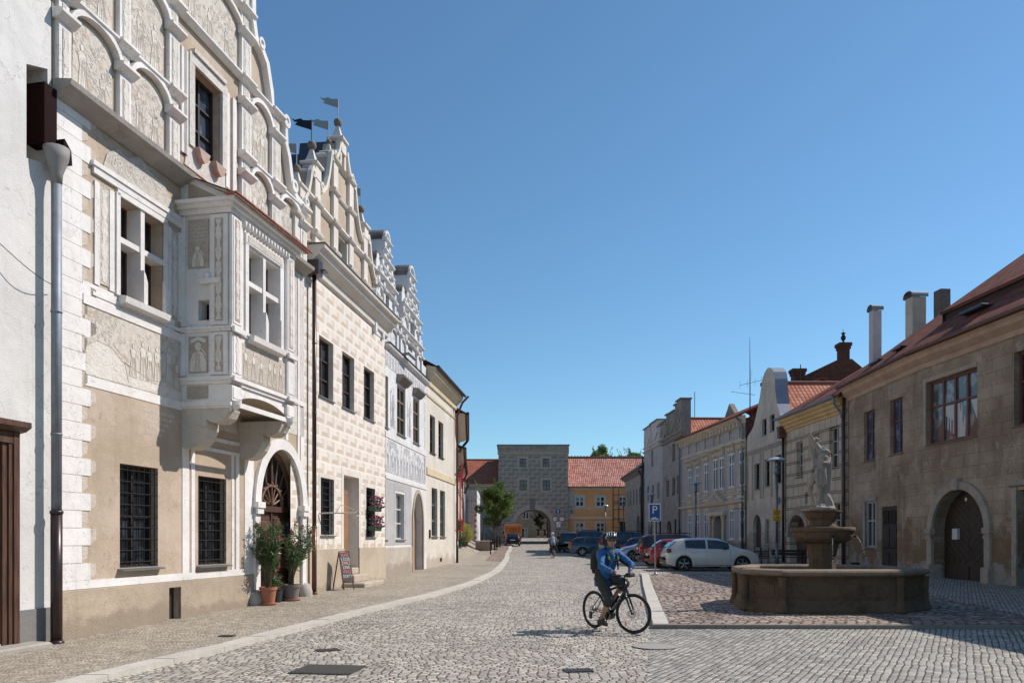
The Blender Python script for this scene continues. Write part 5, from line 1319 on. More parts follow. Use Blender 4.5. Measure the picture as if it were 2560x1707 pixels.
mb=MB();mb.box(6.3,6.9,-.35,-.31,3.6,4.0);mb.tube([(6.9,-.33,3.8),(6.9,0,3.8)],.02);mb.build('street_plate',simple('plate_blue',(.06,.09,.2),.4),R5.root)
# roof with ridge running back from the street; its lit slope faces down the street
mb=MB();l=3.6
mb.face([(3.5,.75,10.6),(L+.1,.75,7.6),(L+.1,10,7.6),(3.5,10,10.6)][::-1],uv=[(0,4.5),(9.3,4.5),(9.3,0),(0,0)][::-1]) if False else None
mb.face([(L+.1,.7,8.1),(L+.1,9.8,8.1),(3.4,9.8,11.0),(3.4,.7,11.0)],uv=[(0,0),(9.1,0),(9.1,4.6),(0,4.6)])
mb.face([(3.4,.7,11.0),(3.4,9.8,11.0),(-.1,9.8,8.1),(-.1,.7,8.1)],uv=[(0,4.6),(9.1,4.6),(9.1,0),(0,0)])
mb.face([(L+.1,9.8,8.1),(-.1,9.8,8.1),(3.4,9.8,11.0)],m=1)
mb.tube([(3.4,.7,11.02),(3.4,9.8,11.02)],.12,8,m=1)
mb.build('roof',[M_roofo,simple('ridge_clay',(.26,.10,.07),.8)],R5.root)
# ---- lilac ornate house
R6=House('lilac_house',(13.7,63.3),(15.05,50.3),'ornate lilac grey house with cream stucco mouldings, pedimented portal and white windows')
M_l=stucco('lilac_wall',(.46,.415,.405),(.41,.37,.365),.6,.003);M_lc=stucco('stucco_cream',(.70,.58,.42),(.60,.50,.37),1.5,.006)
M_l2=stucco('lilac_plinth',(.28,.26,.25),(.24,.22,.21),1)
L=R6.L;g6=R6.gnd
uw=[(1.75,2.7,5.0,7.12),(3.5,4.45,5.05,7.15),(5.4,6.35,5.08,7.22),(7.25,8.25,5.1,7.35),(8.4,9.4,5.1,7.35),(10.2,11.25,5.1,7.42),(12.0,13.0,5.12,7.42)]
lw_=[(1.75,2.7,1.65,3.6),(3.5,4.45,1.65,3.6),(5.4,6.35,1.65,3.55),(10.3,11.2,1.62,3.62),(12.1,12.95,1.62,3.62)]
aw=[(1.95,2.5),(3.65,4.25),(5.6,6.2),(7.35,7.95),(8.5,9.1),(10.35,10.95),(12.1,12.8)]
ad=arch(7.55,9.3,.2,2.55,.9)
mb=MB();mb.wall([(0,-.3),(L,-.3),(L,9.6),(0,9.6)],[rect(*w) for w in uw+lw_]+[arch(a,b,8.3,8.75,.32,8) for a,b in aw]+[ad],0,[.06]*12+[.15]*7+[.6],0);mb.box(0,L,.62,10,-.3,9.4,0)
mb.build('wall',[M_l],R6.root)
M_wf=simple('frame_clean_white',(.68,.68,.68),.45)
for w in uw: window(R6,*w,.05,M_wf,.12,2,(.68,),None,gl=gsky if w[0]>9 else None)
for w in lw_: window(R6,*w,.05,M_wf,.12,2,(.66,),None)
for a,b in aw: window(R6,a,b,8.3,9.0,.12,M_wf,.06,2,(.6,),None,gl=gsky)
mb=MB();mb.sweep([(0,9.15),(-.08,9.18),(-.1,9.28),(-.25,9.38),(-.40,9.48),(-.44,9.62),(0,9.66)],-.1,L+.05)
mb.sweep([(0,8.02),(-.08,8.05),(-.1,8.2),(0,8.24)],.1,L-.05);mb.sweep([(0,3.98),(-.15,4.02),(-.22,4.12),(-.22,4.2),(0,4.26)],0,L);mb.sweep([(0,4.62),(-.06,4.65),(-.06,4.72),(0,4.75)],0,L)
x=.5
while x<L-.2: mb.bbox(x,x+.16,-.3,-.0,8.95,9.3,.03);x+=.62
mb.build('cornice',M_lc,R6.root)
mb=MB()
for w in uw:
    a,b=w[0],w[1];z=w[3]
    mb.box(a-.1,a,-.05,.01,w[2],z+.1);mb.box(b,b+.1,-.05,.01,w[2],z+.1);mb.bbox(a-.12,b+.12,-.10,0,z+.12,z+.42,.02);mb.ball(((a+b)/2,-.12,z+.27),.11,8)
    mb.sweep([(0,z+.45),(-.12,z+.5),(-.25,z+.58),(-.26,z+.64),(0,z+.68)],a-.2,b+.2)
    for s in (a-.06,b+.06): mb.bbox(s-.07,s+.07,-.18,0,z+.12,z+.46,.02)
    mb.sweep([(0,4.78),(-.09,4.80),(-.04,4.9),(-.11,4.97),(0,5.0)],a-.12,b+.12)
    mb.sweep([(0,4.32),(-.05,4.34),(-.12,4.45),(-.05,4.58),(0,4.6)],a-.05,b+.05)
for a,b in aw: mb.box(a-.1,a,-.05,.01,8.25,8.75);mb.box(b,b+.1,-.05,.01,8.25,8.75);archband(mb,a,b,8.75,.09,-.07,.01,.32,8)
for w in lw_: mb.bbox(w[0]-.06,w[1]+.06,-.03,.0,w[3]+.05,w[3]+.38,.01);mb.sweep([(0,w[2]-.14),(-.12,w[2]-.1),(-.12,w[2]-.04),(0,w[2])],w[0]-.1,w[1]+.1)
mb.build('window_moulding',M_lc,R6.root)
mb=MB();archband(mb,7.55,9.3,2.55,.18,-.12,.02,.9,16,z0=.9)
for c in (7.05,9.7):
    mb.lathe([(.16,0),(.16,.12),(.11,.2),(.10,1.9),(.15,2.0),(.17,2.15)],c,-.2,10,cz=1.1);mb.bbox(c-.2,c+.2,-.36,0,.2,1.1,.02)
mb.bbox(6.8,9.95,-.30,0,3.28,3.55,.02);mb.bbox(8.3,8.55,-.2,0,3.2,3.6,.02)
mb.prism([(6.6,4.2),(10.1,4.2),(8.35,5.0)],-.34,-.02);mb.build('portal',M_lc,R6.root)
mb=MB();mb.prism([(7.1,4.27),(9.6,4.27),(8.35,4.82)],-.36,-.345);mb.build('pediment_field',M_l,R6.root)
mb=MB();mb.prism(arch(7.55,9.3,.2,2.55,.9),.5,.55);mb.build('door',wood('door_wood_red',(.07,.03,.022),(.10,.045,.03)),R6.root)
mb=MB();mb.box(0,7.4,-.03,0,-.2,1.4);mb.box(9.5,L,-.03,0,-.2,1.4);mb.build('plinth',M_l2,R6.root)
downpipe(R6.root,L-.1,-.16,g6(L)+.05,8.9,[MATS['zinc'],MATS['pipe_brown']],.07,[(L-.12,-.3,9.2),(L-.3,-.48,9.5)],split=2.6)
downpipe(R6.root,.15,-.16,g6(0)+.05,8.9,[MATS['zinc'],MATS['pipe_brown']],.07,[(.15,-.35,9.3)],split=2.4)
mb=MB();mb.box(12.9,13.05,-.35,-.05,4.3,4.45);mb.tube([(12.95,-.3,4.35),(12.6,-.6,4.25)],.06,8);mb.build('camera_unit',simple('camera_white',(.6,.6,.6),.4),R6.root)
mb=MB();roofplane(mb,-.1,L+.15,-.5,9.66,5.2,12.2);roofplane(mb,-.1,L+.15,10.5,9.66,5.2,12.2);mb.face([(L,0,9.4),(L,10,9.4),(L,5.2,12.1)],m=1);mb.face([(L,0,7),(L,10,7),(L,10,9.4),(L,0,9.4)],m=1)
mb.build('roof',[M_roofd,M_bk],R6.root)
p=Vector((at(1868,51.5),51.5))-R6.p0;d=R6.d;pl=Vector((p.x*d.x+p.y*d.y,-p.x*d.y+p.y*d.x))
chimney(R6.root,pl.x+.5,pl.y+1.2,9.5,zat(958,51.5),.5,.5,[M_bk,M_bk],cap='flare')
# TV antenna
an=empty('tv_antenna',(at(1875,51),51,zat(1005,51)),0,'tall thin television aerial mast rising above the lilac house eaves','antenna')
def z_(py): return zat(py,51)-zat(1005,51)
def x_(px): return at(px,51)-at(1875,51)
M_al=simple('aerial_grey',(.10,.10,.11),.4,.6)
mb=MB();mb.tube([(0,0,-1.2),(0,0,z_(930)),(-.02,0,z_(843))],[.04,.03,.01],6);mb.build('mast',M_al,an)
mb=MB();mb.tube([(x_(1828),0,z_(979)),(x_(1890),.2,z_(986))],.012,5)
for k in range(14): x=x_(1828)+k*.11;mb.tube([(x,-.12,z_(979)-k*.012),(x,.12,z_(979)-k*.012)],.006,4)
mb.tube([(x_(1850),0,z_(963)),(x_(1905),0,z_(950))],.014,5)
for k in (0,.35,.7,1): mb.tube([(x_(1850)+k*1.4,0,z_(963)+k*.33-.25),(x_(1850)+k*1.4,0,z_(963)+k*.33+.25)],.009,4)
for k in range(6): mb.tube([(0,-.1,z_(950)+k*.13),(.18,.1,z_(950)+k*.13)],.007,4)
mb.build('aerial',M_al,an)
# ---- stepped gable houses
def stepped(name,p0,p1,lab,merl,zc,mat,mg,wlist,arches,low,ret=.75,roofz=None):
    h=House(name,p0,p1,lab,group=None);L=h.L
    hs=[rect(*w) for w in wlist+low]+arches
    mb=MB();mb.wall([(0,-.2),(L,-.2),(L,zc),(0,zc)],hs,0,.3,0);mb.box(0,L,.6,10,-.2,zc-.1,0);mb.build('wall',[mat],h.root)
    mb=MB()
    for a,b,z in merl: 
        mb.box(a,b,.0,ret,zc,z,0);mb.box(a-.2,b+.12,-.12,ret+.08,z,z+.1,1)
    for i,(a,b,z) in enumerate(merl):
        mb.box(a+.25,a+.45,-.06,0,zc+.5,z-.6);mb.box(a-.1,b,-.10,-.0,zc+.35,zc+.5)
        rib(mb,[(a+.3+(b-a-.5)*k/8,z-1.7+((k/8)-.5)**2*2.2) for k in range(9)],.16,-.08,0)
    mb.build('gable',[mg,simple('merlon_cap',(.20,.19,.19),.8)],h.root)
    mb=MB();mb.sweep([(0,zc-.1),(-.12,zc-.05),(-.2,zc+.04),(0,zc+.12)],0,L);mb.build('cornice',mg,h.root)
    for w in wlist: window(h,*w,.22,MATS['frame_ochre'],.07,2,(.4,))
    for w in low: window(h,*w,.12,MATS['frame_dark'],.07,2,(.5,))
    for a in arches:
        xs=[p[0] for p in a];mb=MB();mb.prism(a,.25,.29);mb.build('door',MATS['frame_dark'],h.root)
    return h
M_r7=sgraff('sgraffito_speckle',(.26,.22,.185),(.39,.34,.285),(.22,.19,.16),2.,.42);M_r7b=sgraff('sgraffito_speckle_pale',(.38,.335,.30),(.50,.45,.41),(.34,.30,.27),2.2,.42)
M_r7g=stucco('gable_grey_stone',(.33,.28,.235),(.26,.22,.185),1.5,.01);M_r7w=stucco('gable_pale',(.62,.53,.49),(.55,.47,.44),1.)
Pm=(13.2+.5*8.1/14.7,78-14.7*8.1/14.7)
R7b=stepped('stepped_gable_house',(13.2,78),Pm,'pale grey sgraffito house with white stepped gable, the farther of the two stepped gables',[(0,2.9,12.5),(3.2,6.2,12.6),(6.5,8.1,11.9)],10.2,M_r7b,M_r7w,[(3.4,4.3,8.5,10.0),(1.6,2.4,5.3,6.75),(3.7,4.6,5.3,6.7),(6.0,6.9,5.35,6.75)],[arch(2.0,3.8,.3,2.6,.7)],[(5.0,5.8,1.8,3.3),(6.7,7.6,1.8,3.3)])
R7a=stepped('stepped_gable_house',Pm,(13.73,63.35),'dark grey sgraffito house with grey stone stepped gable beside the lilac house',[(-.9,1.2,12.0),(1.4,2.2,12.45),(2.4,4.4,12.4),(4.5,5.1,12.8),(5.2,L and 6.6,13.0)],10.0,M_r7,M_r7g,[(3.6,4.6,8.2,9.65),(1.5,2.5,5.3,6.75),(3.6,4.6,5.3,6.8),(5.2,6.2,5.35,6.85)],[arch(1.6,3.4,.3,2.4,.8)],[(4.3,5.0,1.7,3.3),(5.6,6.3,1.7,3.3)],ret=.8)
mb=MB();l=R7a.L
mb.face([(l+.3,.8,9.3),(l+.3,9.5,9.3),(l-3.2,9.5,11.9),(l-3.2,.8,11.9)],uv=[(0,0),(8.7,0),(8.7,4.4),(0,4.4)]);mb.face([(l-3.2,.8,11.9),(l-3.2,9.5,11.9),(0,9.5,9.8),(0,.8,9.8)],uv=[(0,4),(8.7,4),(8.7,0),(0,0)])
mb.tube([(l-3.2,.8,11.92),(l-3.2,9.5,11.92)],.12,8,m=1);mb.build('roof',[M_roofo,MATS['ridge_clay']],R7a.root)
mb=MB();mb.tube([(l-3.2,2,11.8),(l-3.2,2,14.2)],.03,6);mb.build('lightning_rod',MATS['iron'],R7a.root)
mb=MB();mb.prism([(l-3.4,11.9),(l-.5,11.9),(l-2,13.0)],4.6,5) ;mb.build('roof_hatch',M_r7g,R7a.root)
mb=MB();mb.prism([(.5,10),(7.5,10),(4,11.8)],.8,10);mb.build('roof',M_roofd,R7b.root)
downpipe(R7b.root,.1,-.16,R7b.gnd(0),9.8,[MATS['pipe_brown'],MATS['pipe_brown']],.09)
# ---- low dark roofed house
R8=House('low_grey_house',(13.35,92),(13.2,78.1),'low grey house with dark roof at the far end of the right row')
L=R8.L
blind=[(2+k*2.2,2.9+k*2.2,5.3,7.0) for k in range(6)];ad=arch(9.0,11.3,.7,3.0,1.1)
mb=MB();mb.wall([(0,0),(L,0),(L,8.6),(0,8.6)],[rect(*w) for w in blind]+[ad],0,[.1]*6+[.4],0);mb.box(0,L,.6,9,0,8.5);mb.build('wall',[M_r7],R8.root)
for w in blind: window(R8,*w,.09,M_r7g,.1,2,(.5,))
mb=MB();mb.prism(ad,.35,.4);mb.build('door',MATS['frame_dark'],R8.root)
mb=MB();mb.sweep([(0,8.3),(-.2,8.4),(-.5,8.6),(-.5,8.7),(0,8.8)],-.2,L);mb.build('cornice',M_r7g,R8.root)
mb=MB();roofplane(mb,-.2,L,-.6,8.75,4.6,12.6);roofplane(mb,-.2,L,9.8,8.75,4.6,12.6);mb.face([(-.2,-.6,8.75),(-.2,4.6,12.6),(-.2,9.8,8.75)],m=0,uv=[(0,0),(1,1),(2,0)]);mb.build('roof',simple('roof_dark_sheet',(.06,.035,.035),.7,var=.3),R8.root)
mb=MB();mb.bbox(10.5,11.5,1.0,1.8,10.2,10.35,.02);mb.build('skylight',MATS['skylight_frame'],R8.root)
downpipe(R8.root,L-.3,-.2,R8.gnd(L),8.0,[MATS['pipe_brown'],MATS['pipe_brown']],.09,[(L-.3,-.5,8.5)])
# ================= gate tower
TY=96.0
GT=House('gate_tower',(-1.67,TY),(6.9,TY),'square grey gate tower with painted stone blocks and an arched passage closing the street','gate tower')
M_tb=bossage('painted_blocks_grey',1.05,.52,(.37,.31,.25),(.24,.197,.155),(.41,.35,.28),z0=.1,lw=.06,noise_amt=.08,bump=.006)
tw=[(2.6,3.4,10.45,11.5),(5.45,6.25,10.45,11.5),(2.6,3.5,7.6,8.85),(5.45,6.35,7.6,8.85)]
ar=arch(2.1,6.45,.3,3.3,1.95)
sl=rect(.9,1.2,6.9,7.3)
mb=MB();mb.wall([(0,0),(8.57,0),(8.57,12.4),(0,12.4)],[rect(*w) for w in tw]+[ar,sl],0,[.2]*4+[7.0,.4],0,1)
for x in (0,8.57): mb.face([(x,0,0),(x,0,12.4),(x,7,12.4),(x,7,0)])
mb.wall([(0,0),(8.57,0),(8.57,12.4),(0,12.4)],[ar],7.0,.01,0);mb.face([(0,0,12.4),(8.57,0,12.4),(8.57,7,12.4),(0,7,12.4)])
mb.build('wall',[M_tb,stucco('passage_plaster',(.30,.26,.21),(.24,.21,.17),1)],GT.root)
for w in tw: window(GT,*w,.15,MATS['frame_brown'],.06,2,(.5,),gl=glassm('tower_glass',(.05,.025,.022),.1))
mb=MB()
for w in tw:
    a,b,c,e=w[0]-.28,w[1]+.28,w[2]-.2,w[3]+.28
    mb.box(a,w[0],-.02,.01,c,e);mb.box(w[1],b,-.02,.01,c,e);mb.box(w[0],w[1],-.02,.01,w[3],e);mb.box(w[0],w[1],-.02,.01,c,w[2])
mb.build('window_surround',stucco('tower_trim',(.45,.39,.325),(.40,.345,.285),2),GT.root)
mb=MB();archband(mb,2.1,6.45,3.3,.55,-.03,.01,1.95,24,z0=.3);mb.build('arch_surround',MATS['tower_trim'],GT.root)
mb=MB();mb.box(3.85,4.5,-.04,.01,5.3,6.6);mb.build('plaque',stucco('plaque_dark',(.17,.155,.14),(.2,.18,.16),3),GT.root)
mb=MB();mb.sweep([(0,12.0),(-.1,12.05),(-.1,12.3),(-.28,12.42),(-.3,12.5),(0,12.52)],-.1,8.67);mb.build('cornice',MATS['tower_trim'],GT.root)
mb=MB();mb.box(-.1,8.67,-.12,7.1,12.5,13.12,0);mb.box(-.2,8.77,-.25,7.2,13.12,13.22,1);mb.build('parapet',[sgraff('parapet_relief',(.26,.22,.18),(.40,.345,.285),(.22,.185,.15),3,.5),M_r7g],GT.root)
# houses beyond the passage
BH=House('house_beyond_gate',(-6,118),(14,118),'yellowish house front glimpsed through the tower passage');
mb=MB();mb.wall([(0,0),(20,0),(20,9),(0,9)],[rect(7.6,8.6,4.6,6.6),rect(7.4,8.4,1.8,3.3),rect(11.2,12.4,1.5,4.6)],0,.2);mb.box(0,20,.5,8,0,9);mb.build('wall',stucco('far_yellow',(.40,.32,.21),(.34,.27,.18),1),BH.root)
window(BH,7.6,8.6,4.6,6.6,.1,MATS['frame_white'],.12,2,(.5,));window(BH,7.4,8.4,1.8,3.3,.1,MATS['frame_white'],.12,2,(.5,));window(BH,11.2,12.4,1.5,4.6,.1,MATS['frame_brown'],.12,1,(.5,))
mb=MB();roofplane(mb,-.2,20.2,-.4,9,4,12);roofplane(mb,-.2,20.2,8.4,9,4,12);mb.build('roof',M_roofn,BH.root)
# ================= orange house right of the gate
OH=House('orange_house',(6.93,96.6),(15.6,96.6),'orange two storey house with white window frames and tiled roof, right of the gate tower')
M_or=stucco('orange_wall',(.80,.40,.17),(.72,.355,.15),.6,.004,dirt=(.64,.32,.15),dz=(1,3));M_ow=stucco('orange_trim',(.72,.58,.42),(.65,.53,.38),1)
L=OH.L;ow=[];k=(96.6/1950)
def O(px): return at(px,96.6)-6.93
def OZ(py): return zat(py,96.6)
for a,b in ((1438,1460),(1490,1512),(1547,1566)): ow.append((O(a),O(b),OZ(1266),OZ(1240)));ow.append((O(a),O(b),OZ(1330),OZ(1306)))
mb=MB();mb.wall([(0,0),(L,0),(L,OZ(1219)),(0,OZ(1219))],[rect(*w) for w in ow],0,.1);mb.box(0,L,.5,8,0,7.9);mb.build('wall',[M_or],OH.root)
for w in ow: window(OH,*w,.06,MATS['frame_white'],.12,2,(.5,.51) if False else (.5,))
mb=MB()
for w in ow:
    a,b,c,e=w[0]-.16,w[1]+.16,w[2]-.12,w[3]+.16
    mb.box(a,w[0],-.04,.01,c,e);mb.box(w[1],b,-.04,.01,c,e);mb.box(w[0],w[1],-.04,.01,w[3],e);mb.box(w[0],w[1],-.04,.01,c,w[2])
mb.build('window_surround',simple('surround_offwhite',(.55,.52,.46),.8),OH.root)
mb=MB();mb.box(0,L,-.05,.01,OZ(1272),OZ(1269));mb.box(0,L,-.05,.01,OZ(1296),OZ(1291));mb.box(0,L,-.1,.01,OZ(1224),OZ(1217));mb.build('string_course',M_ow,OH.root)
mb=MB()
z=OZ(1292);kk=0
while z<OZ(1228): mb.box(0,.55 if kk%2 else .8,-.04,.01,z,z+.34);z+=.36;kk+=1
mb.build('quoin',MATS['surround_offwhite'],OH.root)
mb=MB();z=OZ(1300)
while z>1.6: mb.box(0,L,-.012,.012,z,z+.05);z-=.42
mb.build('wall_groove',simple('orange_groove',(.50,.26,.10),.9),OH.root)
mb=MB();roofplane(mb,-.1,L+3,-.5,OZ(1216),4.4,OZ(1216)+4.05);roofplane(mb,-.1,L+3,9.3,OZ(1216),4.4,OZ(1216)+4.05);x=0
mb.tube([(-.1,4.4,OZ(1216)+4.07),(L+3,4.4,OZ(1216)+4.07)],.14,6,m=1)
while x<L+2.9: mb.ball((x,4.4,OZ(1216)+4.2),.1,6,m=1);x+=.4
mb.build('roof',[tiles('roof_tiles_curved',(.44,.16,.11),(.60,.33,.27),.24,.36,(.13,.05,.04),.08),simple('ridge_brown',(.16,.08,.06),.8)],OH.root)
x=O(1518);mb=MB();mb.lathe([(.3,0),(.3,1.6)],x,5.6,4,a0=R(45),cz=OZ(1160));mb.lathe([(.42,0),(.42,.1)],x,5.6,4,a0=R(45),cz=OZ(1160)+1.6);mb.build('chimney',M_chw,OH.root)
# scaffold in front of it
sc_=empty('scaffold_tower',(at(1552,94.5),94.5,gz(94.5)),0,'rusty open scaffold tower standing against the orange house','scaffold')
mb=MB();M_sc=simple('scaffold_rust',(.09,.06,.045),.7,.2)
for x in (-.85,.85,-.2):
    for y in (0,.9): mb.tube([(x,y,0),(x,y,6.9 if x<.8 else 6.2)],.04,6)
for z in (1.0,2.0,3.2,4.2,5.2,6.0):
    for y in (0,.9): mb.tube([(-.85,y,z),(1.7,y,z)],.03,6)
for z in (3.0,4.9): mb.box(-.9,1.7,0,.9,z,z+.07)
mb.build('scaffold_frame',M_sc,sc_)
hd=empty('black_shed',(at(1568,93),93,gz(93)),0,'small black hut beside the scaffold at the end of the parked cars','hut');mb=MB();mb.box(-.7,.9,0,1.2,0,2.5);mb.build('shed_wall',simple('shed_black',(.015,.015,.016),.6),hd);mb=MB();mb.prism([(-.8,2.5),(1.0,2.5),(1.0,2.62),(-.8,2.75)],-.1,1.3);mb.build('shed_roof',MATS['frame_dark'],hd)
# ================= red roofed house left of the gate
LH=House('red_roofed_house',(-12,98.5),(-1.72,98.5),'old house with a big red tiled roof left of the gate tower')
L=LH.L;ez=zat(1207,98.5)
mb=MB();mb.wall([(0,0),(L,0),(L,ez),(0,ez)],[rect(6.2,7.2,5.2,6.8),rect(8.2,9.2,5.2,6.8),arch(3.6,7.0,.9,3.2,1.2)],0,.3);mb.box(0,L,.6,9,0,ez-.1);mb.build('wall',stucco('pinkish_wall',(.48,.38,.32),(.40,.32,.265),.8,dirt=(.22,.17,.14),dz=(1,3)),LH.root)
window(LH,6.2,7.2,5.2,6.8,.15,MATS['frame_white'],.1,2,(.5,));window(LH,8.2,9.2,5.2,6.8,.15,MATS['frame_white'],.1,2,(.5,))
mb=MB();mb.prism(arch(3.6,7.0,.9,3.2,1.2),.25,.3);mb.build('garage_door',MATS['iron'],LH.root)
mb=MB();mb.sweep([(0,ez-.5),(-.1,ez-.45),(-.3,ez-.1),(-.3,ez),(0,ez)],0,L);mb.build('cornice',M_ow,LH.root)
mb=MB();roofplane(mb,-.2,L,-.5,ez,4.6,zat(1149,103));roofplane(mb,-.2,L,9.7,ez,4.6,zat(1149,103));mb.tube([(-.2,4.6,zat(1149,103)),(L,4.6,zat(1149,103))],.14,6,m=1);mb.build('roof',[M_roofn,MATS['ridge_clay']],LH.root)
mb=MB();mb.box(3.1,5.6,4.2,5.2,zat(1152,103)-.5,zat(1139,103));mb.build('chimney',MATS['old_brick'] ,LH.root)
# ================= remaining left row
def lefthouse(name,p0,p1,lab,ez,mat,wl,frm,rise=2.6,sur=None,ret=True,pipe=None,corn=None,over=.5):
    h=House(name,p0,p1,lab);L=h.L
    mb=MB();mb.wall([(0,0),(L,0),(L,ez),(0,ez)],[rect(*w) for w in wl],0,.2);mb.box(0,L,.5,8,0,ez-.05);mb.build('wall',[mat],h.root)
    for w in wl: window(h,*w,.12,frm,.08,2,(.5,),.1)
    mb=MB();mb.sweep([(0,ez-.45),(-.08,ez-.4),(-.2,ez-.2),(-over+.1,ez-.08),(-over+.1,ez),(0,ez)],0,L);mb.build('cornice',corn or mat,h.root)
    mb=MB();roofplane(mb,0,L,-over,ez+.02,4,ez+rise);roofplane(mb,0,L,8.5,ez+.02,4,ez+rise);mb.face([(0,0,ez-.1),(0,8,ez-.1),(0,4,ez+rise-.1)],m=1);mb.face([(L,0,ez-.1),(L,4,ez+rise-.1),(L,8,ez-.1)],m=1);mb.build('roof',[M_roofd,mat],h.root)
    mb=MB();mb.tube([(0,-over-.05,ez),(L,-over-.05,ez),(L+.1,-over,ez-.1),(L,-.3,ez-.6),(L-.1,-.15,ez-.9)],.09,8);mb.build('gutter',MATS['frame_dark'],h.root)
    if pipe: downpipe(h.root,L-.2,-.15,h.gnd(L)-.1,ez-.9,[pipe,pipe],.08)
    return h
M_w5=stucco('white_house_wall',(.66,.64,.60),(.60,.58,.54),.8);M_c6=stucco('cream_house_wall',(.60,.54,.44),(.54,.48,.39),.8);M_rd=stucco('red_house_wall',(.38,.12,.09),(.33,.10,.08),.8)
A5=[(-3.2,43.1),(-3.82,54.5),(-4.4,65),(-4.86,75),(-5.1,81)]
w2=lambda L_,z0,z1,n:[(L_*(k+.3)/n,L_*(k+.65)/n,z0,z1) for k in range(n)]
H5=lefthouse('white_house',A5[0],A5[1],'white house with red flowers on its window sills, just past the cream house',8.6,M_w5,w2(11,5.4,7.3,3)+w2(11,2.2,3.9,3),MATS['frame_grey'],corn=M_c6,over=.7)
H6=lefthouse('cream_corner_house',A5[1],A5[2],'narrow cream house seen edge on between the white house and the red one',8.0,M_c6,w2(10,5.2,7.0,3)+w2(10,2.1,3.8,3),MATS['frame_grey'])
H7=lefthouse('red_house',A5[2],A5[3],'dark red house with white framed windows in the far left row',8.0,M_rd,w2(10,5.4,7.2,3)+w2(10,2.1,3.8,3),MATS['frame_white'],pipe=MATS['pipe_red'],corn=MATS['frame_white'])
H8=lefthouse('pale_house',A5[3],A5[4],'pale house beside the wrapped scaffold at the end of the left row',7.2,M_w5,w2(6,4.8,6.4,2),MATS['frame_grey'],pipe=MATS['zinc'])
# wrapped scaffold
TS=empty('wrapped_scaffold',(at(1178,83),83,gz(83,-4.3)-.4),0,'scaffold wrapped in pinkish white sheeting with a red and white striped pole at its corner','scaffold')
def TX(px): return at(px,83)-at(1178,83)
hh=zat(1224,83)-TS.location.z
mb=MB()
for k in range(3):
    for j in range(5): x0=TX(1158)+(TX(1190)-TX(1158))*k/3;x1=TX(1158)+(TX(1190)-TX(1158))*(k+1)/3;mb.bbox(x0+.01,x1-.01,-.02,.02,hh*j/5+.02,hh*(j+1)/5-.02,.03)
mb.build('sheeting',stucco('sheet_pink',(.62,.49,.44),(.55,.44,.40),.8),TS)
mb=MB();x=TX(1191)
for k in range(8): mb.bbox(x,x+.06,.1+k*1.0,1.08+k*1.0,.1,hh-.05*(k%2),.02)
mb.build('side_sheeting',simple('sheet_white',(.62,.63,.64),.8),TS)
mb=MB()
for k in range(12): mb.tube([(TX(1189),-.12,hh*.62*k/12),(TX(1189),-.12,hh*.62*(k+1)/12)],.09,8,m=k%2)
mb.build('striped_pole',[simple('stripe_red',(.42,.06,.04),.5),simple('stripe_white',(.6,.6,.58),.5)],TS)
mb=MB();mb.tube([(TX(1166),-.2,0),(TX(1166),-.2,hh*.98)],.1,8);mb.build('drain_pole',MATS['zinc'],TS)
# ================= text helper
def text_mesh(body,size,name,mat,parent,M,ext=.002,align='CENTER'):
    cu=bpy.data.curves.new('txt','FONT');cu.body=body;cu.size=size;cu.extrude=ext;cu.align_x=align;cu.align_y='CENTER'
    t=bpy.data.objects.new('txt',cu);COL.objects.link(t)
    dg=bpy.context.evaluated_depsgraph_get();me=bpy.data.meshes.new_from_object(t.evaluated_get(dg));bpy.data.objects.remove(t)
    me.name=name;me.materials.clear();me.materials.append(mat);o=bpy.data.objects.new(name,me);COL.objects.link(o);o.parent=parent;o.matrix_local=M;return o
FACE=Matrix.Rotation(R(90),4,'X')     # text standing upright, facing -Y
def remesh(o,vs,smooth=True,disp=None,sub=0,fac=0,it=0):
    m=o.modifiers.new('fuse','REMESH');m.mode='VOXEL';m.voxel_size=vs;m.use_smooth_shade=smooth
    if it: s=o.modifiers.new('soft','SMOOTH');s.factor=.5;s.iterations=it
    if disp:
        tx=bpy.data.textures.new('relief','CLOUDS');tx.noise_scale=disp[0];d=o.modifiers.new('relief','DISPLACE');d.texture=tx;d.strength=disp[1];d.mid_level=.5
    return o
# ================= fountain
FC=(7.15,18.05);fz=gz(FC[1])+.07
fo=empty('fountain',(FC[0],FC[1],fz),0,'octagonal brown stone fountain basin with a round bowl on a column, in the cobbled square','fountain')
M_fs=granite('fountain_stone',(.095,.060,.036),(.155,.102,.064),70,.006,dirt=(.045,.028,.018));M_fs2=granite('fountain_rim_stone',(.20,.14,.095),(.29,.215,.155),70,.006,dirt=(.12,.09,.065))
FP=[(5.7,16.42),(8.15,16.42),(9.03,17.15),(9.03,18.95),(8.2,19.75),(6.05,19.75),(5.40,18.75),(5.14,17.12)]
FP=[(x-FC[0],y-FC[1]) for x,y in FP]
def offs(poly,d):
    n=len(poly);out=[]
    for i in range(n):
        p0,p1,p2=Vector(poly[i-1]),Vector(poly[i]),Vector(poly[(i+1)%n])
        a=(p1-p0).normalized();b=(p2-p1).normalized();na=Vector((a.y,-a.x));nb=Vector((b.y,-b.x));m=(na+nb).normalized();out.append(p1+m*(d/max(.3,m.dot(na))))
    return out
def polyloft(mb,poly,prof,m=None,cap=False):
    rings=[[mb.P((p.x,p.y,z)) for p in offs(poly,d)] for d,z in prof];n=len(poly)
    for a,b in zip(rings,rings[1:]):
        for k in range(n): mb.fi([a[k],a[(k+1)%n],b[(k+1)%n],b[k]],m)
    if cap: mb.fi(rings[-1],m)
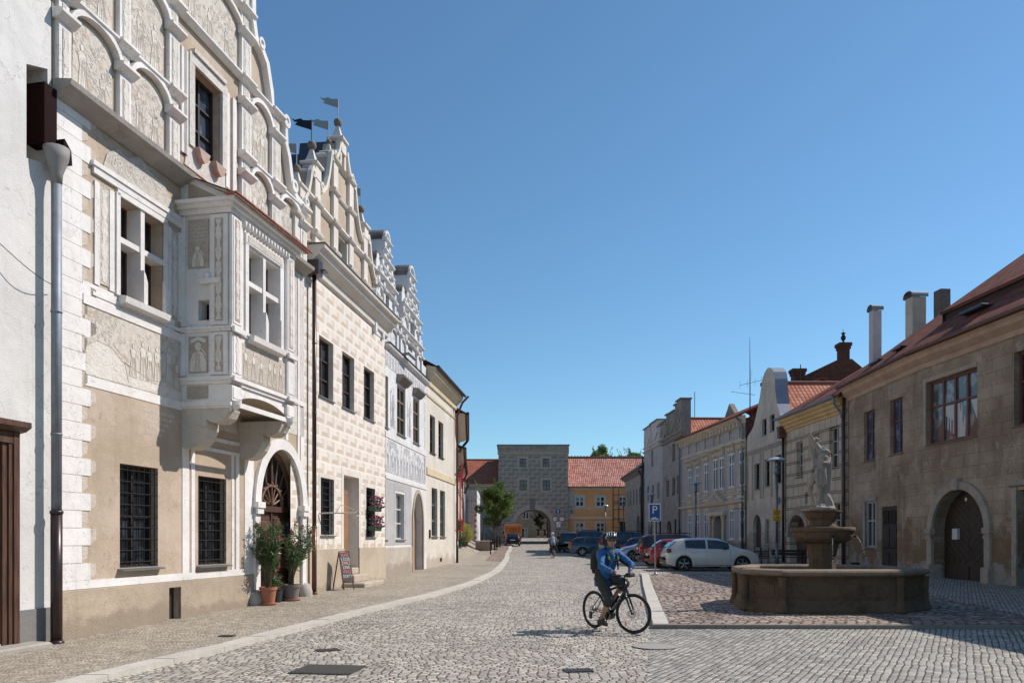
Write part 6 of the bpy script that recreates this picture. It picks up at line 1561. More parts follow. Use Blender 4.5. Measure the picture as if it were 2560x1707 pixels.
mb=MB();polyloft(mb,FP,[(.11,-.12),(.11,.04),(.08,.10),(.05,.13),(.02,.2),(.0,.26),(0,.68),(.02,.72),(.05,.745),(.05,.765)]);polyloft(mb,FP,[(-.26,.8),(-.26,.1)])
# corner posts
for i,p in enumerate(FP):
    q=offs(FP,.03)[i]
    mb.lathe([(.16,.02),(.12,.12),(.085,.24),(.085,.66),(.11,.74)],q.x,q.y,8,a0=R(22))
b_=mb.build('basin',M_fs,fo)
mb=MB();polyloft(mb,FP,[(.05,.765),(.10,.775),(.125,.81),(.125,.85),(.10,.885),(.04,.905),(-.20,.905),(-.25,.89),(-.27,.86),(-.27,.78),(-.27,.6)]);mb.build('rim',M_fs2,fo)
mb=MB()
for i in range(8):
    p,q=Vector(FP[i]),Vector(FP[(i+1)%8]);d=(q-p);l=d.length;d.normalize();nrm=Vector((d.y,-d.x));n=2 if l>2.2 else 1
    for k in range(n):
        a=.17+(l-.34)*k/n+.03;b=.17+(l-.34)*(k+1)/n-.03;c=.07
        pts=[(a+c,.29),(b-c,.29),(b-c,.29+c*.6),(b,.29+c),(b,.64-c),(b-c,.64-c*.6),(b-c,.64),(a+c,.64),(a+c,.64-c*.6),(a,.64-c),(a,.29+c),(a+c,.29+c*.6),(a+c,.29)]
        mb.T=Matrix(((d.x,-nrm.x,0,p.x),(d.y,-nrm.y,0,p.y),(0,0,1,0),(0,0,0,1)));rib(mb,pts,.018,-.014,.01);mb.T=None
mb.build('panel_moulding',M_fs,fo)
mb=MB();mb.fi([mb.P((p.x,p.y,.62)) for p in offs(FP,-.26)])
g=G('water');g.coord();g.bump(g.noise(g.vec,9,3),.03);MW=g.out((.02,.025,.02),.05,0,.8);mb.build('water',MW,fo)
cx,cy=.05,.05
mb=MB();mb.lathe([(.40,.3),(.40,.72),(.36,.8),(.30,.86),(.29,1.0),(.32,1.25),(.345,1.38),(.36,1.44),(.33,1.5)],cx,cy,8,a0=R(22.5));mb.build('column',M_fs,fo)
mb=MB();mb.lathe([(.32,1.44),(.46,1.455),(.57,1.50),(.635,1.56),(.665,1.63),(.665,1.675),(.655,1.69),(.70,1.71),(.715,1.73),(.715,1.80),(.69,1.815),(.62,1.815),(.60,1.77),(.28,1.70)],cx,cy,40);mb.build('bowl',M_fs,fo,smooth=True)
mb=MB();mb.lathe([(.36,1.70),(.36,1.84),(.30,1.86),(.29,1.90),(.29,1.98),(.31,2.0),(.36,2.06),(.385,2.12),(.39,2.15),(.43,2.17),(.43,2.205),(.0,2.205)],cx,cy,8,a0=R(22.5));mb.build('pedestal',M_fs,fo)
g=G('water_jet');g.coord();MWJ=g.out((.75,.78,.8),.1,0,.8);g.bsdf.inputs['Transmission Weight'].default_value=.5
def jet(a,r0,vx,z0):
    mb=MB();pts=[];t=0
    while True:
        r_=r0+vx*t;z=z0-4.9*t*t
        if z<.62: break
        pts.append((cx+r_*math.cos(a),cy+r_*math.sin(a),z));t+=.03
    mb.tube([p for p in pts[:7]],[.012]*3+[.010]*10 if False else .010,6)
    for p in pts[7:]:
        for k in range(2): mb.ball((p[0]+random.uniform(-.008,.008),p[1],p[2]+random.uniform(-.03,.03)),random.uniform(.006,.011),6,sq=(1,1,1.8))
    mb.build('water_jet',MWJ,fo)
jet(R(-12),.70,.75,1.62);jet(R(-93),.66,.05,1.56);jet(R(80),.70,.5,1.6)
mb=MB();
for a in (R(-12),R(-93),R(80)): mb.tube([(cx+.62*math.cos(a),cy+.62*math.sin(a),1.62),(cx+.74*math.cos(a),cy+.74*math.sin(a),1.61)],.022,8)
mb.build('spout',MATS['iron'],fo)
# statue on the pedestal
st=MB()
def sp(x,y,dy=0): return ((x-450)/650,dy,(1300-y)/650)
def limb(mb,pts,rs,n=10): mb.tube([sp(*p) for p in pts],[r/650 for r in rs],n);[mb.ball(sp(*p),r/650,8) for p,r in zip(pts,rs)]
st.lathe([(.30,0),(.30,.06),(.26,.09)],0,0,10,sx=1,sy=.8)
limb(st,[(560,1270,.05),(545,1180,.05),(520,1090,.05),(500,1040,.05)],[95,85,65,30])
limb(st,[(480,1260,.0),(440,1230,-.05),(400,1240,-.08)],[60,50,40])
limb(st,[(330,1250,-.12),(375,1225,-.05),(398,1150,0),(405,1050,0),(412,960,.0),(430,860,.02),(445,760,.03)],[24,30,30,42,44,56,70])     # standing leg
limb(st,[(350,1180,.12),(335,1100,.12),(300,1000,.1),(275,920,.06),(310,840,.04),(400,760,.05)],[22,26,36,44,60,70])          # bent leg
limb(st,[(440,780,.03),(435,680,.02),(440,580,.0),(455,500,.0),(440,430,.0)],[90,88,80,85,60])                             # torso
limb(st,[(520,430,.0),(455,420,0),(400,400,-.02),(360,340,-.05),(300,250,-.06),(240,150,-.06)],[55,60,52,36,28,18])          # raised arm
limb(st,[(240,150,-.06),(225,120,-.06)],[18,12])
st.ball(sp(352,262,.0),50/650,12,sq=(.9,1,1.15));st.ball(sp(350,232,.0),50/650,12,sq=(1.05,1.1,.8));limb(st,[(400,340,.02),(365,300,0)],[32,28])
limb(st,[(330,265,-.075),(335,285,-.08)],[8,8])
limb(st,[(520,430,.02),(545,520,.0),(500,600,-.1),(430,590,-.14)],[45,38,34,26])                                            # other arm bent
for k in range(6): limb(st,[(250+k*12,170+k*36,.02-.012*k),(268+k*14,330+k*30,.01),(300+k*18,520+k*12,-.02),(325+k*15,640-k*8,-.02)],[14,20,24,16],8)
for k in range(7):
    x=500+k*13;limb(st,[(x-20,440+k*8,.02+.02*(k%2)),(x-10,620,.03*(k%2)),(x-25+k*4,820,.04),(x-35+k*3,990+k*8,.03+.02*(k%2))],[22,26,26,18],8)
for k in range(5): limb(st,[(350+k*26,690,-.08),(345+k*30,800,-.1+.02*(k%2)),(350+k*30,900+20*(k%2),-.09),(362+k*24,945,-.07)],[22,30,26,16],8)
limb(st,[(370,350,-.07),(430,400,-.08),(500,400,-.06),(560,470,-.0)],[16,20,22,14]);limb(st,[(400,330,-.02),(470,370,-.05),(540,420,-.02)],[16,20,16])
limb(st,[(545,440,.02),(575,560,.02),(580,660,.02),(575,760,.03)],[14,18,16,12],8)
M_st=granite('statue_sandstone',(.27,.23,.19),(.36,.31,.26),40,.006,dirt=(.17,.14,.115))
so=st.build('figure',M_st,None);remesh(so,.012,disp=(.04,.012),it=1)
so.name='statue';so.location=(FC[0]+cx+.0,FC[1]+cy,fz+2.205)
tag(so,'sandstone figure with raised arm and hanging drapery standing on the fountain pedestal','statue')
# ================= lamps, signs
M_pole=simple('pole_grey',(.17,.18,.19),.45,.6);M_lampw=simple('lamp_disc',(.50,.52,.53),.35,.2)
def lamp(px,Y,label,top=5.5,r_=.45):
    x=at(px,Y);o=empty('street_lamp',(x,Y,gz(Y)+.06),0,label,'street lamp','disc topped street lamps')
    h_=top-gz(Y)-.06
    mb=MB();mb.tube([(0,0,0),(0,0,1.2)],.075,12);mb.tube([(0,0,1.2),(0,0,h_-.75)],.055,12);mb.tube([(0,0,h_-1.35),(0,0,h_-1.28)],.075,12);mb.lathe([(.11,0),(.11,.02)],0,0,12);mb.build('pole',M_pole,o,smooth=True)
    mb=MB();mb.lathe([(.06,-.75),(.14,-.62),(.14,-.55),(.08,-.5),(.13,-.42),(.13,-.36),(.07,-.33),(.11,-.25),(.11,-.12),(.07,-.1),(.07,-.02)],0,0,16,cz=h_);mb.build('lantern',M_pole,o,smooth=True)
    mb=MB();mb.lathe([(.03,.10),(.16,.09),(.3,.05),(.42*r_/.45,-.02),(r_,-.045),(r_,-.06),(.1,-.03)],0,0,28,cz=h_);mb.build('lamp_disc',M_lampw,o,smooth=True)
    return o
LA=lamp(1942,35.5,'nearest disc street lamp, with two yellow route signs on its pole',5.29)
lamp(1739.5,55,'disc street lamp in front of the lilac house, beyond the white car',5.6)
lamp(1629,70,'disc street lamp in front of the stepped gable houses',5.65)
lamp(1513.8,93,'disc street lamp standing before the orange house front',5.6,.36);lamp(1558.7,88,'disc street lamp beside the scaffold at the orange house',5.9,.36)
sg=empty('route_signs',(at(1942,35.4),35.38,zat(1288,35.4)),0,'two small yellow bicycle route signs fixed on the nearest lamp pole','sign')
M_yel=simple('sign_yellow',(.62,.33,.02),.5);M_blk=simple('sign_black',(.02,.02,.02),.5)
for dz,tx in ((.135,'1004'),(-.135,'48')):
    mb=MB();mb.box(-.19,.19,-.01,.0,dz-.12,dz+.12);p_=mb.build('sign_plate',M_yel,sg)
    text_mesh(tx,.12,'lettering',M_blk,p_,Matrix.Translation((0 if tx=='1004' else .02,-.014,dz+.045))@FACE)
    mb=MB()
    for x in (-.05,.05):
        mb.T=Matrix.Translation((x,-.012,dz-.06))@Matrix.Rotation(R(90),4,'X');mb.lathe([(.022,-.001),(.030,-.001),(.030,.002),(.022,.002)],n=12);mb.T=None
    mb.tube([(-.05,-.013,dz-.06),(-.02,-.013,dz-.03),(.03,-.013,dz-.03),(.05,-.013,dz-.06)],.004,4);mb.build('bicycle_symbol',M_blk,p_)
# parking sign
M_blue=simple('sign_blue',(.012,.07,.26),.4);M_sw=simple('sign_white',(.72,.72,.72),.4)
Yp=30.6;xp=at(1636.5,Yp);ps=empty('parking_sign',(xp,Yp,gz(Yp)+.07),0,'blue and white P parking sign with car symbol on a grey pole','sign')
hz=zat(1259,Yp)-ps.location.z;lz=zat(1302,Yp)-ps.location.z
mb=MB();mb.tube([(0.03,0,0),(0,.03,hz-.03)],.03,10);mb.lathe([(.08,0),(.08,.05),(.04,.1)],.03,0,12);mb.build('pole',simple('pole_galv',(.30,.31,.32),.45,.6),ps)
mb=MB();mb.bbox(-.23,.23,-.015,.0,lz,hz,.004);p_=mb.build('sign_plate',M_sw,ps)
mb=MB();mb.bbox(-.205,.205,-.019,-.013,lz+.025,hz-.025,.002);p2=mb.build('sign_field',M_blue,p_)
cu=text_mesh('P',.44,'lettering',M_sw,p_,Matrix.Translation((0,-.022,(lz+hz)/2+.09))@FACE)
mb=MB();cz=lz+.1
mb.prism([(-.16,cz-.03),(-.16,cz+.005),(-.11,cz+.015),(-.07,cz+.05),(.04,cz+.05),(.085,cz+.015),(.16,cz+.005),(.16,cz-.03)],-.023,-.019)
for x in (-.09,.09):
    mb.T=Matrix.Translation((x,-.021,cz-.03))@Matrix.Rotation(R(90),4,'X');mb.lathe([(.028,-.002),(.028,.002)],n=12);mb.T=None
mb.build('car_symbol',M_sw,p_)
mb=MB();mb.lathe([(.03,0),(.035,.05),(.03,.1)],-.16,.03,10,cz=lz-.17);mb.tube([(-.16,.03,lz-.3),(-.16,.03,lz)],.012,6);mb.build('hanging_tag',MATS['sill_grey'],ps)
# gate signs
Yg=94.6;gs=empty('gate_signpost',(at(1396,Yg),Yg,gz(Yg)),0,'post with round width limit signs and a blue arrow sign right of the tower passage','sign')
def gx_(px): return at(px,Yg)-at(1396,Yg)
def gz_(py): return zat(py,Yg)-gz(Yg)
mb=MB();mb.tube([(0,.03,0),(0,.03,gz_(1272))],.035,8);mb.build('pole',M_pole,gs)
mb=MB();mb.bbox(gx_(1390),gx_(1400.5),-.02,.0,gz_(1283),gz_(1272.5),.01);mb.build('arrow_plate',M_blue,gs)
mb=MB();x0=gx_(1395.2);mb.prism([(x0-.05,gz_(1282)),(x0+.05,gz_(1282)),(x0+.05,gz_(1277)),(x0+.13,gz_(1277)),(x0,gz_(1273.5)),(x0-.13,gz_(1277)),(x0-.05,gz_(1277))],-.03,-.021);mb.build('arrow',M_sw,gs)
for c in (1387.3,1404.4):
    x=gx_(c);z=gz_(1297);mb=MB();mb.T=Matrix.Translation((x,-.01,z))@Matrix.Rotation(R(90),4,'X');mb.lathe([(.34,-.01),(.34,.01)],n=28);mb.T=None;p_=mb.build('sign_ring',MATS['stripe_red'],gs)
    mb=MB();mb.T=Matrix.Translation((x,-.022,z))@Matrix.Rotation(R(90),4,'X');mb.lathe([(.26,-.004),(.26,.006)],n=28);mb.T=None;mb.build('sign_field',M_sw,p_)
    text_mesh('2,1',.26,'lettering',M_blk,p_,Matrix.Translation((x,-.032,z))@FACE)
    mb=MB()
    for s in (-1,1):
        if c<1390: mb.prism([(x+s*.22,z-.06),(x+s*.22,z+.06),(x+s*.16,z)],-.034,-.028)
        else: mb.prism([(x-.06,z+s*.22),(x+.06,z+s*.22),(x,z+s*.16)],-.034,-.028)
    mb.build('arrow_marks',M_blk,p_)
mb=MB();a,b,c,d=gx_(1391),gx_(1401),gz_(1317),gz_(1303.5);mb.bbox(a,b,-.02,.0,c,d,.01);p_=mb.build('sign_plate',M_sw,gs);mb=MB();rib(mb,[(a+.05,c+.08),(b-.05,d-.08)],.05,-.028,-.021);mb.build('diagonal_bar',M_blk,p_)
# wall lamp at the corner of the orange house
wl=empty('wall_lamp',(at(1428,96.2),96.2,zat(1267,96.2)),0,'small lamp on a bracket at the left corner of the orange house','lamp')
mb=MB();mb.lathe([(.02,.1),(.3,.02),(.3,-.03),(.1,-.02)],-.2,-.4,14);mb.build('shade',M_pole,wl);mb=MB();mb.tube([(-.2,-.4,0),(.1,-.3,-.4),(.1,.3,-.8)],.04,6);mb.lathe([(.1,0),(.1,-.4)],-.05,-.35,8,cz=-.3);mb.build('bracket',M_pole,wl)
# bench, chairs by the curved gable house
bn=empty('bench',(13.65,38.2,gz(38)+.07),0,'long dark wooden bench behind the fountain near the lamp','bench')
mb=MB()
for k in range(3): mb.bbox(-.85,.85,-.2+k*.14,-.08+k*.14,.42,.46,.008)
mb.build('seat',MATS['frame_dark'],bn);mb=MB()
for k in range(2): mb.bbox(-.85,.85,.24+k*.02,.27+k*.02,.54+k*.14,.66+k*.14,.008)
mb.build('backrest',MATS['frame_dark'],bn)
for x in (-.65,.65): mb=MB();mb.box(x-.03,x+.03,-.18,-.12,0,.42);mb.box(x-.03,x+.03,.16,.22,0,.8);mb.build('leg',MATS['iron'],bn)
for i,(x,y,a,lb) in enumerate([(12.75,40.5,15,'folded dark cafe chair leaning near the lamp post, left one'),(13.1,40.4,-8,'folded dark cafe chair leaning near the lamp post, right one')]):
    c=empty('folding_chair',(x,y,gz(y)+.07),R(a),lb,'chair','folded chairs beside the lamp')
    mb=MB();mb.tube([(-.2,-.12,0),(-.16,.05,.9)],.016,6);mb.tube([(.2,-.12,0),(.16,.05,.9)],.016,6);mb.build('back_frame',MATS['iron'],c)
    mb=MB();mb.tube([(-.17,.18,0),(-.18,-.02,.85)],.016,6);mb.tube([(.17,.18,0),(.18,-.02,.85)],.016,6);mb.build('leg',MATS['iron'],c)
    mb=MB()
    for k in range(5): mb.box(-.16,.16,-.06+.02*k,-.045+.02*k,.3+.09*k,.36+.09*k)
    mb.build('seat',MATS['frame_brown'],c)
mb=MB();mb.T=T2;mb.box(.55,1.2,-.12,0,.3,.62);mb.T=None;mb.build('meter_box',MATS['iron'],R3.root)
# ================= cars
M_tyre=simple('tyre_rubber',(.018,.018,.018),.8);M_rimm=simple('wheel_alloy',(.42,.43,.44),.3,.9);M_rimd=simple('wheel_alloy_dark',(.24,.24,.26),.25,.8)
M_carg=glassm('car_glass',(.012,.014,.016),.03,.0);M_tail=simple('tail_light',(.42,.015,.012),.2,spec=.8);M_taild=simple('tail_light_dark',(.06,.012,.012),.15,spec=.8);M_head=simple('head_light',(.45,.46,.47),.1,.3,spec=.9);M_amb=simple('indicator',(.6,.22,.05),.2)
M_trim=simple('black_trim',(.02,.02,.021),.5);M_plate=simple('number_plate_white',(.60,.60,.58),.4)
def paint(name,c,metal=.3,rough=.28): return simple(name,c,rough,metal,var=.04,coat=.8)
def lerpc(pts,x):
    if x<=pts[0][0]:return pts[0][1]
    for (a,za),(b,zb_) in zip(pts,pts[1:]):
        if x<=b:
            t=(x-a)/(b-a);return za+(zb_-za)*t
    return pts[-1][1]
def smoothc(pts,x,w_=.09):
    return (lerpc(pts,x-w_)+2*lerpc(pts,x)+lerpc(pts,x+w_))/4
def make_car(kind,label,x,y,head,mat,cat='car',tail=M_tail,rim=M_rimm,group='parked cars',plate=True,z=None):
    P=CARS[kind];L,W=P['L'],P['W'];top_=P['top'];belt=P['belt'];wx=P['wx'];rw=P.get('rw',.31)
    o=empty('parked_car',(x,y,gz(y) if z is None else z),head,label,cat,group)
    N=int(L/.045);xs=[L*i/N for i in range(N+1)];rows=[]
    def sec(x):
        zt=smoothc(top_,x,.05);e=abs(2*x/L-1);wd=W/2*(1-.13*e**5-(.05 if e>.97 else 0));zb_=min(smoothc(belt,x,.08),zt-.05)
        zl=.21+(.12 if x<.35 else 0)*(1-x/.35 if x<.35 else 0)+(.10 if x>L-.4 else 0)*((x-L+.4)/.4 if x>L-.4 else 0)
        za=zl
        for c in wx:
            if abs(x-c)<rw+.055: za=max(za,rw+((rw+.055)**2-(x-c)**2)**.5)
        g_=min(1,max(0,(zt-zb_-.06)/.36))
        zm=max(zl+.13,za+.02);p5=(wd*(.90-.13*g_),zt-.05-.05*g_) ;
        pts=[(wd*.965,za),(wd*.995,zm),(wd,max((zl+zb_)/2,za+.05)),(wd*.985,max(zb_-.07,za+.07)),(wd*.94,zb_),(p5[0]*1.0,zb_+(zt-zb_)*(.45+.38*g_)),(wd*(.66+.02*g_),zt-.012),(0,zt)]
        return pts
    mb=MB();S=[sec(x) for x in xs]
    for x,pts in zip(xs,S):
        rows.append([mb.P((x-L/2,-p[0],p[1])) for p in pts]+[mb.P((x-L/2,p[0],p[1])) for p in pts[-2::-1]])
    n=len(rows[0])
    for a,b in zip(rows,rows[1:]):
        for k in range(n-1): mb.fi([a[k],a[k+1],b[k+1],b[k]])
    mb.fi(rows[0][:]);mb.fi(rows[-1][::-1])
    body=mb.build('body',mat,o,smooth=True)
    # underbody and wheel wells
    mb=MB();mb.box(-L/2+.15,L/2-.15,-W/2+.18,W/2-.18,.2,.62);mb.build('underbody',M_trim,o)
    def patch(i0,i1,j0,j1,side,name,m=M_carg,off=.006,sh=(0,0)):
        q=MB();grid=[]
        for i in range(i0,i1+1):
            r=[]
            for j in range(j0,j1+1):
                y_,z_v=S[i][j]
                if j==4: z_v+=.035
                if j==5 and j1==5: z_v-=.012
                r.append(q.P((xs[i]-L/2,side*(y_+off),z_v+off*(1 if j>=5 and j0>=5 else 0))))
            grid.append(r)
        for a,b in zip(grid,grid[1:]):
            for k in range(len(a)-1): q.fi([a[k],a[k+1],b[k+1],b[k]] if side<0 else [a[k+1],a[k],b[k],b[k+1]])
        return q.build(name,m,body,smooth=False)
    ix=lambda v:max(0,min(N,int(round(v/L*N))))
    for a,b in P['side']:
        for sd in (-1,1): patch(ix(a),ix(b),4,5,sd,'side_window')
    for nm,key in (('rear_window','rw_'),('windscreen','ws')):
        if key in P:
            a,b=P[key];q=MB();grid=[]
            for i in range(ix(a),ix(b)+1):
                y6,z6=S[i][6];y5,z5=S[i][5];yy=y6*1.0+(y5-y6)*.45;zz=z6*.6+z5*.4
                grid.append([q.P((xs[i]-L/2+(.006 if key=='ws' else -.006),s_*v,zv+.006)) for s_,v,zv in ((-1,yy,zz),(-1,y6,z6),(1,0,S[i][7][1]),(1,y6,z6),(1,yy,zz))])
            for c,d in zip(grid,grid[1:]):
                for k in range(4): q.fi([c[k],c[k+1],d[k+1],d[k]])
            q.build(nm,M_carg,body)
    zt_=P['tz'];wl_=W/2
    for sd in (-1,1):
        q=MB();a,b,c,d=P['tl'];q.bbox(-L/2+a,-L/2+b,*( (sd*(wl_*.985)-.0, sd*(wl_*.70)) if sd<0 else (sd*(wl_*.70),sd*(wl_*.985))),c,d,.02);q.build('tail_light',tail,body)
        if kind in('mpv','wagon'): q=MB();q.bbox(-L/2+a-.01,-L/2+b-.02,*((sd*wl_*.99,sd*wl_*.75) if sd<0 else (sd*wl_*.75,sd*wl_*.99)),c+.02,c+.12,.02);q.build('indicator_light',M_amb,body)
        q=MB();hz_=P['hl'];q.ball((L/2-.22,sd*(wl_*.74),hz_),.12,10,sq=(1.6,1.05,.55));q.build('head_light',M_head,body,smooth=True)
        q=MB();q.bbox(P['mx']-L/2,P['mx']-L/2+.12,*((-wl_-.16,-wl_+.04) if sd<0 else (wl_-.04,wl_+.16)),P['bz']+.0,P['bz']+.13,.03);q.build('mirror',M_trim if kind!='sedan' else mat,body)
        for xx in P['hd']: q=MB();q.tube([(xx-L/2,sd*(wl_+.0),P['bz']-.09),(xx-L/2+.18,sd*(wl_+.0),P['bz']-.09)],.014,6);q.build('door_handle',mat,body)
    if plate: q=MB();q.box(-L/2-.012,-L/2+.02,-.26,.26,P['pz'],P['pz']+.11);q.build('number_plate',M_plate,body)
    q=MB();q.box(-L/2-.006,-L/2+.06,-wl_*.8,wl_*.8,.36,.46);q.build('bumper_strip',M_trim,body)
    # door lines
    q=MB()
    for xx in P['dl']:
        i=ix(xx)
        for sd in (-1,1):
            pts=[Vector((xs[i]-L/2,sd*(S[i][j][0]+.001),S[i][j][1])) for j in (1,2,3,4)];q.tube(pts,.004,4)
    i0,i1=ix(wx[0]+rw+.1),ix(wx[1]-rw-.1)
    for sd in (-1,1): q.tube([(xs[i]-L/2,sd*(W/2+.002),.27) for i in range(i0,i1,4)],.012,4)
    q.build('door_gap',M_trim,body)
    for c in wx:
        for sd in (-1,1):
            yc=sd*(W/2-.12);q=MB();q.T=Matrix.Translation((c-L/2,yc,rw))@Matrix.Rotation(R(90)*(1 if sd<0 else -1),4,'X')
            q.lathe([(rw*.74,-.10),(rw*.95,-.10),(rw,-.07),(rw,.07),(rw*.93,.10),(rw*.76,.10)],n=28,cap=False);q.T=None;wh=q.build('wheel',M_tyre,o,smooth=False)
            q=MB();q.T=Matrix.Translation((c-L/2,yc,rw))@Matrix.Rotation(R(90)*(1 if sd<0 else -1),4,'X')
            q.lathe([(rw*.77,.09),(rw*.72,.097),(rw*.64,.05),(rw*.60,.0)],n=28,cap=False);q.lathe([(rw*.16,.02),(rw*.15,.085),(.02,.09)],n=12)
            for k in range(5):
                a=2*math.pi*k/5+.3
                for da in (-.12,.12): q.tube([(rw*.12*math.cos(a),rw*.12*math.sin(a),.075),(rw*.72*math.cos(a+da),rw*.72*math.sin(a+da),.08)],[.03,.022],4)
            q.T=None;q.build('rim',rim,wh)
    if P.get('rails'):
        for sd in (-1,1): q=MB();q.tube([(1.0-L/2,sd*W*.33,P['top'][5][1]-.0),(1.15-L/2,sd*W*.33,P['rz']),(L*.58-L/2,sd*W*.33,P['rz']),(L*.62-L/2,sd*W*.33,P['rz']-.06)],.018,6);q.build('roof_rail',M_trim,body)
    return o
CARS={
'hatch':dict(L=4.2,W=1.78,top=[(0,.55),(.03,.80),(.10,1.0),(.22,1.12),(.42,1.30),(.66,1.425),(1.1,1.47),(1.8,1.485),(2.3,1.46),(2.7,1.36),(3.12,1.10),(3.3,1.03),(3.8,.92),(4.05,.80),(4.17,.62),(4.2,.45)],belt=[(0,.78),(.3,1.0),(1,.985),(3.1,.93),(3.6,.88),(4.2,.6)],wx=(.80,3.38),rw=.315,side=[(.86,1.76),(1.83,2.80)],rw_=(.12,.50),ws=(2.50,3.10),tz=.9,tl=(.03,.22,.82,1.0),hl=.72,mx=2.55,bz=.96,hd=(1.05,2.0),pz=.62,dl=(.88,1.77,2.85)),
'hatch2':dict(L=4.0,W=1.7,top=[(0,.55),(.03,.78),(.12,.98),(.40,1.22),(.70,1.38),(1.0,1.415),(1.7,1.42),(2.2,1.38),(2.6,1.26),(3.0,1.04),(3.2,.97),(3.7,.88),(3.9,.78),(3.98,.6),(4.0,.45)],belt=[(0,.78),(.3,.95),(1,.94),(3.0,.9),(3.5,.85),(4.0,.6)],wx=(.72,3.2),rw=.30,side=[(.55,.8),(.9,1.65),(1.75,2.65)],rw_=(.14,.62),ws=(2.35,2.95),tz=.9,tl=(.02,.16,.70,.92),hl=.68,mx=2.45,bz=.92,hd=(1.0,1.9),pz=.60,dl=(.85,1.7,2.7)),
'mpv':dict(L=4.32,W=1.75,top=[(0,.55),(.02,.85),(.06,1.05),(.14,1.30),(.28,1.52),(.5,1.60),(1.1,1.635),(2.0,1.64),(2.5,1.58),(3.0,1.32),(3.45,1.07),(3.65,1.0),(4.0,.9),(4.2,.78),(4.3,.6),(4.32,.45)],belt=[(0,.8),(.2,1.05),(1,1.03),(3.2,.96),(3.7,.9),(4.32,.6)],wx=(.78,3.48),rw=.31,side=[(.35,.95),(1.05,1.95),(2.05,3.0)],rw_=(.08,.26),ws=(2.6,3.4),tz=.9,tl=(.0,.16,.74,1.02),hl=.72,mx=2.85,bz=.99,hd=(1.2,2.2),pz=.85,dl=(1.0,2.0,3.1),rails=True,rz=1.69),
'van':dict(L=4.7,W=1.85,top=[(0,.55),(.02,.9),(.06,1.15),(.14,1.45),(.28,1.68),(.5,1.76),(1.1,1.80),(2.2,1.80),(2.8,1.73),(3.3,1.45),(3.75,1.18),(3.95,1.1),(4.35,1.0),(4.55,.85),(4.68,.65),(4.7,.45)],belt=[(0,.85),(.2,1.1),(1,1.1),(3.5,1.03),(4.0,.96),(4.7,.6)],wx=(.85,3.8),rw=.33,side=[(.35,1.1),(1.2,2.15),(2.25,3.25)],rw_=(.08,.28),ws=(2.9,3.65),tz=1,tl=(.0,.16,.92,1.16),hl=.8,mx=3.1,bz=1.07,hd=(1.4,2.4),pz=.8,dl=(1.15,2.2,3.35),rails=True,rz=1.86),
'wagon':dict(L=4.55,W=1.75,top=[(0,.55),(.02,.85),(.08,1.02),(.2,1.18),(.45,1.38),(.75,1.44),(1.3,1.465),(2.1,1.46),(2.6,1.36),(3.2,1.06),(3.4,1.0),(4.0,.9),(4.35,.78),(4.5,.62),(4.55,.45)],belt=[(0,.8),(.3,.98),(1,.97),(3.1,.92),(3.7,.87),(4.55,.6)],wx=(.95,3.55),rw=.31,side=[(.42,1.1),(1.2,1.98),(2.08,2.95)],rw_=(.09,.36),ws=(2.65,3.15),tz=.9,tl=(.0,.16,.72,1.0),hl=.7,mx=2.75,bz=.94,hd=(1.35,2.2),pz=.6,dl=(1.15,2.03,3.02),rails=True,rz=1.50),
'sedan':dict(L=4.4,W=1.74,top=[(0,.55),(.03,.85),(.1,.98),(.7,1.05),(1.15,1.30),(1.5,1.40),(2.2,1.42),(2.7,1.33),(3.25,1.04),(3.45,.97),(4.0,.86),(4.25,.74),(4.37,.58),(4.4,.42)],belt=[(0,.8),(.3,.94),(1,.94),(3.1,.9),(3.7,.85),(4.4,.58)],wx=(.95,3.55),rw=.31,side=[(1.05,1.3),(1.4,2.1),(2.2,2.95)],rw_=(.75,1.3),ws=(2.7,3.2),tz=.9,tl=(.0,.2,.72,.92),hl=.68,mx=2.75,bz=.92,hd=(1.5,2.4),pz=.6,dl=(1.3,2.15,3.02)),
}
def rearcar(kind,px,Ys,label,mat,head=0,**k):     # rear bumper seen at px on the near side plane Ys, parked facing +X
    P=CARS[kind];xr=at(px,Ys);x=xr+P['L']/2*(1 if head==0 else 1);return make_car(kind,label,x,Ys+P['W']/2,R(head),mat,**k)
PW=paint('paint_silver_white',(.60,.565,.51),.1);PR=paint('paint_red',(.36,.018,.018),.1);PM=paint('paint_maroon',(.065,.018,.018),.4);PS=paint('paint_silver',(.30,.33,.37),.6);PB=paint('paint_dark_blue',(.02,.035,.07),.4);PK=paint('paint_black',(.012,.012,.014),.3);PO=paint('paint_slate_blue',(.045,.07,.095),.5);PG=paint('paint_dark_green',(.03,.04,.03),.3);PB2=paint('paint_mid_blue',(.03,.10,.19),.5)
rearcar('hatch',1666,34.5,'white hatchback with dark windows and dark alloy wheels, parked nearest the fountain',PW,tail=M_taild,rim=M_rimd)
rearcar('hatch2',1625,37.2,'red hatchback parked just behind the white hatchback',PR)
rearcar('mpv',1600,39.9,'dark maroon people carrier with roof rails, beyond the red hatchback',PM)
rearcar('sedan',1548,46.6,'silver saloon facing left, beyond the maroon car',PS,head=180)
rearcar('hatch2',1557,49.8,'dark blue hatchback seen over the bonnet of the silver saloon',PB)
rearcar('van',1502,53.6,'tall black people carrier with red tail lights behind the cyclist',PK)
rearcar('wagon',1424.8,58,'slate blue estate car with roof rails, left of the cyclist',PO)
make_car('van','dark green off-road car seen from behind, beside the standing man',5.35,71.0,R(78),PG)
rearcar('van',1431,76,'mid blue van whose roof shows above the dark green off-road car',PB2)
rearcar('sedan',1455,66.5,'dark grey saloon roof visible beyond the slate blue estate',paint('paint_dark_grey',(.03,.032,.036),.4))
rearcar('hatch2',1480,62.5,'dark wine red car roof showing beyond the slate blue estate',paint('paint_wine',(.09,.02,.025),.3))
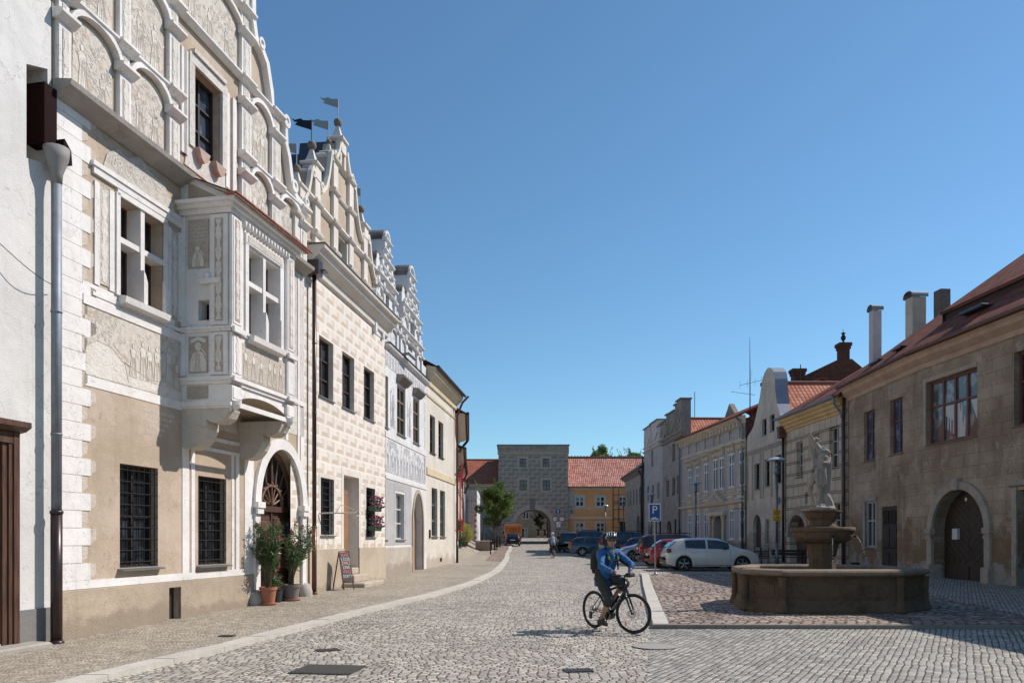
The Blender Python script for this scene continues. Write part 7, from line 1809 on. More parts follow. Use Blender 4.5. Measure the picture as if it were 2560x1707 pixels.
lc=make_car('hatch2','black hatchback seen from behind at the left kerb, before the orange truck',.06,85.6,R(90),PK,z=gz(85))
# orange truck
tk=empty('orange_truck',(.10,92,gz(91)),R(90),'small orange truck seen from behind in front of the passage','truck');M_ot=simple('truck_orange',(.55,.15,.02),.5,coat=.3)
mb=MB();mb.bbox(-2.2,.6,-1.0,1.0,1.05,2.35,.04);mb.build('cargo_box',M_ot,tk);mb=MB();mb.bbox(-2.23,-2.19,-.5,.5,1.4,2.0,.02);mb.bbox(-2.23,-2.19,-.85,-.62,1.4,2.1,.02);mb.bbox(-2.23,-2.19,.62,.85,1.4,2.1,.02);mb.build('rear_panel',simple('truck_orange_dark',(.33,.085,.015),.6),tk)
mb=MB();mb.bbox(.7,2.2,-.95,.95,.5,2.2,.12);mb.build('cab',M_ot,tk);mb=MB();mb.box(-2.2,2.1,-.45,.45,.5,.75);mb.build('chassis',M_trim,tk)
mb=MB();mb.bbox(-2.28,-2.18,-1.0,1.0,.55,.72,.02);mb.build('rear_bumper',M_trim,tk)
for s in (-1,1): mb=MB();mb.bbox(-2.3,-2.26,s*.8-.15,s*.8+.15,.6,.75,.01);mb.build('tail_light',M_tail,tk)
for x in (-1.3,1.4):
    for s in (-1,1): mb=MB();mb.T=Matrix.Translation((x,s*.8,.4))@Matrix.Rotation(R(90),4,'X');mb.lathe([(.25,-.12),(.38,-.12),(.4,-.09),(.4,.09),(.38,.12),(.25,.12)],n=20);mb.T=None;mb.build('wheel',M_tyre,tk)
mb=MB();mb.bbox(1.5,1.6,-1.2,-1.05,1.3,1.6,.02);mb.bbox(1.5,1.6,1.05,1.2,1.3,1.6,.02);mb.build('mirror',M_trim,tk)
# ================= plants
def leafmat(name,c1,c2,tr=.25,rough=.5):
    if name in MATS:return MATS[name]
    g=G(name);x,y,z=g.coord('Generated');g.coord()
    n=g.noise(g.vec,5,3);w_=g.white(g.noise(g.vec,60,0)*50)
    geo=g.node('ShaderNodeNewGeometry');rnd=E(g,geo.outputs['Random Per Island'])
    c=g.mix(rnd,tuple(c1),tuple(c2));c=g.scale(c,n*.5+.75)
    g.out(c,rough,0,.4)
    tn=g.node('ShaderNodeBsdfTranslucent');g.set(tn.inputs[0],g.scale(c,1.3));mx=g.node('ShaderNodeMixShader');mx.inputs[0].default_value=tr
    g.nt.links.new(g.bsdf.outputs[0],mx.inputs[1]);g.nt.links.new(tn.outputs[0],mx.inputs[2]);g.nt.links.new(mx.outputs[0],g.nt.nodes['Material Output'].inputs[0])
    MATS[name]=g.mat;return g.mat
def leaf(mb,p,d,l,w_,rn,fold=.15,m=0):
    d=d.normalized();u=d.cross(Vector((rn.uniform(-1,1),rn.uniform(-1,1),rn.uniform(-.3,1)))).normalized()
    b=p+d*l;c=p+d*l*.45
    mb.face([p,c-u*w_/2,b,c+u*w_/2],m=m)
M_bark=simple('bark',(.085,.065,.05),.9,var=.3,sc=12,bump=.01);M_lf=leafmat('tree_leaves',(.06,.115,.025),(.15,.21,.05),.4)
def rdir(rn,up=0):
    v=Vector((rn.gauss(0,1),rn.gauss(0,1),rn.gauss(0,1)+up));return v.normalized()
def roundtree(name,x,y,zg,ht,trunk,rx,rz,label,seed,nl=5200,ls=.10,group=None,mat=None,cat='tree'):
    rn=random.Random(seed);o=empty(name,(x,y,zg),0,label,cat,group)
    t=MB();cz=trunk+rz*.9
    t.tube([(0,0,-.1),(.02,.0,trunk*.5),(-.02,.02,trunk),(0,0,trunk+rz*.5)],[.085,.07,.06,.03],8)
    cl=[]
    for k in range(26):
        d=rdir(rn,.15);r_=rn.uniform(.45,.92);c=Vector((d.x*rx*r_,d.y*rx*r_,cz+d.z*rz*r_*(1.05 if d.z>0 else .8)));cl.append((c,rn.uniform(.30,.52)*rx*.62))
        t.tube([(0,0,trunk*rn.uniform(.85,1.1)),(c.x*.45,c.y*.45,(trunk+c.z)/2-.1),tuple(c)],[.04,.022,.008],5)
    t.build('trunk',M_bark,o)
    c=MB()
    for i in range(nl):
        cc,cr=cl[rn.randrange(len(cl))];d=rdir(rn);p=cc+d*cr*rn.uniform(.35,1.08)
        leaf(c,p,(d+rdir(rn)*.9),ls*rn.uniform(.7,1.3),ls*.62,rn)
    for k in range(14):     # stray shoots
        a=rn.uniform(0,6.28);b0=Vector((math.cos(a)*rx*.8,math.sin(a)*rx*.8,cz+rn.uniform(-.2,.8)*rz));d=(b0-Vector((0,0,cz-.5))).normalized()+Vector((0,0,.5))
        for j in range(14): leaf(c,b0+d*.06*j,d+rdir(rn),ls,ls*.55,rn)
    for j in range(60): p=Vector((.05*math.sin(j),0,cz+rz*.8+.013*j));leaf(c,p,rdir(rn,.6),ls*1.1,ls*.6,rn)
    c.build('crown',mat or M_lf,o);return o
roundtree('street_tree',at(1236,73),73,gz(73)+.06,7.0,2.15,1.78,2.25,'round crowned young tree by the left kerb, the nearest and biggest of the row',11,15000,.125,'young trees by the left kerb')
roundtree('street_tree',at(1243,79.5),79.5,gz(79.5)+.06,5.4,2.3,1.35,1.5,'young tree just behind the nearest round tree, mostly hidden by it',12,3000,.13,'young trees by the left kerb')
roundtree('street_tree',at(1249,86),86,gz(86)+.06,5.4,2.3,1.2,1.4,'farthest young tree of the row by the left kerb, next to the black hatchback',13,2600,.13,'young trees by the left kerb')
def fartree(px,py,Y,rx,rz,label,seed):
    roundtree('leafy_tree',at(px,Y),Y,gz(Y),10,zat(py,Y)-gz(Y)-rz*1.9,rx,rz,label,seed,9000,.26,'trees behind the roofs',leafmat('far_leaves',(.07,.115,.03),(.15,.20,.06),.35))
fartree(1500,1120,130,2.4,2.6,'leafy tree top showing above the orange house roof, left one of two',21)
fartree(1574,1128,130,2.2,2.0,'leafy tree top above the roof beside the stepped gables, right one of two',22)
# tree trunks guards, bollards, well, pump
mb=MB();bx_,by_=at(1226,69.5),69.5
for i,(px,py,lb) in enumerate([(1226.5,1387,'black bollard in front of the stone well'),]):
    X_,Y_=gp(px,py);o=MB();o.lathe([(.07,0),(.06,.1),(.045,.2),(.045,1.1),(.06,1.13),(.05,1.2),(.01,1.22)],n=10);q=o.build('bollard',MATS['iron'],None,loc=(X_,Y_,gz(Y_)+.06));tag(q,lb,'bollard')
for px,Y_,lb in ((1236,72.4,'dark tree guard around the nearest round tree'),(1244,79,'dark tree guard around the second young tree')):
    g_=MB()
    for k in range(12): a=2*math.pi*k/12;g_.tube([(.28*math.cos(a),.28*math.sin(a),0),(.28*math.cos(a),.28*math.sin(a),1.05)],.022,5)
    for z in (.1,1.0): g_.lathe([(.29,z),(.31,z),(.31,z+.05),(.29,z+.05)],n=16,cap=False)
    q=g_.build('tree_guard',MATS['iron'],None,loc=(at(px,Y_+.6),Y_+.6,gz(Y_)+.07));tag(q,lb,'tree guard','tree guards')
Yw=72.0;wx_=at(1208,Yw);wo=empty('stone_well',(wx_,Yw,gz(Yw)+.06),0,'low square block stone well with a green hand pump on top','well')
M_wb=granite('well_block',(.27,.235,.185),(.37,.325,.26),40,.01)
rn=random.Random(5);mb=MB();
for r_ in range(4):
    x=-.7
    while x<.68:
        l=min(.7-x,rn.uniform(.2,.34));mb.bbox(x+.006,x+l-.006,-.7+rn.uniform(0,.03),.7,.02+r_*.2,.21+r_*.2,.02);x+=l
mb.build('well_wall',M_wb,wo);mb=MB();mb.bbox(-.76,.76,-.76,.76,.83,.93,.03);mb.build('well_cover',M_kerb,wo)
mb=MB();M_gp=simple('pump_green',(.05,.11,.09),.5);mb.tube([(.05,0,.93),(.05,0,2.7)],.055,10);mb.lathe([(.09,0),(.09,.3),(.05,.4)],.05,0,10,cz=2.55);mb.tube([(.05,0,2.4),(.3,0,2.55),(.32,0,1.9)],.02,6);mb.tube([(.05,0,1.9),(1.45,-.1,1.8)],.02,6);mb.build('hand_pump',M_gp,wo)
# yellow green bush in a pot and ivy
bz=gz(62,-4.3)+.07;bo=empty('potted_bush',(at(1160,62),62,bz),0,'yellow green rounded bush in a dark pot beside the white house','bush')
rn=random.Random(8);mb=MB();mb.lathe([(.25,0),(.33,.35),(.36,.4)],n=16);mb.build('pot',simple('pot_dark',(.04,.04,.04),.6),bo)
mb=MB()
for k in range(60):
    d=rdir(rn,.8);mb.tube([(0,0,.35),tuple(Vector((d.x*.6,d.y*.6,.7+abs(d.z)*.7)))],.008,4)
mb.build('stem',M_bark,bo)
mb=MB()
for i in range(2600): d=rdir(rn,.25);p=Vector((d.x*.72,d.y*.72,1.02+d.z*.72))*1;p=Vector((p.x*rn.uniform(.5,1.1),p.y*rn.uniform(.5,1.1),p.z*rn.uniform(.85,1.08)));leaf(mb,p,d+rdir(rn),.10,.045,rn)
mb.build('foliage',leafmat('bush_leaves',(.24,.26,.04),(.42,.38,.08),.35),bo)
ivo=empty('ivy_clump',(at(1147,61),61,gz(61,-4.3)+.07),0,'dark green ivy clump at the wall under the yellow green bush','ivy');mb=MB()
for i in range(1500): mb_p=Vector((rn.gauss(-.1,.22),rn.gauss(0,.3),abs(rn.gauss(0,.45))));leaf(mb,mb_p,rdir(rn),.10,.08,rn)
mb.build('foliage',leafmat('ivy_leaves',(.02,.045,.02),(.05,.09,.04),.2),ivo)
# flowers on the white house
M_fl=leafmat('red_petals',(.50,.02,.04),(.60,.06,.10),.2);M_fg=leafmat('geranium_leaves',(.04,.09,.02),(.08,.15,.04),.2)
def flowerbox(x,y,z,rz,l,label,mf=M_fl,box=None,n=160,group='flower boxes',hang=.45):
    o=empty('flower_box',(x,y,z),rz,label,'flower box',group);rn=random.Random(int(x*100))
    mb=MB();mb.bbox(-l/2,l/2,-.1,.1,0,.17,.015);mb.build('trough',box or simple('trough_green',(.03,.07,.045),.5),o)
    mb=MB()
    for i in range(n): p=Vector((rn.uniform(-l/2,l/2),rn.uniform(-.16,.1),.17+rn.uniform(-.05,.25)));leaf(mb,p,rdir(rn,.2),.09,.05,rn)
    mb.build('leaves',M_fg,o);mb=MB()
    for i in range(n): p=Vector((rn.uniform(-l/2,l/2),rn.uniform(-.25,.1),.17+rn.uniform(-hang,.35)));mb.ball(tuple(p),rn.uniform(.02,.04),5)
    mb.build('flowers',mf,o);return o
rz5=math.atan2(H5.d.y,H5.d.x)
for k,(s_,z) in enumerate(((1.5,5.5),(5.1,5.5),(1.5,2.3),(5.1,2.3))):
    p=H5.world(s_+.25,-.25,z);flowerbox(*p,rz5,.9,['box of hanging red flowers on the near upper window of the white house','box of hanging red flowers on the second upper window of the white house','box of red flowers on the near ground floor window of the white house','box of red flowers on the second ground floor window of the white house'][k],hang=.5 if k<2 else .3,n=90)
M_pf=leafmat('purple_petals',(.22,.05,.13),(.32,.10,.20),.2)
rz2=math.atan2(L2.d.y,L2.d.x)
for z,lb in ((1.95,'lower green flower box with purple flowers on the barred window beside the steps'),(2.62,'upper green flower box with purple flowers on the barred window beside the steps')):
    p=L2.world(X(5.65),-.16,z);flowerbox(*p,rz2,.85,lb,M_pf,hang=.05,n=110)
# oleanders in pots
M_ol=leafmat('oleander_leaves',(.045,.085,.03),(.14,.20,.08),.25,.4);M_of=leafmat('oleander_flowers',(.42,.02,.09),(.55,.08,.20),.2);M_stem=simple('stem_green_brown',(.10,.085,.05),.8)
M_terra=simple('terracotta',(.36,.14,.085),.75,var=.2);M_gpot=simple('pot_taupe',(.19,.165,.15),.7,var=.15)
def oleander(x,y,z,potr,poth,pm,label,stems,seed,lean=(0,0),flowers=90):
    rn=random.Random(seed);o=empty('potted_oleander',(x,y,z),0,label,'potted plant','potted oleanders at the portal')
    mb=MB();mb.lathe([(potr*.9,0),(potr*1.0,.03),(potr*1.0,.05)],n=24);mb.build('saucer',M_terra,o,smooth=False)
    mb=MB();mb.lathe([(potr*.72,.04),(potr*.93,poth*.82),(potr*1.02,poth*.84),(potr*1.04,poth),(potr*.95,poth),(potr*.93,poth-.05),(.01,poth-.05)],n=28);mb.build('pot',pm,o)
    s=MB();lf=MB();fl=MB()
    for k in range(stems):
        a=rn.uniform(0,6.28);sp_=rn.uniform(.05,.42);h_=rn.uniform(.75,1.5)
        b=Vector((math.cos(a)*sp_+lean[0]*h_*rn.random(),math.sin(a)*sp_*.8+lean[1]*h_*rn.random(),poth+h_));mid=Vector((b.x*.35,b.y*.35,poth+h_*.55))
        s.tube([(rn.uniform(-.06,.06),rn.uniform(-.06,.06),poth-.06),tuple(mid),tuple(b)],[.011,.008,.004],5)
        nl=int(20+h_*22)
        for i in range(nl):
            t=rn.uniform(.28,1.0)**.75;p=(mid+(b-mid)*((t-.5)*2) if t>.5 else Vector((0,0,poth))+(mid-Vector((0,0,poth)))*(t*2))
            d=(b-mid).normalized()*.7+rdir(rn)*.9;leaf(lf,p+rdir(rn)*.03,d,rn.uniform(.11,.18),.030,rn)
        if rn.random()<.4:
            for i in range(6): fl.ball(tuple(b+rdir(rn)*.05),rn.uniform(.012,.022),5)
    s.build('stem',M_stem,o);lf.build('foliage',M_ol,o);fl.build('flowers',M_of,o);return o
oleander(-5.72,18.3,gz(18.3)+.07,.20,.42,M_terra,'bushy pink oleander in a terracotta pot on a saucer, left of the portal',42,4)
oleander(-5.50,19.42,gz(19.4)+.07,.235,.40,M_gpot,'leaning pink oleander in a taupe grey pot, right of the terracotta one',34,9,lean=(.25,.55))
mb=MB()
pt2=empty('spare_pot',(-5.75,19.0,gz(19)+.07),0,'small dark plant pot standing between the two oleander pots','pot');mb=MB();mb.lathe([(.13,0),(.17,.3),(.19,.32)],n=18);mb.build('pot',simple('pot_black',(.03,.03,.035),.6),pt2)
mb=MB();rn=random.Random(9)
for i in range(160): leaf(mb,Vector((rn.gauss(0,.08),rn.gauss(0,.08),.35+abs(rn.gauss(0,.15)))),rdir(rn,.5),.13,.025,rn)
mb.build('foliage',M_ol,pt2)
# sandwich board
bo=empty('sandwich_board',(-4.95,22.95,gz(23)+.07),R(62),'narrow wooden sandwich board with painted colourful letters standing at the doorstep','sign board')
M_bw=wood('board_frame_wood',(.08,.04,.03),(.14,.07,.05))
mb=MB()
for x in (-.22,.22): mb.tube([(x,-.20,0),(x,0,1.12)],.018,4);mb.tube([(x,.22,0),(x,.0,1.10)],.018,4)
mb.tube([(-.22,0,1.12),(.22,0,1.12)],.018,4);mb.tube([(-.22,-.15,.28),(.22,-.15,.28)],.015,4);mb.build('frame',M_bw,bo)
TB=Matrix.Translation((0,-.085,.68))@Matrix.Rotation(-math.atan2(.20,1.12),4,'X')
mb=MB();mb.T=TB;mb.box(-.205,.205,-.006,.006,-.40,.42);mb.T=None;p_=mb.build('board_panel',simple('board_black',(.06,.045,.045),.6),bo)
cols_=[simple('chalk_pink',(.62,.22,.25),.8),simple('chalk_mint',(.50,.62,.58),.8),simple('chalk_rose',(.66,.40,.34),.8),simple('chalk_pale',(.62,.62,.60),.8)]
for k,(t,sz,z) in enumerate((('KAFE',.14,.33),('S DOR',.14,.21),('ZMRZ',.15,.09),('LINA',.14,-.03),('VINO',.15,-.16),('DORTY',.12,-.29))):
    text_mesh(t,sz,'lettering',cols_[k%4],p_,TB@Matrix.Translation((0,-.012,z))@FACE,ext=.001)
# cable at the far left
mb=MB();pts=[]
for k in range(13):
    t=k/12;pts.append((LL-1.15+1.15*t,-.12-.1*math.sin(t*3.14),5.95-.30*t-.35*math.sin(t*3.1)*.4))
mb.tube(pts,.006,4);mb.build('cable',MATS['iron'],L0.root)

roundtree('leafy_tree',at(1345,121),115.5,gz(115),5.2,1.0,.75,1.9,'dark narrow tree seen through the tower passage behind the two walkers',31,2500,.2,None,leafmat('dark_leaves',(.012,.022,.01),(.03,.045,.02),.2))
# ================= bicycles and people
M_bkf=simple('bike_black',(.015,.015,.017),.3,.2,spec=.6);M_al2=simple('bike_alloy',(.40,.41,.42),.3,.9);M_refl=simple('reflector_orange',(.75,.22,.02),.3);M_spoke=simple('spoke_steel',(.30,.30,.31),.35,.9)
M_skin=simple('skin',(.42,.23,.16),.55,var=.08);M_jb=simple('jacket_blue',(.016,.115,.31),.75,var=.15,sc=9,bump=.004);M_jk=simple('jacket_black',(.014,.015,.018),.8);M_trs=simple('trousers_dark',(.032,.033,.032),.85,var=.15)
M_pack=simple('backpack_black',(.018,.018,.016),.8);M_lime=simple('strap_lime',(.17,.28,.03),.8);M_shoe=simple('shoe_dark',(.035,.03,.028),.7);M_sock=simple('sock_grey',(.16,.17,.2),.9);M_helm=simple('helmet_black',(.014,.014,.016),.25,coat=.5);M_helmw=simple('helmet_white',(.62,.63,.64),.3);M_hair=simple('hair_grey',(.25,.24,.23),.8);M_shade=simple('sunglasses',(.01,.008,.008),.1,spec=.9);M_lip=simple('lips',(.30,.11,.09),.6);M_glv=simple('glove_blue',(.03,.05,.22),.8)
def wheel(parent,c,rz,r_,steer=0,refl=True,seed=0,disc=True):
    # wheel in the local x-z plane
    T=Matrix.Translation(c)@Matrix.Rotation(steer,4,'Z')
    def tor(R_,r2,n=44,m=8,sx=1):
        q=MB();q.T=T
        rings=[]
        for i in range(n):
            a=2*math.pi*i/n;ring=[]
            for j in range(m):
                b=2*math.pi*j/m;rr=R_+r2*math.cos(b)*sx;ring.append(q.P((rr*math.cos(a),r2*math.sin(b),rr*math.sin(a))))
            rings.append(ring)
        for i in range(n):
            a,b=rings[i],rings[(i+1)%n]
            for j in range(m): q.fi([a[j],b[j],b[(j+1)%m],a[(j+1)%m]])
        return q
    q=tor(r_-.022,.022);w_=q.build('wheel',M_tyre,parent,smooth=True)
    tor(r_-.052,.012,sx=.8).build('rim',M_bkf if refl else M_al2,w_,smooth=True)
    q=MB();q.T=T
    for k in range(32):
        a=2*math.pi*k/32;s_=1 if k%2 else -1;o_=.5 if (k//2)%2 else -.5
        q.tube([(.025*math.cos(a+o_*2),s_*.03,.025*math.sin(a+o_*2)),((r_-.055)*math.cos(a),0,(r_-.055)*math.sin(a))],.0014,3)
    q.build('spokes',M_spoke,w_)
    q=MB();q.T=T;q.tube([(0,-.06,0),(0,.06,0)],.018,10);
    if disc:
        q2=MB();q2.T=T@Matrix.Rotation(R(90),4,'X');q2.lathe([(.05,.045),(.08,.045),(.08,.048),(.05,.048)],n=24,cap=False);q2.build('brake_disc',M_al2,w_)
    q.build('hub',M_bkf,w_)
    if refl:
        for k in range(2):
            a=R(50)+k*math.pi+seed;q=MB();cx_,cz_=(r_*.66)*math.cos(a),(r_*.66)*math.sin(a);t=Vector((-math.sin(a),0,math.cos(a)))
            t=Vector((math.cos(a+.9),0,math.sin(a+.9)))
            q.T=T;q.tube([Vector((cx_,0,cz_))-t*.04,Vector((cx_,0,cz_))+t*.04],.014,6);q.build('reflector',M_refl,w_)
    return w_
def bicycle(loc,rz,label,steer=0,ebike=True,panniers=False):
    o=empty('bicycle',loc,rz,label,'bicycle')
    wheel(o,(-.53,0,.35),0,.35,seed=1.2,refl=ebike);ax=Vector((.53,0,.35));ht=Vector((.34,0,.90));hb=Vector((.385,0,.76))
    sd=Matrix.Translation((.40,0,.7))@Matrix.Rotation(steer,4,'Z')@Matrix.Translation((-.40,0,-.7))
    fw_c=sd@ax
    wheel(o,fw_c,0,.355,steer,seed=.0,refl=ebike)
    bb=Vector((-.07,0,.29));st_=Vector((-.22,0,.78))
    q=MB();q.tube([bb,hb],[.034,.034],10);q.tube([st_-Vector((-.015,0,.08)),ht-Vector((.0,0,.04))],.022,10);q.tube([bb,st_],.018,8);q.tube([ht+Vector((0,0,.03)),hb-Vector((-.01,0,.03))],.026,10)
    for s in (-1,1): q.tube([bb+Vector((0,s*.04,0)),(-.53,s*.065,.35)],.011,6);q.tube([st_+Vector((.0,s*.02,-.06)),(-.53,s*.065,.35)],.009,6)
    q.tube([st_,(-.265,0,.90)],.014,8);fr=q.build('frame',M_bkf,o,smooth=True)
    q=MB();q.bbox(-.40,-.14,-.07,.07,.905,.945,.02);q.tube([(-.2,0,.925),(-.04,0,.93)],[.05,.02],8);q.build('saddle',M_bkf,o)
    q=MB();q.T=sd
    for s in (-1,1): q.tube([(.385,s*.055,.73),(.45,s*.055,.55),(.53,s*.055,.35)],[.02,.018,.013],8)
    q.tube([(.385,-.07,.735),(.385,.07,.735)],.02,8);q.tube([(.39,0,.72),(.345,0,.90)],.02,8);q.build('fork',M_bkf,o,smooth=True)
    q=MB();q.T=sd;q.tube([(.34,0,.93),(.36,0,1.0),(.40,0,1.02)],.018,8);q.tube([(.33,-.31,1.035),(.37,-.15,1.035),(.41,-.04,1.02),(.41,.04,1.02),(.37,.15,1.035),(.33,.31,1.035)],.012,8);q.build('handlebar',M_bkf,o,smooth=True)
    for s in (-1,1): q=MB();q.T=sd;q.tube([(.335,s*.22,1.036),(.325,s*.33,1.036)],.018,8);q.build('grip',M_bkf,o);q=MB();q.T=sd;q.tube([(.37,s*.17,1.02),(.43,s*.20,1.0),(.42,s*.28,.99)],.006,5);q.build('brake_lever',M_al2,o)
    if ebike:
        q=MB();d=(hb-bb).normalized();q.tube([bb+d*.12+Vector((-.02,0,.045)),bb+d*.46+Vector((-.02,0,.045))],[.048,.048],8);q.build('battery',M_bkf,fr)
        q=MB();q.T=Matrix.Translation(bb)@Matrix.Rotation(R(90),4,'X');q.lathe([(.03,-.075),(.085,-.06),(.095,0),(.085,.06),(.03,.075)],n=18);q.build('motor',M_bkf,fr)
        for s in (-1,1):
            M=Matrix.Translation(bb+d*.32+Vector((.0,s*.036,.0)))@Matrix.Rotation(-math.atan2(d.z,d.x),4,'Y')@(Matrix.Rotation(R(90),4,'X') if s<0 else Matrix.Rotation(R(180),4,'Z')@Matrix.Rotation(R(90),4,'X'))
            text_mesh('APACHE',.085,'lettering',simple('decal_white',(.6,.6,.6),.4),fr,M,ext=.002)
        q=MB();q.T=sd;q.bbox(.41,.52,-.09,.09,.99,1.07,.025);q.build('handlebar_bag',M_pack,o)
        q=MB();q.T=sd
        for s in (-1,1): q.tube([(.4,s*.16,1.03),(.5,s*.20,1.0),(.52,s*.12,.88),(.42,s*.03,.8)],.004,4)
        q.build('cable',M_bkf,o)
    q=MB();q.T=Matrix.Translation(bb+Vector((0,-.07,0)))@Matrix.Rotation(R(90),4,'X');q.lathe([(.07,-.004),(.095,-.004),(.095,.004),(.07,.004)],n=24,cap=False);q.build('chainring',M_al2,o)
    ca=R(-84);cv=Vector((math.cos(ca),0,math.sin(ca)))*.17
    for s,v in ((-1,cv),(1,-cv)):
        q=MB();q.tube([bb+Vector((0,s*.08,0)),bb+v+Vector((0,s*.1,0))],[.014,.011],6);q.build('crank',M_bkf,o);q=MB();p=bb+v+Vector((0,s*.15,0));q.bbox(p.x-.045,p.x+.045,p.y-.045,p.y+.045,p.z-.012,p.z+.012,.004);q.build('pedal',M_bkf,o)
    q=MB();q.tube([bb+Vector((0,-.07,.09)),(-.53,-.07,.39)],.004,4);q.tube([bb+Vector((0,-.07,-.09)),(-.50,-.07,.26),(-.53,-.07,.31)],.004,4);q.bbox(-.56,-.50,-.10,-.07,.18,.32,.01);q.build('derailleur',M_bkf,o)
    if panniers:
        for s in (-1,1): q=MB();q.bbox(-.75,-.38,s*.12-.0 if s>0 else -.27,.27 if s>0 else -.12,.36,.74,.04);q.build('pannier',M_pack,o)
        q=MB();q.bbox(-.78,-.35,-.13,.13,.72,.92,.05);q.build('rack_bag',M_pack,o)
    return o,bb,cv,sd
def hand(mb,wrist,palm,fdir,cur,thumb,s=1.):
    # palm block and five separate curled fingers; fdir across knuckles, cur = list of curl points relative to knuckle
    mb.tube([wrist,wrist+(palm-wrist)*.5,palm],[.026*s,.034*s,.036*s],8)
    L_=[.9,1.0,.95,.8]
    for k in range(4):
        b=palm+fdir*((k-1.5)*.019*s);pts=[b]+[b+c*L_[k] for c in cur];mb.tube(pts,[.0105*s,.0095*s,.009*s,.0075*s][:len(pts)],6)
        mb.ball(tuple(pts[-1]),.0075*s,6)
    mb.tube([wrist+(palm-wrist)*.35+fdir*.03*s*thumb[0],wrist+(palm-wrist)*.9+fdir*.048*s*thumb[0]+thumb[1]*.5,palm+fdir*.03*s*thumb[0]+thumb[1]],[.014*s,.012*s,.009*s],6)
def head(body,c,f,up,s=1.,glass=False):
    # adds head shape into body mesh builder around centre c, facing f
    l=up.cross(f).normalized()
    def q(a,b,d): return c+f*a*s+l*b*s+up*d*s
    M=Matrix(((f.x,l.x,up.x,c.x),(f.y,l.y,up.y,c.y),(f.z,l.z,up.z,c.z),(0,0,0,1)));old=body.T;body.T=M
    body.ball((0,0,.03*s),.095*s,16,sq=(1.03,.82,1.08));body.ball((.022*s,0,-.045*s),.068*s,14,sq=(.95,.82,1.0));body.ball((.045*s,0,-.09*s),.030*s,10,sq=(.9,1.1,.8))
    body.tube([(.085*s,0,.02*s),(.105*s,0,-.018*s),(.108*s,0,-.035*s),(.085*s,0,-.045*s)],[.008*s,.013*s,.017*s,.012*s],8)
    for sd_ in (-1,1):
        body.ball((.055*s,sd_*.042*s,-.025*s),.03*s,8,sq=(.8,.9,.9));body.ball((0,sd_*.082*s,-.005*s),.03*s,10,sq=(.6,.35,1.05))
        body.ball((.082*s,sd_*.032*s,.032*s),.018*s,8,sq=(.5,1.3,.45))
    body.T=old;return M
# ---- near rider on the e-bike
hd_=math.atan2(-.849,.528);gz0=gz(14.15)
bk,bb,cv,sdm=bicycle((1.82,14.15,gz0),hd_,'black electric bicycle with orange spoke reflectors ridden by the man in the blue jacket',R(21))
bw_=bk.matrix_world
rider=empty('rider',(1.82,14.15,gz0),hd_)
bpy.data.objects.remove(rider)
def V(*a): return Vector(a)
LF=V(0,1,0)
hip=V(-.26,0,.985);cst=V(-.16,0,1.25);sh=V(-.10,0,1.42);nk=V(-.065,0,1.49);hc=V(-.02,0,1.625)
HR=sdm@V(.33,-.265,1.045);HL=sdm@V(.33,.265,1.045)   # grips
R_sh,L_sh=sh+V(0,-.185,-.02),sh+V(0,.185,-.02)
R_el=V(.05,-.30,1.17);L_el=V(.14,.33,1.20)
pr=bb+cv+V(0,-.15,0);pl=bb-cv+V(0,.15,0)
R_kn=V(.10,-.15,.585);L_kn=V(.16,.16,.86);R_an=pr+V(-.09,0,.09);L_an=pl+V(-.09,0,.09)
b=MB()
b.tube([hip+V(0,0,-.06),hip+V(.02,0,.06),cst,sh+V(0,0,-.03),nk],[.13,.135,.145,.12,.055],14);b.tube([hip+V(0,-.09,0),hip+V(0,.09,0)],.115,10);b.tube([R_sh,L_sh],.065,10);b.ball(tuple(hip),.14,10,sq=(1,1.15,.8))
b.tube([nk-V(.01,0,.04),nk,hc+V(-.01,0,-.05)],[.06,.055,.055],10)
for S_,E_,W_ in ((R_sh,R_el,HR),(L_sh,L_el,HL)):
    w_=W_+(E_-W_).normalized()*.09+V(0,0,.015);b.tube([S_,S_+(E_-S_)*.5,E_,E_+(w_-E_)*.4,w_],[.056,.048,.042,.04,.028],10);b.ball(tuple(E_),.043,8)
for s_,K,A_ in ((-1,R_kn,R_an),(1,L_kn,L_an)):
    h_=hip+V(0,s_*.09,-.02);b.tube([h_,h_+(K-h_)*.5,K,K+(A_-K)*.35,A_],[.092,.08,.056,.056,.036],12);b.ball(tuple(K),.058,8)
    b.tube([A_,A_+V(.0,0,-.05)],[.036,.034],8);b.tube([A_+V(-.05,0,-.055),A_+V(.06,0,-.06),A_+V(.15,0,-.075)],[.032,.036,.026],8)
f=(V(.62,.30,-.04)).normalized()
# face turned a little towards the camera
fd=Matrix.Rotation(-hd_,4,'Z')@V(-.10,-.97,-.06);fd=fd.normalized();up=V(0,0,1);up=(up-fd*up.dot(fd)).normalized()
HM=head(b,hc,fd,up,1.0)
sd3=sdm.to_3x3()
for W_,s_,E_ in ((HR,-1,R_el),(HL,1,L_el)):
    ax=(sd3@V(0,s_,0));fw=(sd3@V(1,0,0));wr=W_+(E_-W_).normalized()*.09+V(0,0,.015);pm=W_+V(0,0,.024)-fw*.018
    hand(b,wr,pm,ax,[fw*.038+V(0,0,.004),fw*.048+V(0,0,-.028),fw*.022+V(0,0,-.046)],(-1,V(0,0,-.03)+fw*.0),1.0)
person=b.build('person',M_skin,None);remesh(person,.0075,it=2)
person.location=(1.82,14.15,gz0);person.rotation_euler=(0,0,hd_);tag(person,'man in blue jacket, dark three quarter trousers and sunglasses riding the electric bicycle','person')
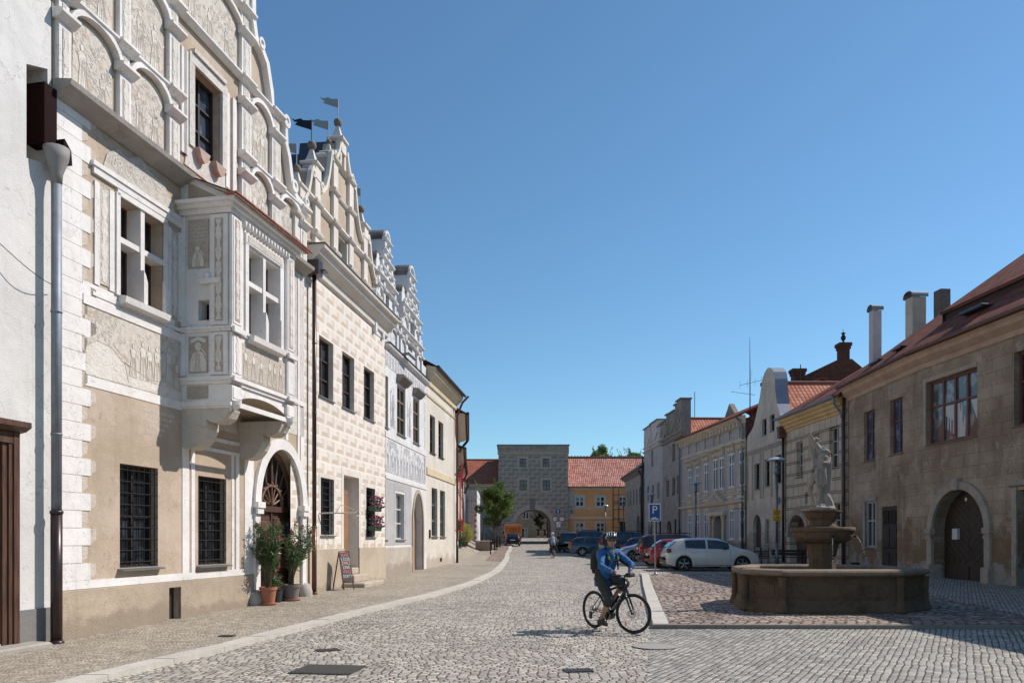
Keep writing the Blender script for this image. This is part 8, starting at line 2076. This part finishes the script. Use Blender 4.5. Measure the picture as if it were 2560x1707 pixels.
# jacket
j=MB();j.tube([hip+V(.01,0,-.19),hip+V(.01,0,.05),cst+V(.005,0,-.05),cst+V(.01,0,.08),sh+V(0,0,-.0),nk+V(0,0,-.02)],[.172,.168,.172,.178,.135,.070],16)
j.tube([cst+V(.0,-.06,.06),cst+V(0,.06,.06)],.155,12);j.tube([hip+V(0,-.07,.0),hip+V(0,.07,.0)],.15,12);j.tube([R_sh,L_sh],.092,12);j.tube([nk+V(0,0,-.02),nk+V(.01,0,.035)],[.07,.062],10)
for S_,E_,W_ in ((R_sh,R_el,HR),(L_sh,L_el,HL)):
    w_=W_+(E_-W_).normalized()*.10+V(0,0,.015);j.tube([S_,S_+(E_-S_)*.5,E_,E_+(w_-E_)*.45,w_],[.088,.070,.062,.054,.042],12);j.ball(tuple(E_),.062,8);j.ball(tuple(S_),.09,8)
g=G('jacket_two_tone');x,y,z=g.coord()
blk=(y.abs().gt(.09))*(z.lt(1.29))*(z.gt(.93))*(x.lt(-.15))*(y.abs().lt(.215))
arm=(y.abs().gt(.20))*(z.lt(1.36))*((z-y.abs()*-.25-x*-.0).lt(1.355))*0
n_=g.noise(g.vec,9,3)
c=g.mix(blk.max(arm),(.012,.10,.27),(.014,.015,.018));c=g.scale(c,n_*.5+.75);g.bump(g.noise(g.vec,11,3)*1.,.035);M_jac=g.out(c,.75)
jo=j.build('jacket',M_jac,person);remesh(jo,.010,disp=(.055,.022),it=2)
# black inner arm panel
q=MB()
for S_,E_,W_,s_ in ((R_sh,R_el,HR,-1),(L_sh,L_el,HL,1)):
    o1=V(.0,-s_*.03,-.035);q.tube([S_+(E_-S_)*.35+o1,E_+o1,E_+(W_-E_)*.45+o1*.7],[.048,.042,.034],10)
q.build('sleeve_panel',M_jk,jo,smooth=True)
q=MB();q.tube([cst+V(.185,0,-.25),cst+V(.19,0,.05),nk+V(.075,0,-.03)],.006,6);q.build('zip',M_jk,jo)
q=MB();q.tube([nk+V(.045,-.02,-.01),nk+V(.075,0,-.055),nk+V(.045,.02,-.01)],.016,6);q.build('collar_lining',M_lime,jo)
# straps
for s_ in (-1,1):
    q=MB();q.tube([sh+V(-.10,s_*.10,.05),sh+V(.02,s_*.105,.085),cst+V(.165,s_*.105,.10),cst+V(.185,s_*.105,-.02),cst+V(.13,s_*.16,-.14)],[.022,.026,.022,.018,.014],8);q.build('strap',M_jk,person,smooth=True)
    q=MB();q.tube([cst+V(.180,s_*.105,.10),cst+V(.196,s_*.105,.04)],[.020,.018],8);q.tube([sh+V(-.04,s_*.115,.085),sh+V(.015,s_*.115,.088)],.018,6);q.build('strap_pad',M_lime,person)
q=MB();q.tube([cst+V(.195,-.11,.03),cst+V(.205,.11,.03)],.008,6);q.build('chest_strap',M_jk,person)
bp=MB();bp.tube([cst+V(-.24,0,-.22),cst+V(-.26,0,-.05),cst+V(-.24,0,.14),sh+V(-.18,0,.07)],[.12,.145,.14,.09],12)
bp.tube([cst+V(-.22,-.09,-.15),cst+V(-.22,-.08,.12)],[.10,.10],10);bp.tube([cst+V(-.22,.09,-.15),cst+V(-.22,.08,.12)],[.10,.10],10);bpo=bp.build('backpack',M_pack,None);remesh(bpo,.014,it=3);bpo.parent=person
# trousers
t=MB();t.tube([hip+V(0,-.08,-.02),hip+V(0,.08,-.02)],.135,12)
for s_,K,A_ in ((-1,R_kn,R_an),(1,L_kn,L_an)):
    h_=hip+V(0,s_*.09,-.02);e=K+(A_-K)*.30;t.tube([h_,h_+(K-h_)*.5,K,e],[.118,.108,.088,.078],12);t.ball(tuple(K),.09,10)
to=t.build('trousers',M_trs,person);remesh(to,.012,disp=(.06,.012),it=2)
for s_,A_ in ((-1,R_an),(1,L_an)):
    q=MB();q.tube([A_+V(0,0,.04),A_+V(0,0,-.03)],[.041,.04],10);q.build('sock',M_sock,person,smooth=True)
    q=MB();q.tube([A_+V(-.07,0,-.05),A_+V(-.02,0,-.04),A_+V(.07,0,-.06),A_+V(.17,0,-.075)],[.036,.048,.046,.032],10);q.tube([A_+V(-.08,0,-.082),A_+V(.18,0,-.09)],.030,8);so_=q.build('shoe',M_shoe,person);remesh(so_,.008,it=1)
for W_,s_,E_ in ((HR,-1,R_el),(HL,1,L_el)):
    q=MB();fw=(sd3@V(1,0,0));ax=(sd3@V(0,s_,0));wr=W_+(E_-W_).normalized()*.07+V(0,0,.015);pm=W_+V(0,0,.026)-fw*.018
    q.tube([wr,wr+(pm-wr)*.5,pm],[.031,.038,.040],10)
    for k in range(4): bq=pm+ax*((k-1.5)*.019);q.tube([bq,bq+fw*.034+V(0,0,.004)],.0135,6)
    go=q.build('glove',M_glv,person);remesh(go,.006,it=1)
# helmet, glasses, mouth
h=MB();h.T=HM
n=20;rings=[]
for k in range(8):
    ph=R(90)*k/7.0;zz=.052+.105*math.sin(ph);rr=math.cos(ph)
    rings.append([h.P((.128*max(rr,.02)*math.cos(2*math.pi*i/n)+.0,.105*max(rr,.02)*math.sin(2*math.pi*i/n),zz-(.025*(1-math.cos(2*math.pi*i/n))*.5 if k<3 else 0)))for i in range(n)])
for a,c_2 in zip(rings,rings[1:]):
    for i in range(n): h.fi([a[i],a[(i+1)%n],c_2[(i+1)%n],c_2[i]])
h.fi(rings[-1]);ho=h.build('helmet',M_helm,person,smooth=True);so2=ho.modifiers.new('thick','SOLIDIFY');so2.thickness=.012;so2.offset=1
q=MB();q.T=HM
for y0 in (-.072,-.040,0,.040,.072):
    pts=[];
    for k in range(9):
        a=R(20)+R(140)*k/8;yy=y0*(1.0+.15*math.sin(a));rx_=.140*(1-(abs(y0)/.105)**2*.55)**.5;pts.append((rx_*math.cos(a),yy,.058+.118*math.sin(a)*(1-(abs(y0)/.105)**2*.6)**.5))
    q.tube(pts[:4 if y0 else 3],[.008,.006,.005,.004][:4 if y0 else 3],6);q.tube(pts[5:],[.006,.007,.006,.004],6)
q.build('helmet_stripe',M_helmw,ho,smooth=True)
q=MB();q.T=HM;q.bbox(.10,.150,-.07,.07,.052,.062,.003);q.build('helmet_visor',M_helm,ho)
q=MB();q.T=HM
for s_ in (-1,1): q.ball((.094,s_*.034,.018),.026,10,sq=(.35,1.12,.8));q.tube([(.094,s_*.055,.022),(.05,s_*.083,.024),(.0,s_*.088,.02)],.003,4)
q.tube([(.104,-.012,.024),(.104,.012,.024)],.004,4);q.build('sunglasses',M_shade,person,smooth=True)
q=MB();q.T=HM;q.tube([(.080,-.026,-.066),(.092,-.010,-.068),(.093,.010,-.068),(.080,.026,-.064)],.0045,6);q.build('mouth',M_lip,person)
q=MB();q.T=HM
for s_ in (-1,1): q.tube([(.03,s_*.088,.05),(.015,s_*.083,-.03),(.04,s_*.05,-.10),(.05,0,-.118)],.004,5)
q.build('chin_strap',M_jk,person)
q=MB();q.T=HM;q.ball((-.03,0,-.0),.088,12,sq=(.95,.95,.95));q.build('hair',M_hair,person,smooth=True)
# ---- far cyclist riding away
Yc=52.9;Xc=at(1381.5,Yc);hz2=R(93)
bk2,bb2,cv2,sd2=bicycle((Xc,Yc,gz(Yc)),hz2,'touring bicycle with black panniers ridden away by the cyclist in the grey blue top',R(0),False,True)
def simple_person(loc,rz,label,P,cols,bag=None,vs=.011,helmet=False,name='person',shorts=False):
    b=MB();hip,cst,sh,nk,hc=P['spine'];b.tube([hip+V(0,0,-.05),hip,cst,sh,nk],[.12,.135,.14,.11,.055],12);b.tube([hip+V(0,-.08,0),hip+V(0,.08,0)],.11,10);b.tube([nk,hc-V(0,0,.04)],.055,8);b.tube([sh+V(0,-.17,0),sh+V(0,.17,0)],.06,8)
    for a in P['arms']: b.tube(a,[.052,.042,.028][:len(a)],8);e=a[-1];d=(a[-1]-a[-2]).normalized();hand(b,e,e+d*.07,d.cross(V(0,0,1)).normalized() if abs(d.z)<.9 else V(1,0,0),[d*.03,d*.06],(1,d*.01))
    for a in P['legs']: b.tube(a,[.09,.057,.036][:len(a)],10);e=a[-1];b.tube([e+V(-.05,0,-.04),e+V(.12,0,-.05)],[.034,.028],8)
    HM=head(b,hc,V(1,0,0),V(0,0,1))
    o=b.build(name,M_skin,None);remesh(o,vs,it=1);o.location=loc;o.rotation_euler=(0,0,rz);tag(o,label,'person')
    j=MB();j.tube([hip+V(0,0,-.06),hip+V(0,0,.05),cst,sh,nk+V(0,0,-.03)],[.15,.155,.162,.13,.065],12);j.tube([sh+V(0,-.17,0),sh+V(0,.17,0)],.08,10);j.tube([cst+V(0,-.06,.05),cst+V(0,.06,.05)],.14,10)
    sl=P.get('sleeve',1.)
    for a in P['arms']:
        e=a[1]+(a[2]-a[1])*.85 if sl>=1 else a[0]+(a[1]-a[0])*.75
        j.tube([a[0],a[1],e] if sl>=1 else [a[0],e],[.075,.058,.045] if sl>=1 else [.078,.07],10)
    jo=j.build('shirt' if sl<1 else 'jacket',cols[0],o);remesh(jo,vs,it=2)
    t=MB();t.tube([hip+V(0,-.08,-.02),hip+V(0,.08,-.02)],.13,10)
    for a in P['legs']:
        e=a[1]+(a[2]-a[1])*(.05 if shorts else .9);t.tube([a[0],a[1],e],[.11,.08,.075 if shorts else .055],10)
    to=t.build('shorts' if shorts else 'trousers',cols[1],o);remesh(to,vs,it=2)
    for a in P['legs']: q=MB();e=a[-1];q.tube([e+V(-.06,0,-.04),e+V(.04,0,-.04),e+V(.15,0,-.055)],[.038,.046,.032],8);q.build('shoe',M_shoe,o,smooth=True)
    if helmet:
        h=MB();h.T=HM;h.ball((-.005,0,.07),.125,14,sq=(1.05,.88,.80));h.build('helmet',helmet,o,smooth=True)
    else:
        h=MB();h.T=HM;h.ball((-.025,0,.045),.100,12,sq=(1.0,.86,.95));h.build('hair',cols[2],o,smooth=True)
    return o
hip=V(-.26,0,.985);pr2=bb2+cv2+V(0,-.13,0);pl2=bb2-cv2+V(0,.13,0)
simple_person((Xc,Yc,gz(Yc)),hz2,'cyclist in a grey blue top and pale helmet riding away down the street',dict(spine=(hip,V(-.12,0,1.22),V(.0,0,1.38),V(.04,0,1.45),V(.08,0,1.58)),arms=[[V(.0,s*.18,1.37),V(.14,s*.32,1.16),V(.30,s*.26,1.08)] for s in (-1,1)],legs=[[hip+V(0,-.1,-.02),V(.10,-.13,.58),pr2+V(-.06,0,.08)],[hip+V(0,.1,-.02),V(.16,.13,.84),pl2+V(-.06,0,.08)]]),(simple('top_grey_blue',(.16,.24,.33),.8),M_jk,M_hair),helmet=simple('helmet_pale',(.45,.46,.48),.4),shorts=True)
def stand(px,Y,rz,label,cols,phase=.0,shorts=True,zoff=0,hscale=1.):
    s1=phase
    legs=[[V(0,-.09,.90),V(.12*s1+.03,-.10,.48),V(.20*s1-.05*abs(s1),-.10,.09)],[V(0,.09,.90),V(-.04*s1+.04,.10,.48),V(-.24*s1,.10,.10+.03*abs(s1))]]
    arms=[[V(0,-.19,1.40),V(-.10*s1-.02,-.24,1.12),V(-.06*s1+.04,-.25,.86)],[V(0,.19,1.40),V(.10*s1-.02,.24,1.12),V(.16*s1+.04,.24,.88)]]
    o=simple_person((at(px,Y),Y,gz(Y)+zoff),rz,label,dict(spine=(V(0,0,.94),V(.01,0,1.18),V(0,0,1.41),V(.01,0,1.48),V(.03,0,1.62)),arms=arms,legs=legs,sleeve=.5),cols,shorts=shorts,vs=.014);return o
M_dsh=simple('shirt_dark',(.02,.02,.024),.9);M_dsh2=simple('shirt_charcoal',(.03,.03,.03),.9);M_hd=simple('hair_dark',(.03,.022,.018),.7)
stand(1346,111,R(80),'walker in dark clothes under the passage, left of the pair',(M_dsh,M_trs,M_hd),.8);stand(1362.5,110,R(95),'walker in dark clothes under the passage, right of the pair',(M_dsh2,M_jk,M_hd),-.8)
stand(1394.5,67.5,R(200),'dark haired man in a dark shirt standing at the back of the dark green car',(M_dsh,M_jk,M_hd),.3,False)
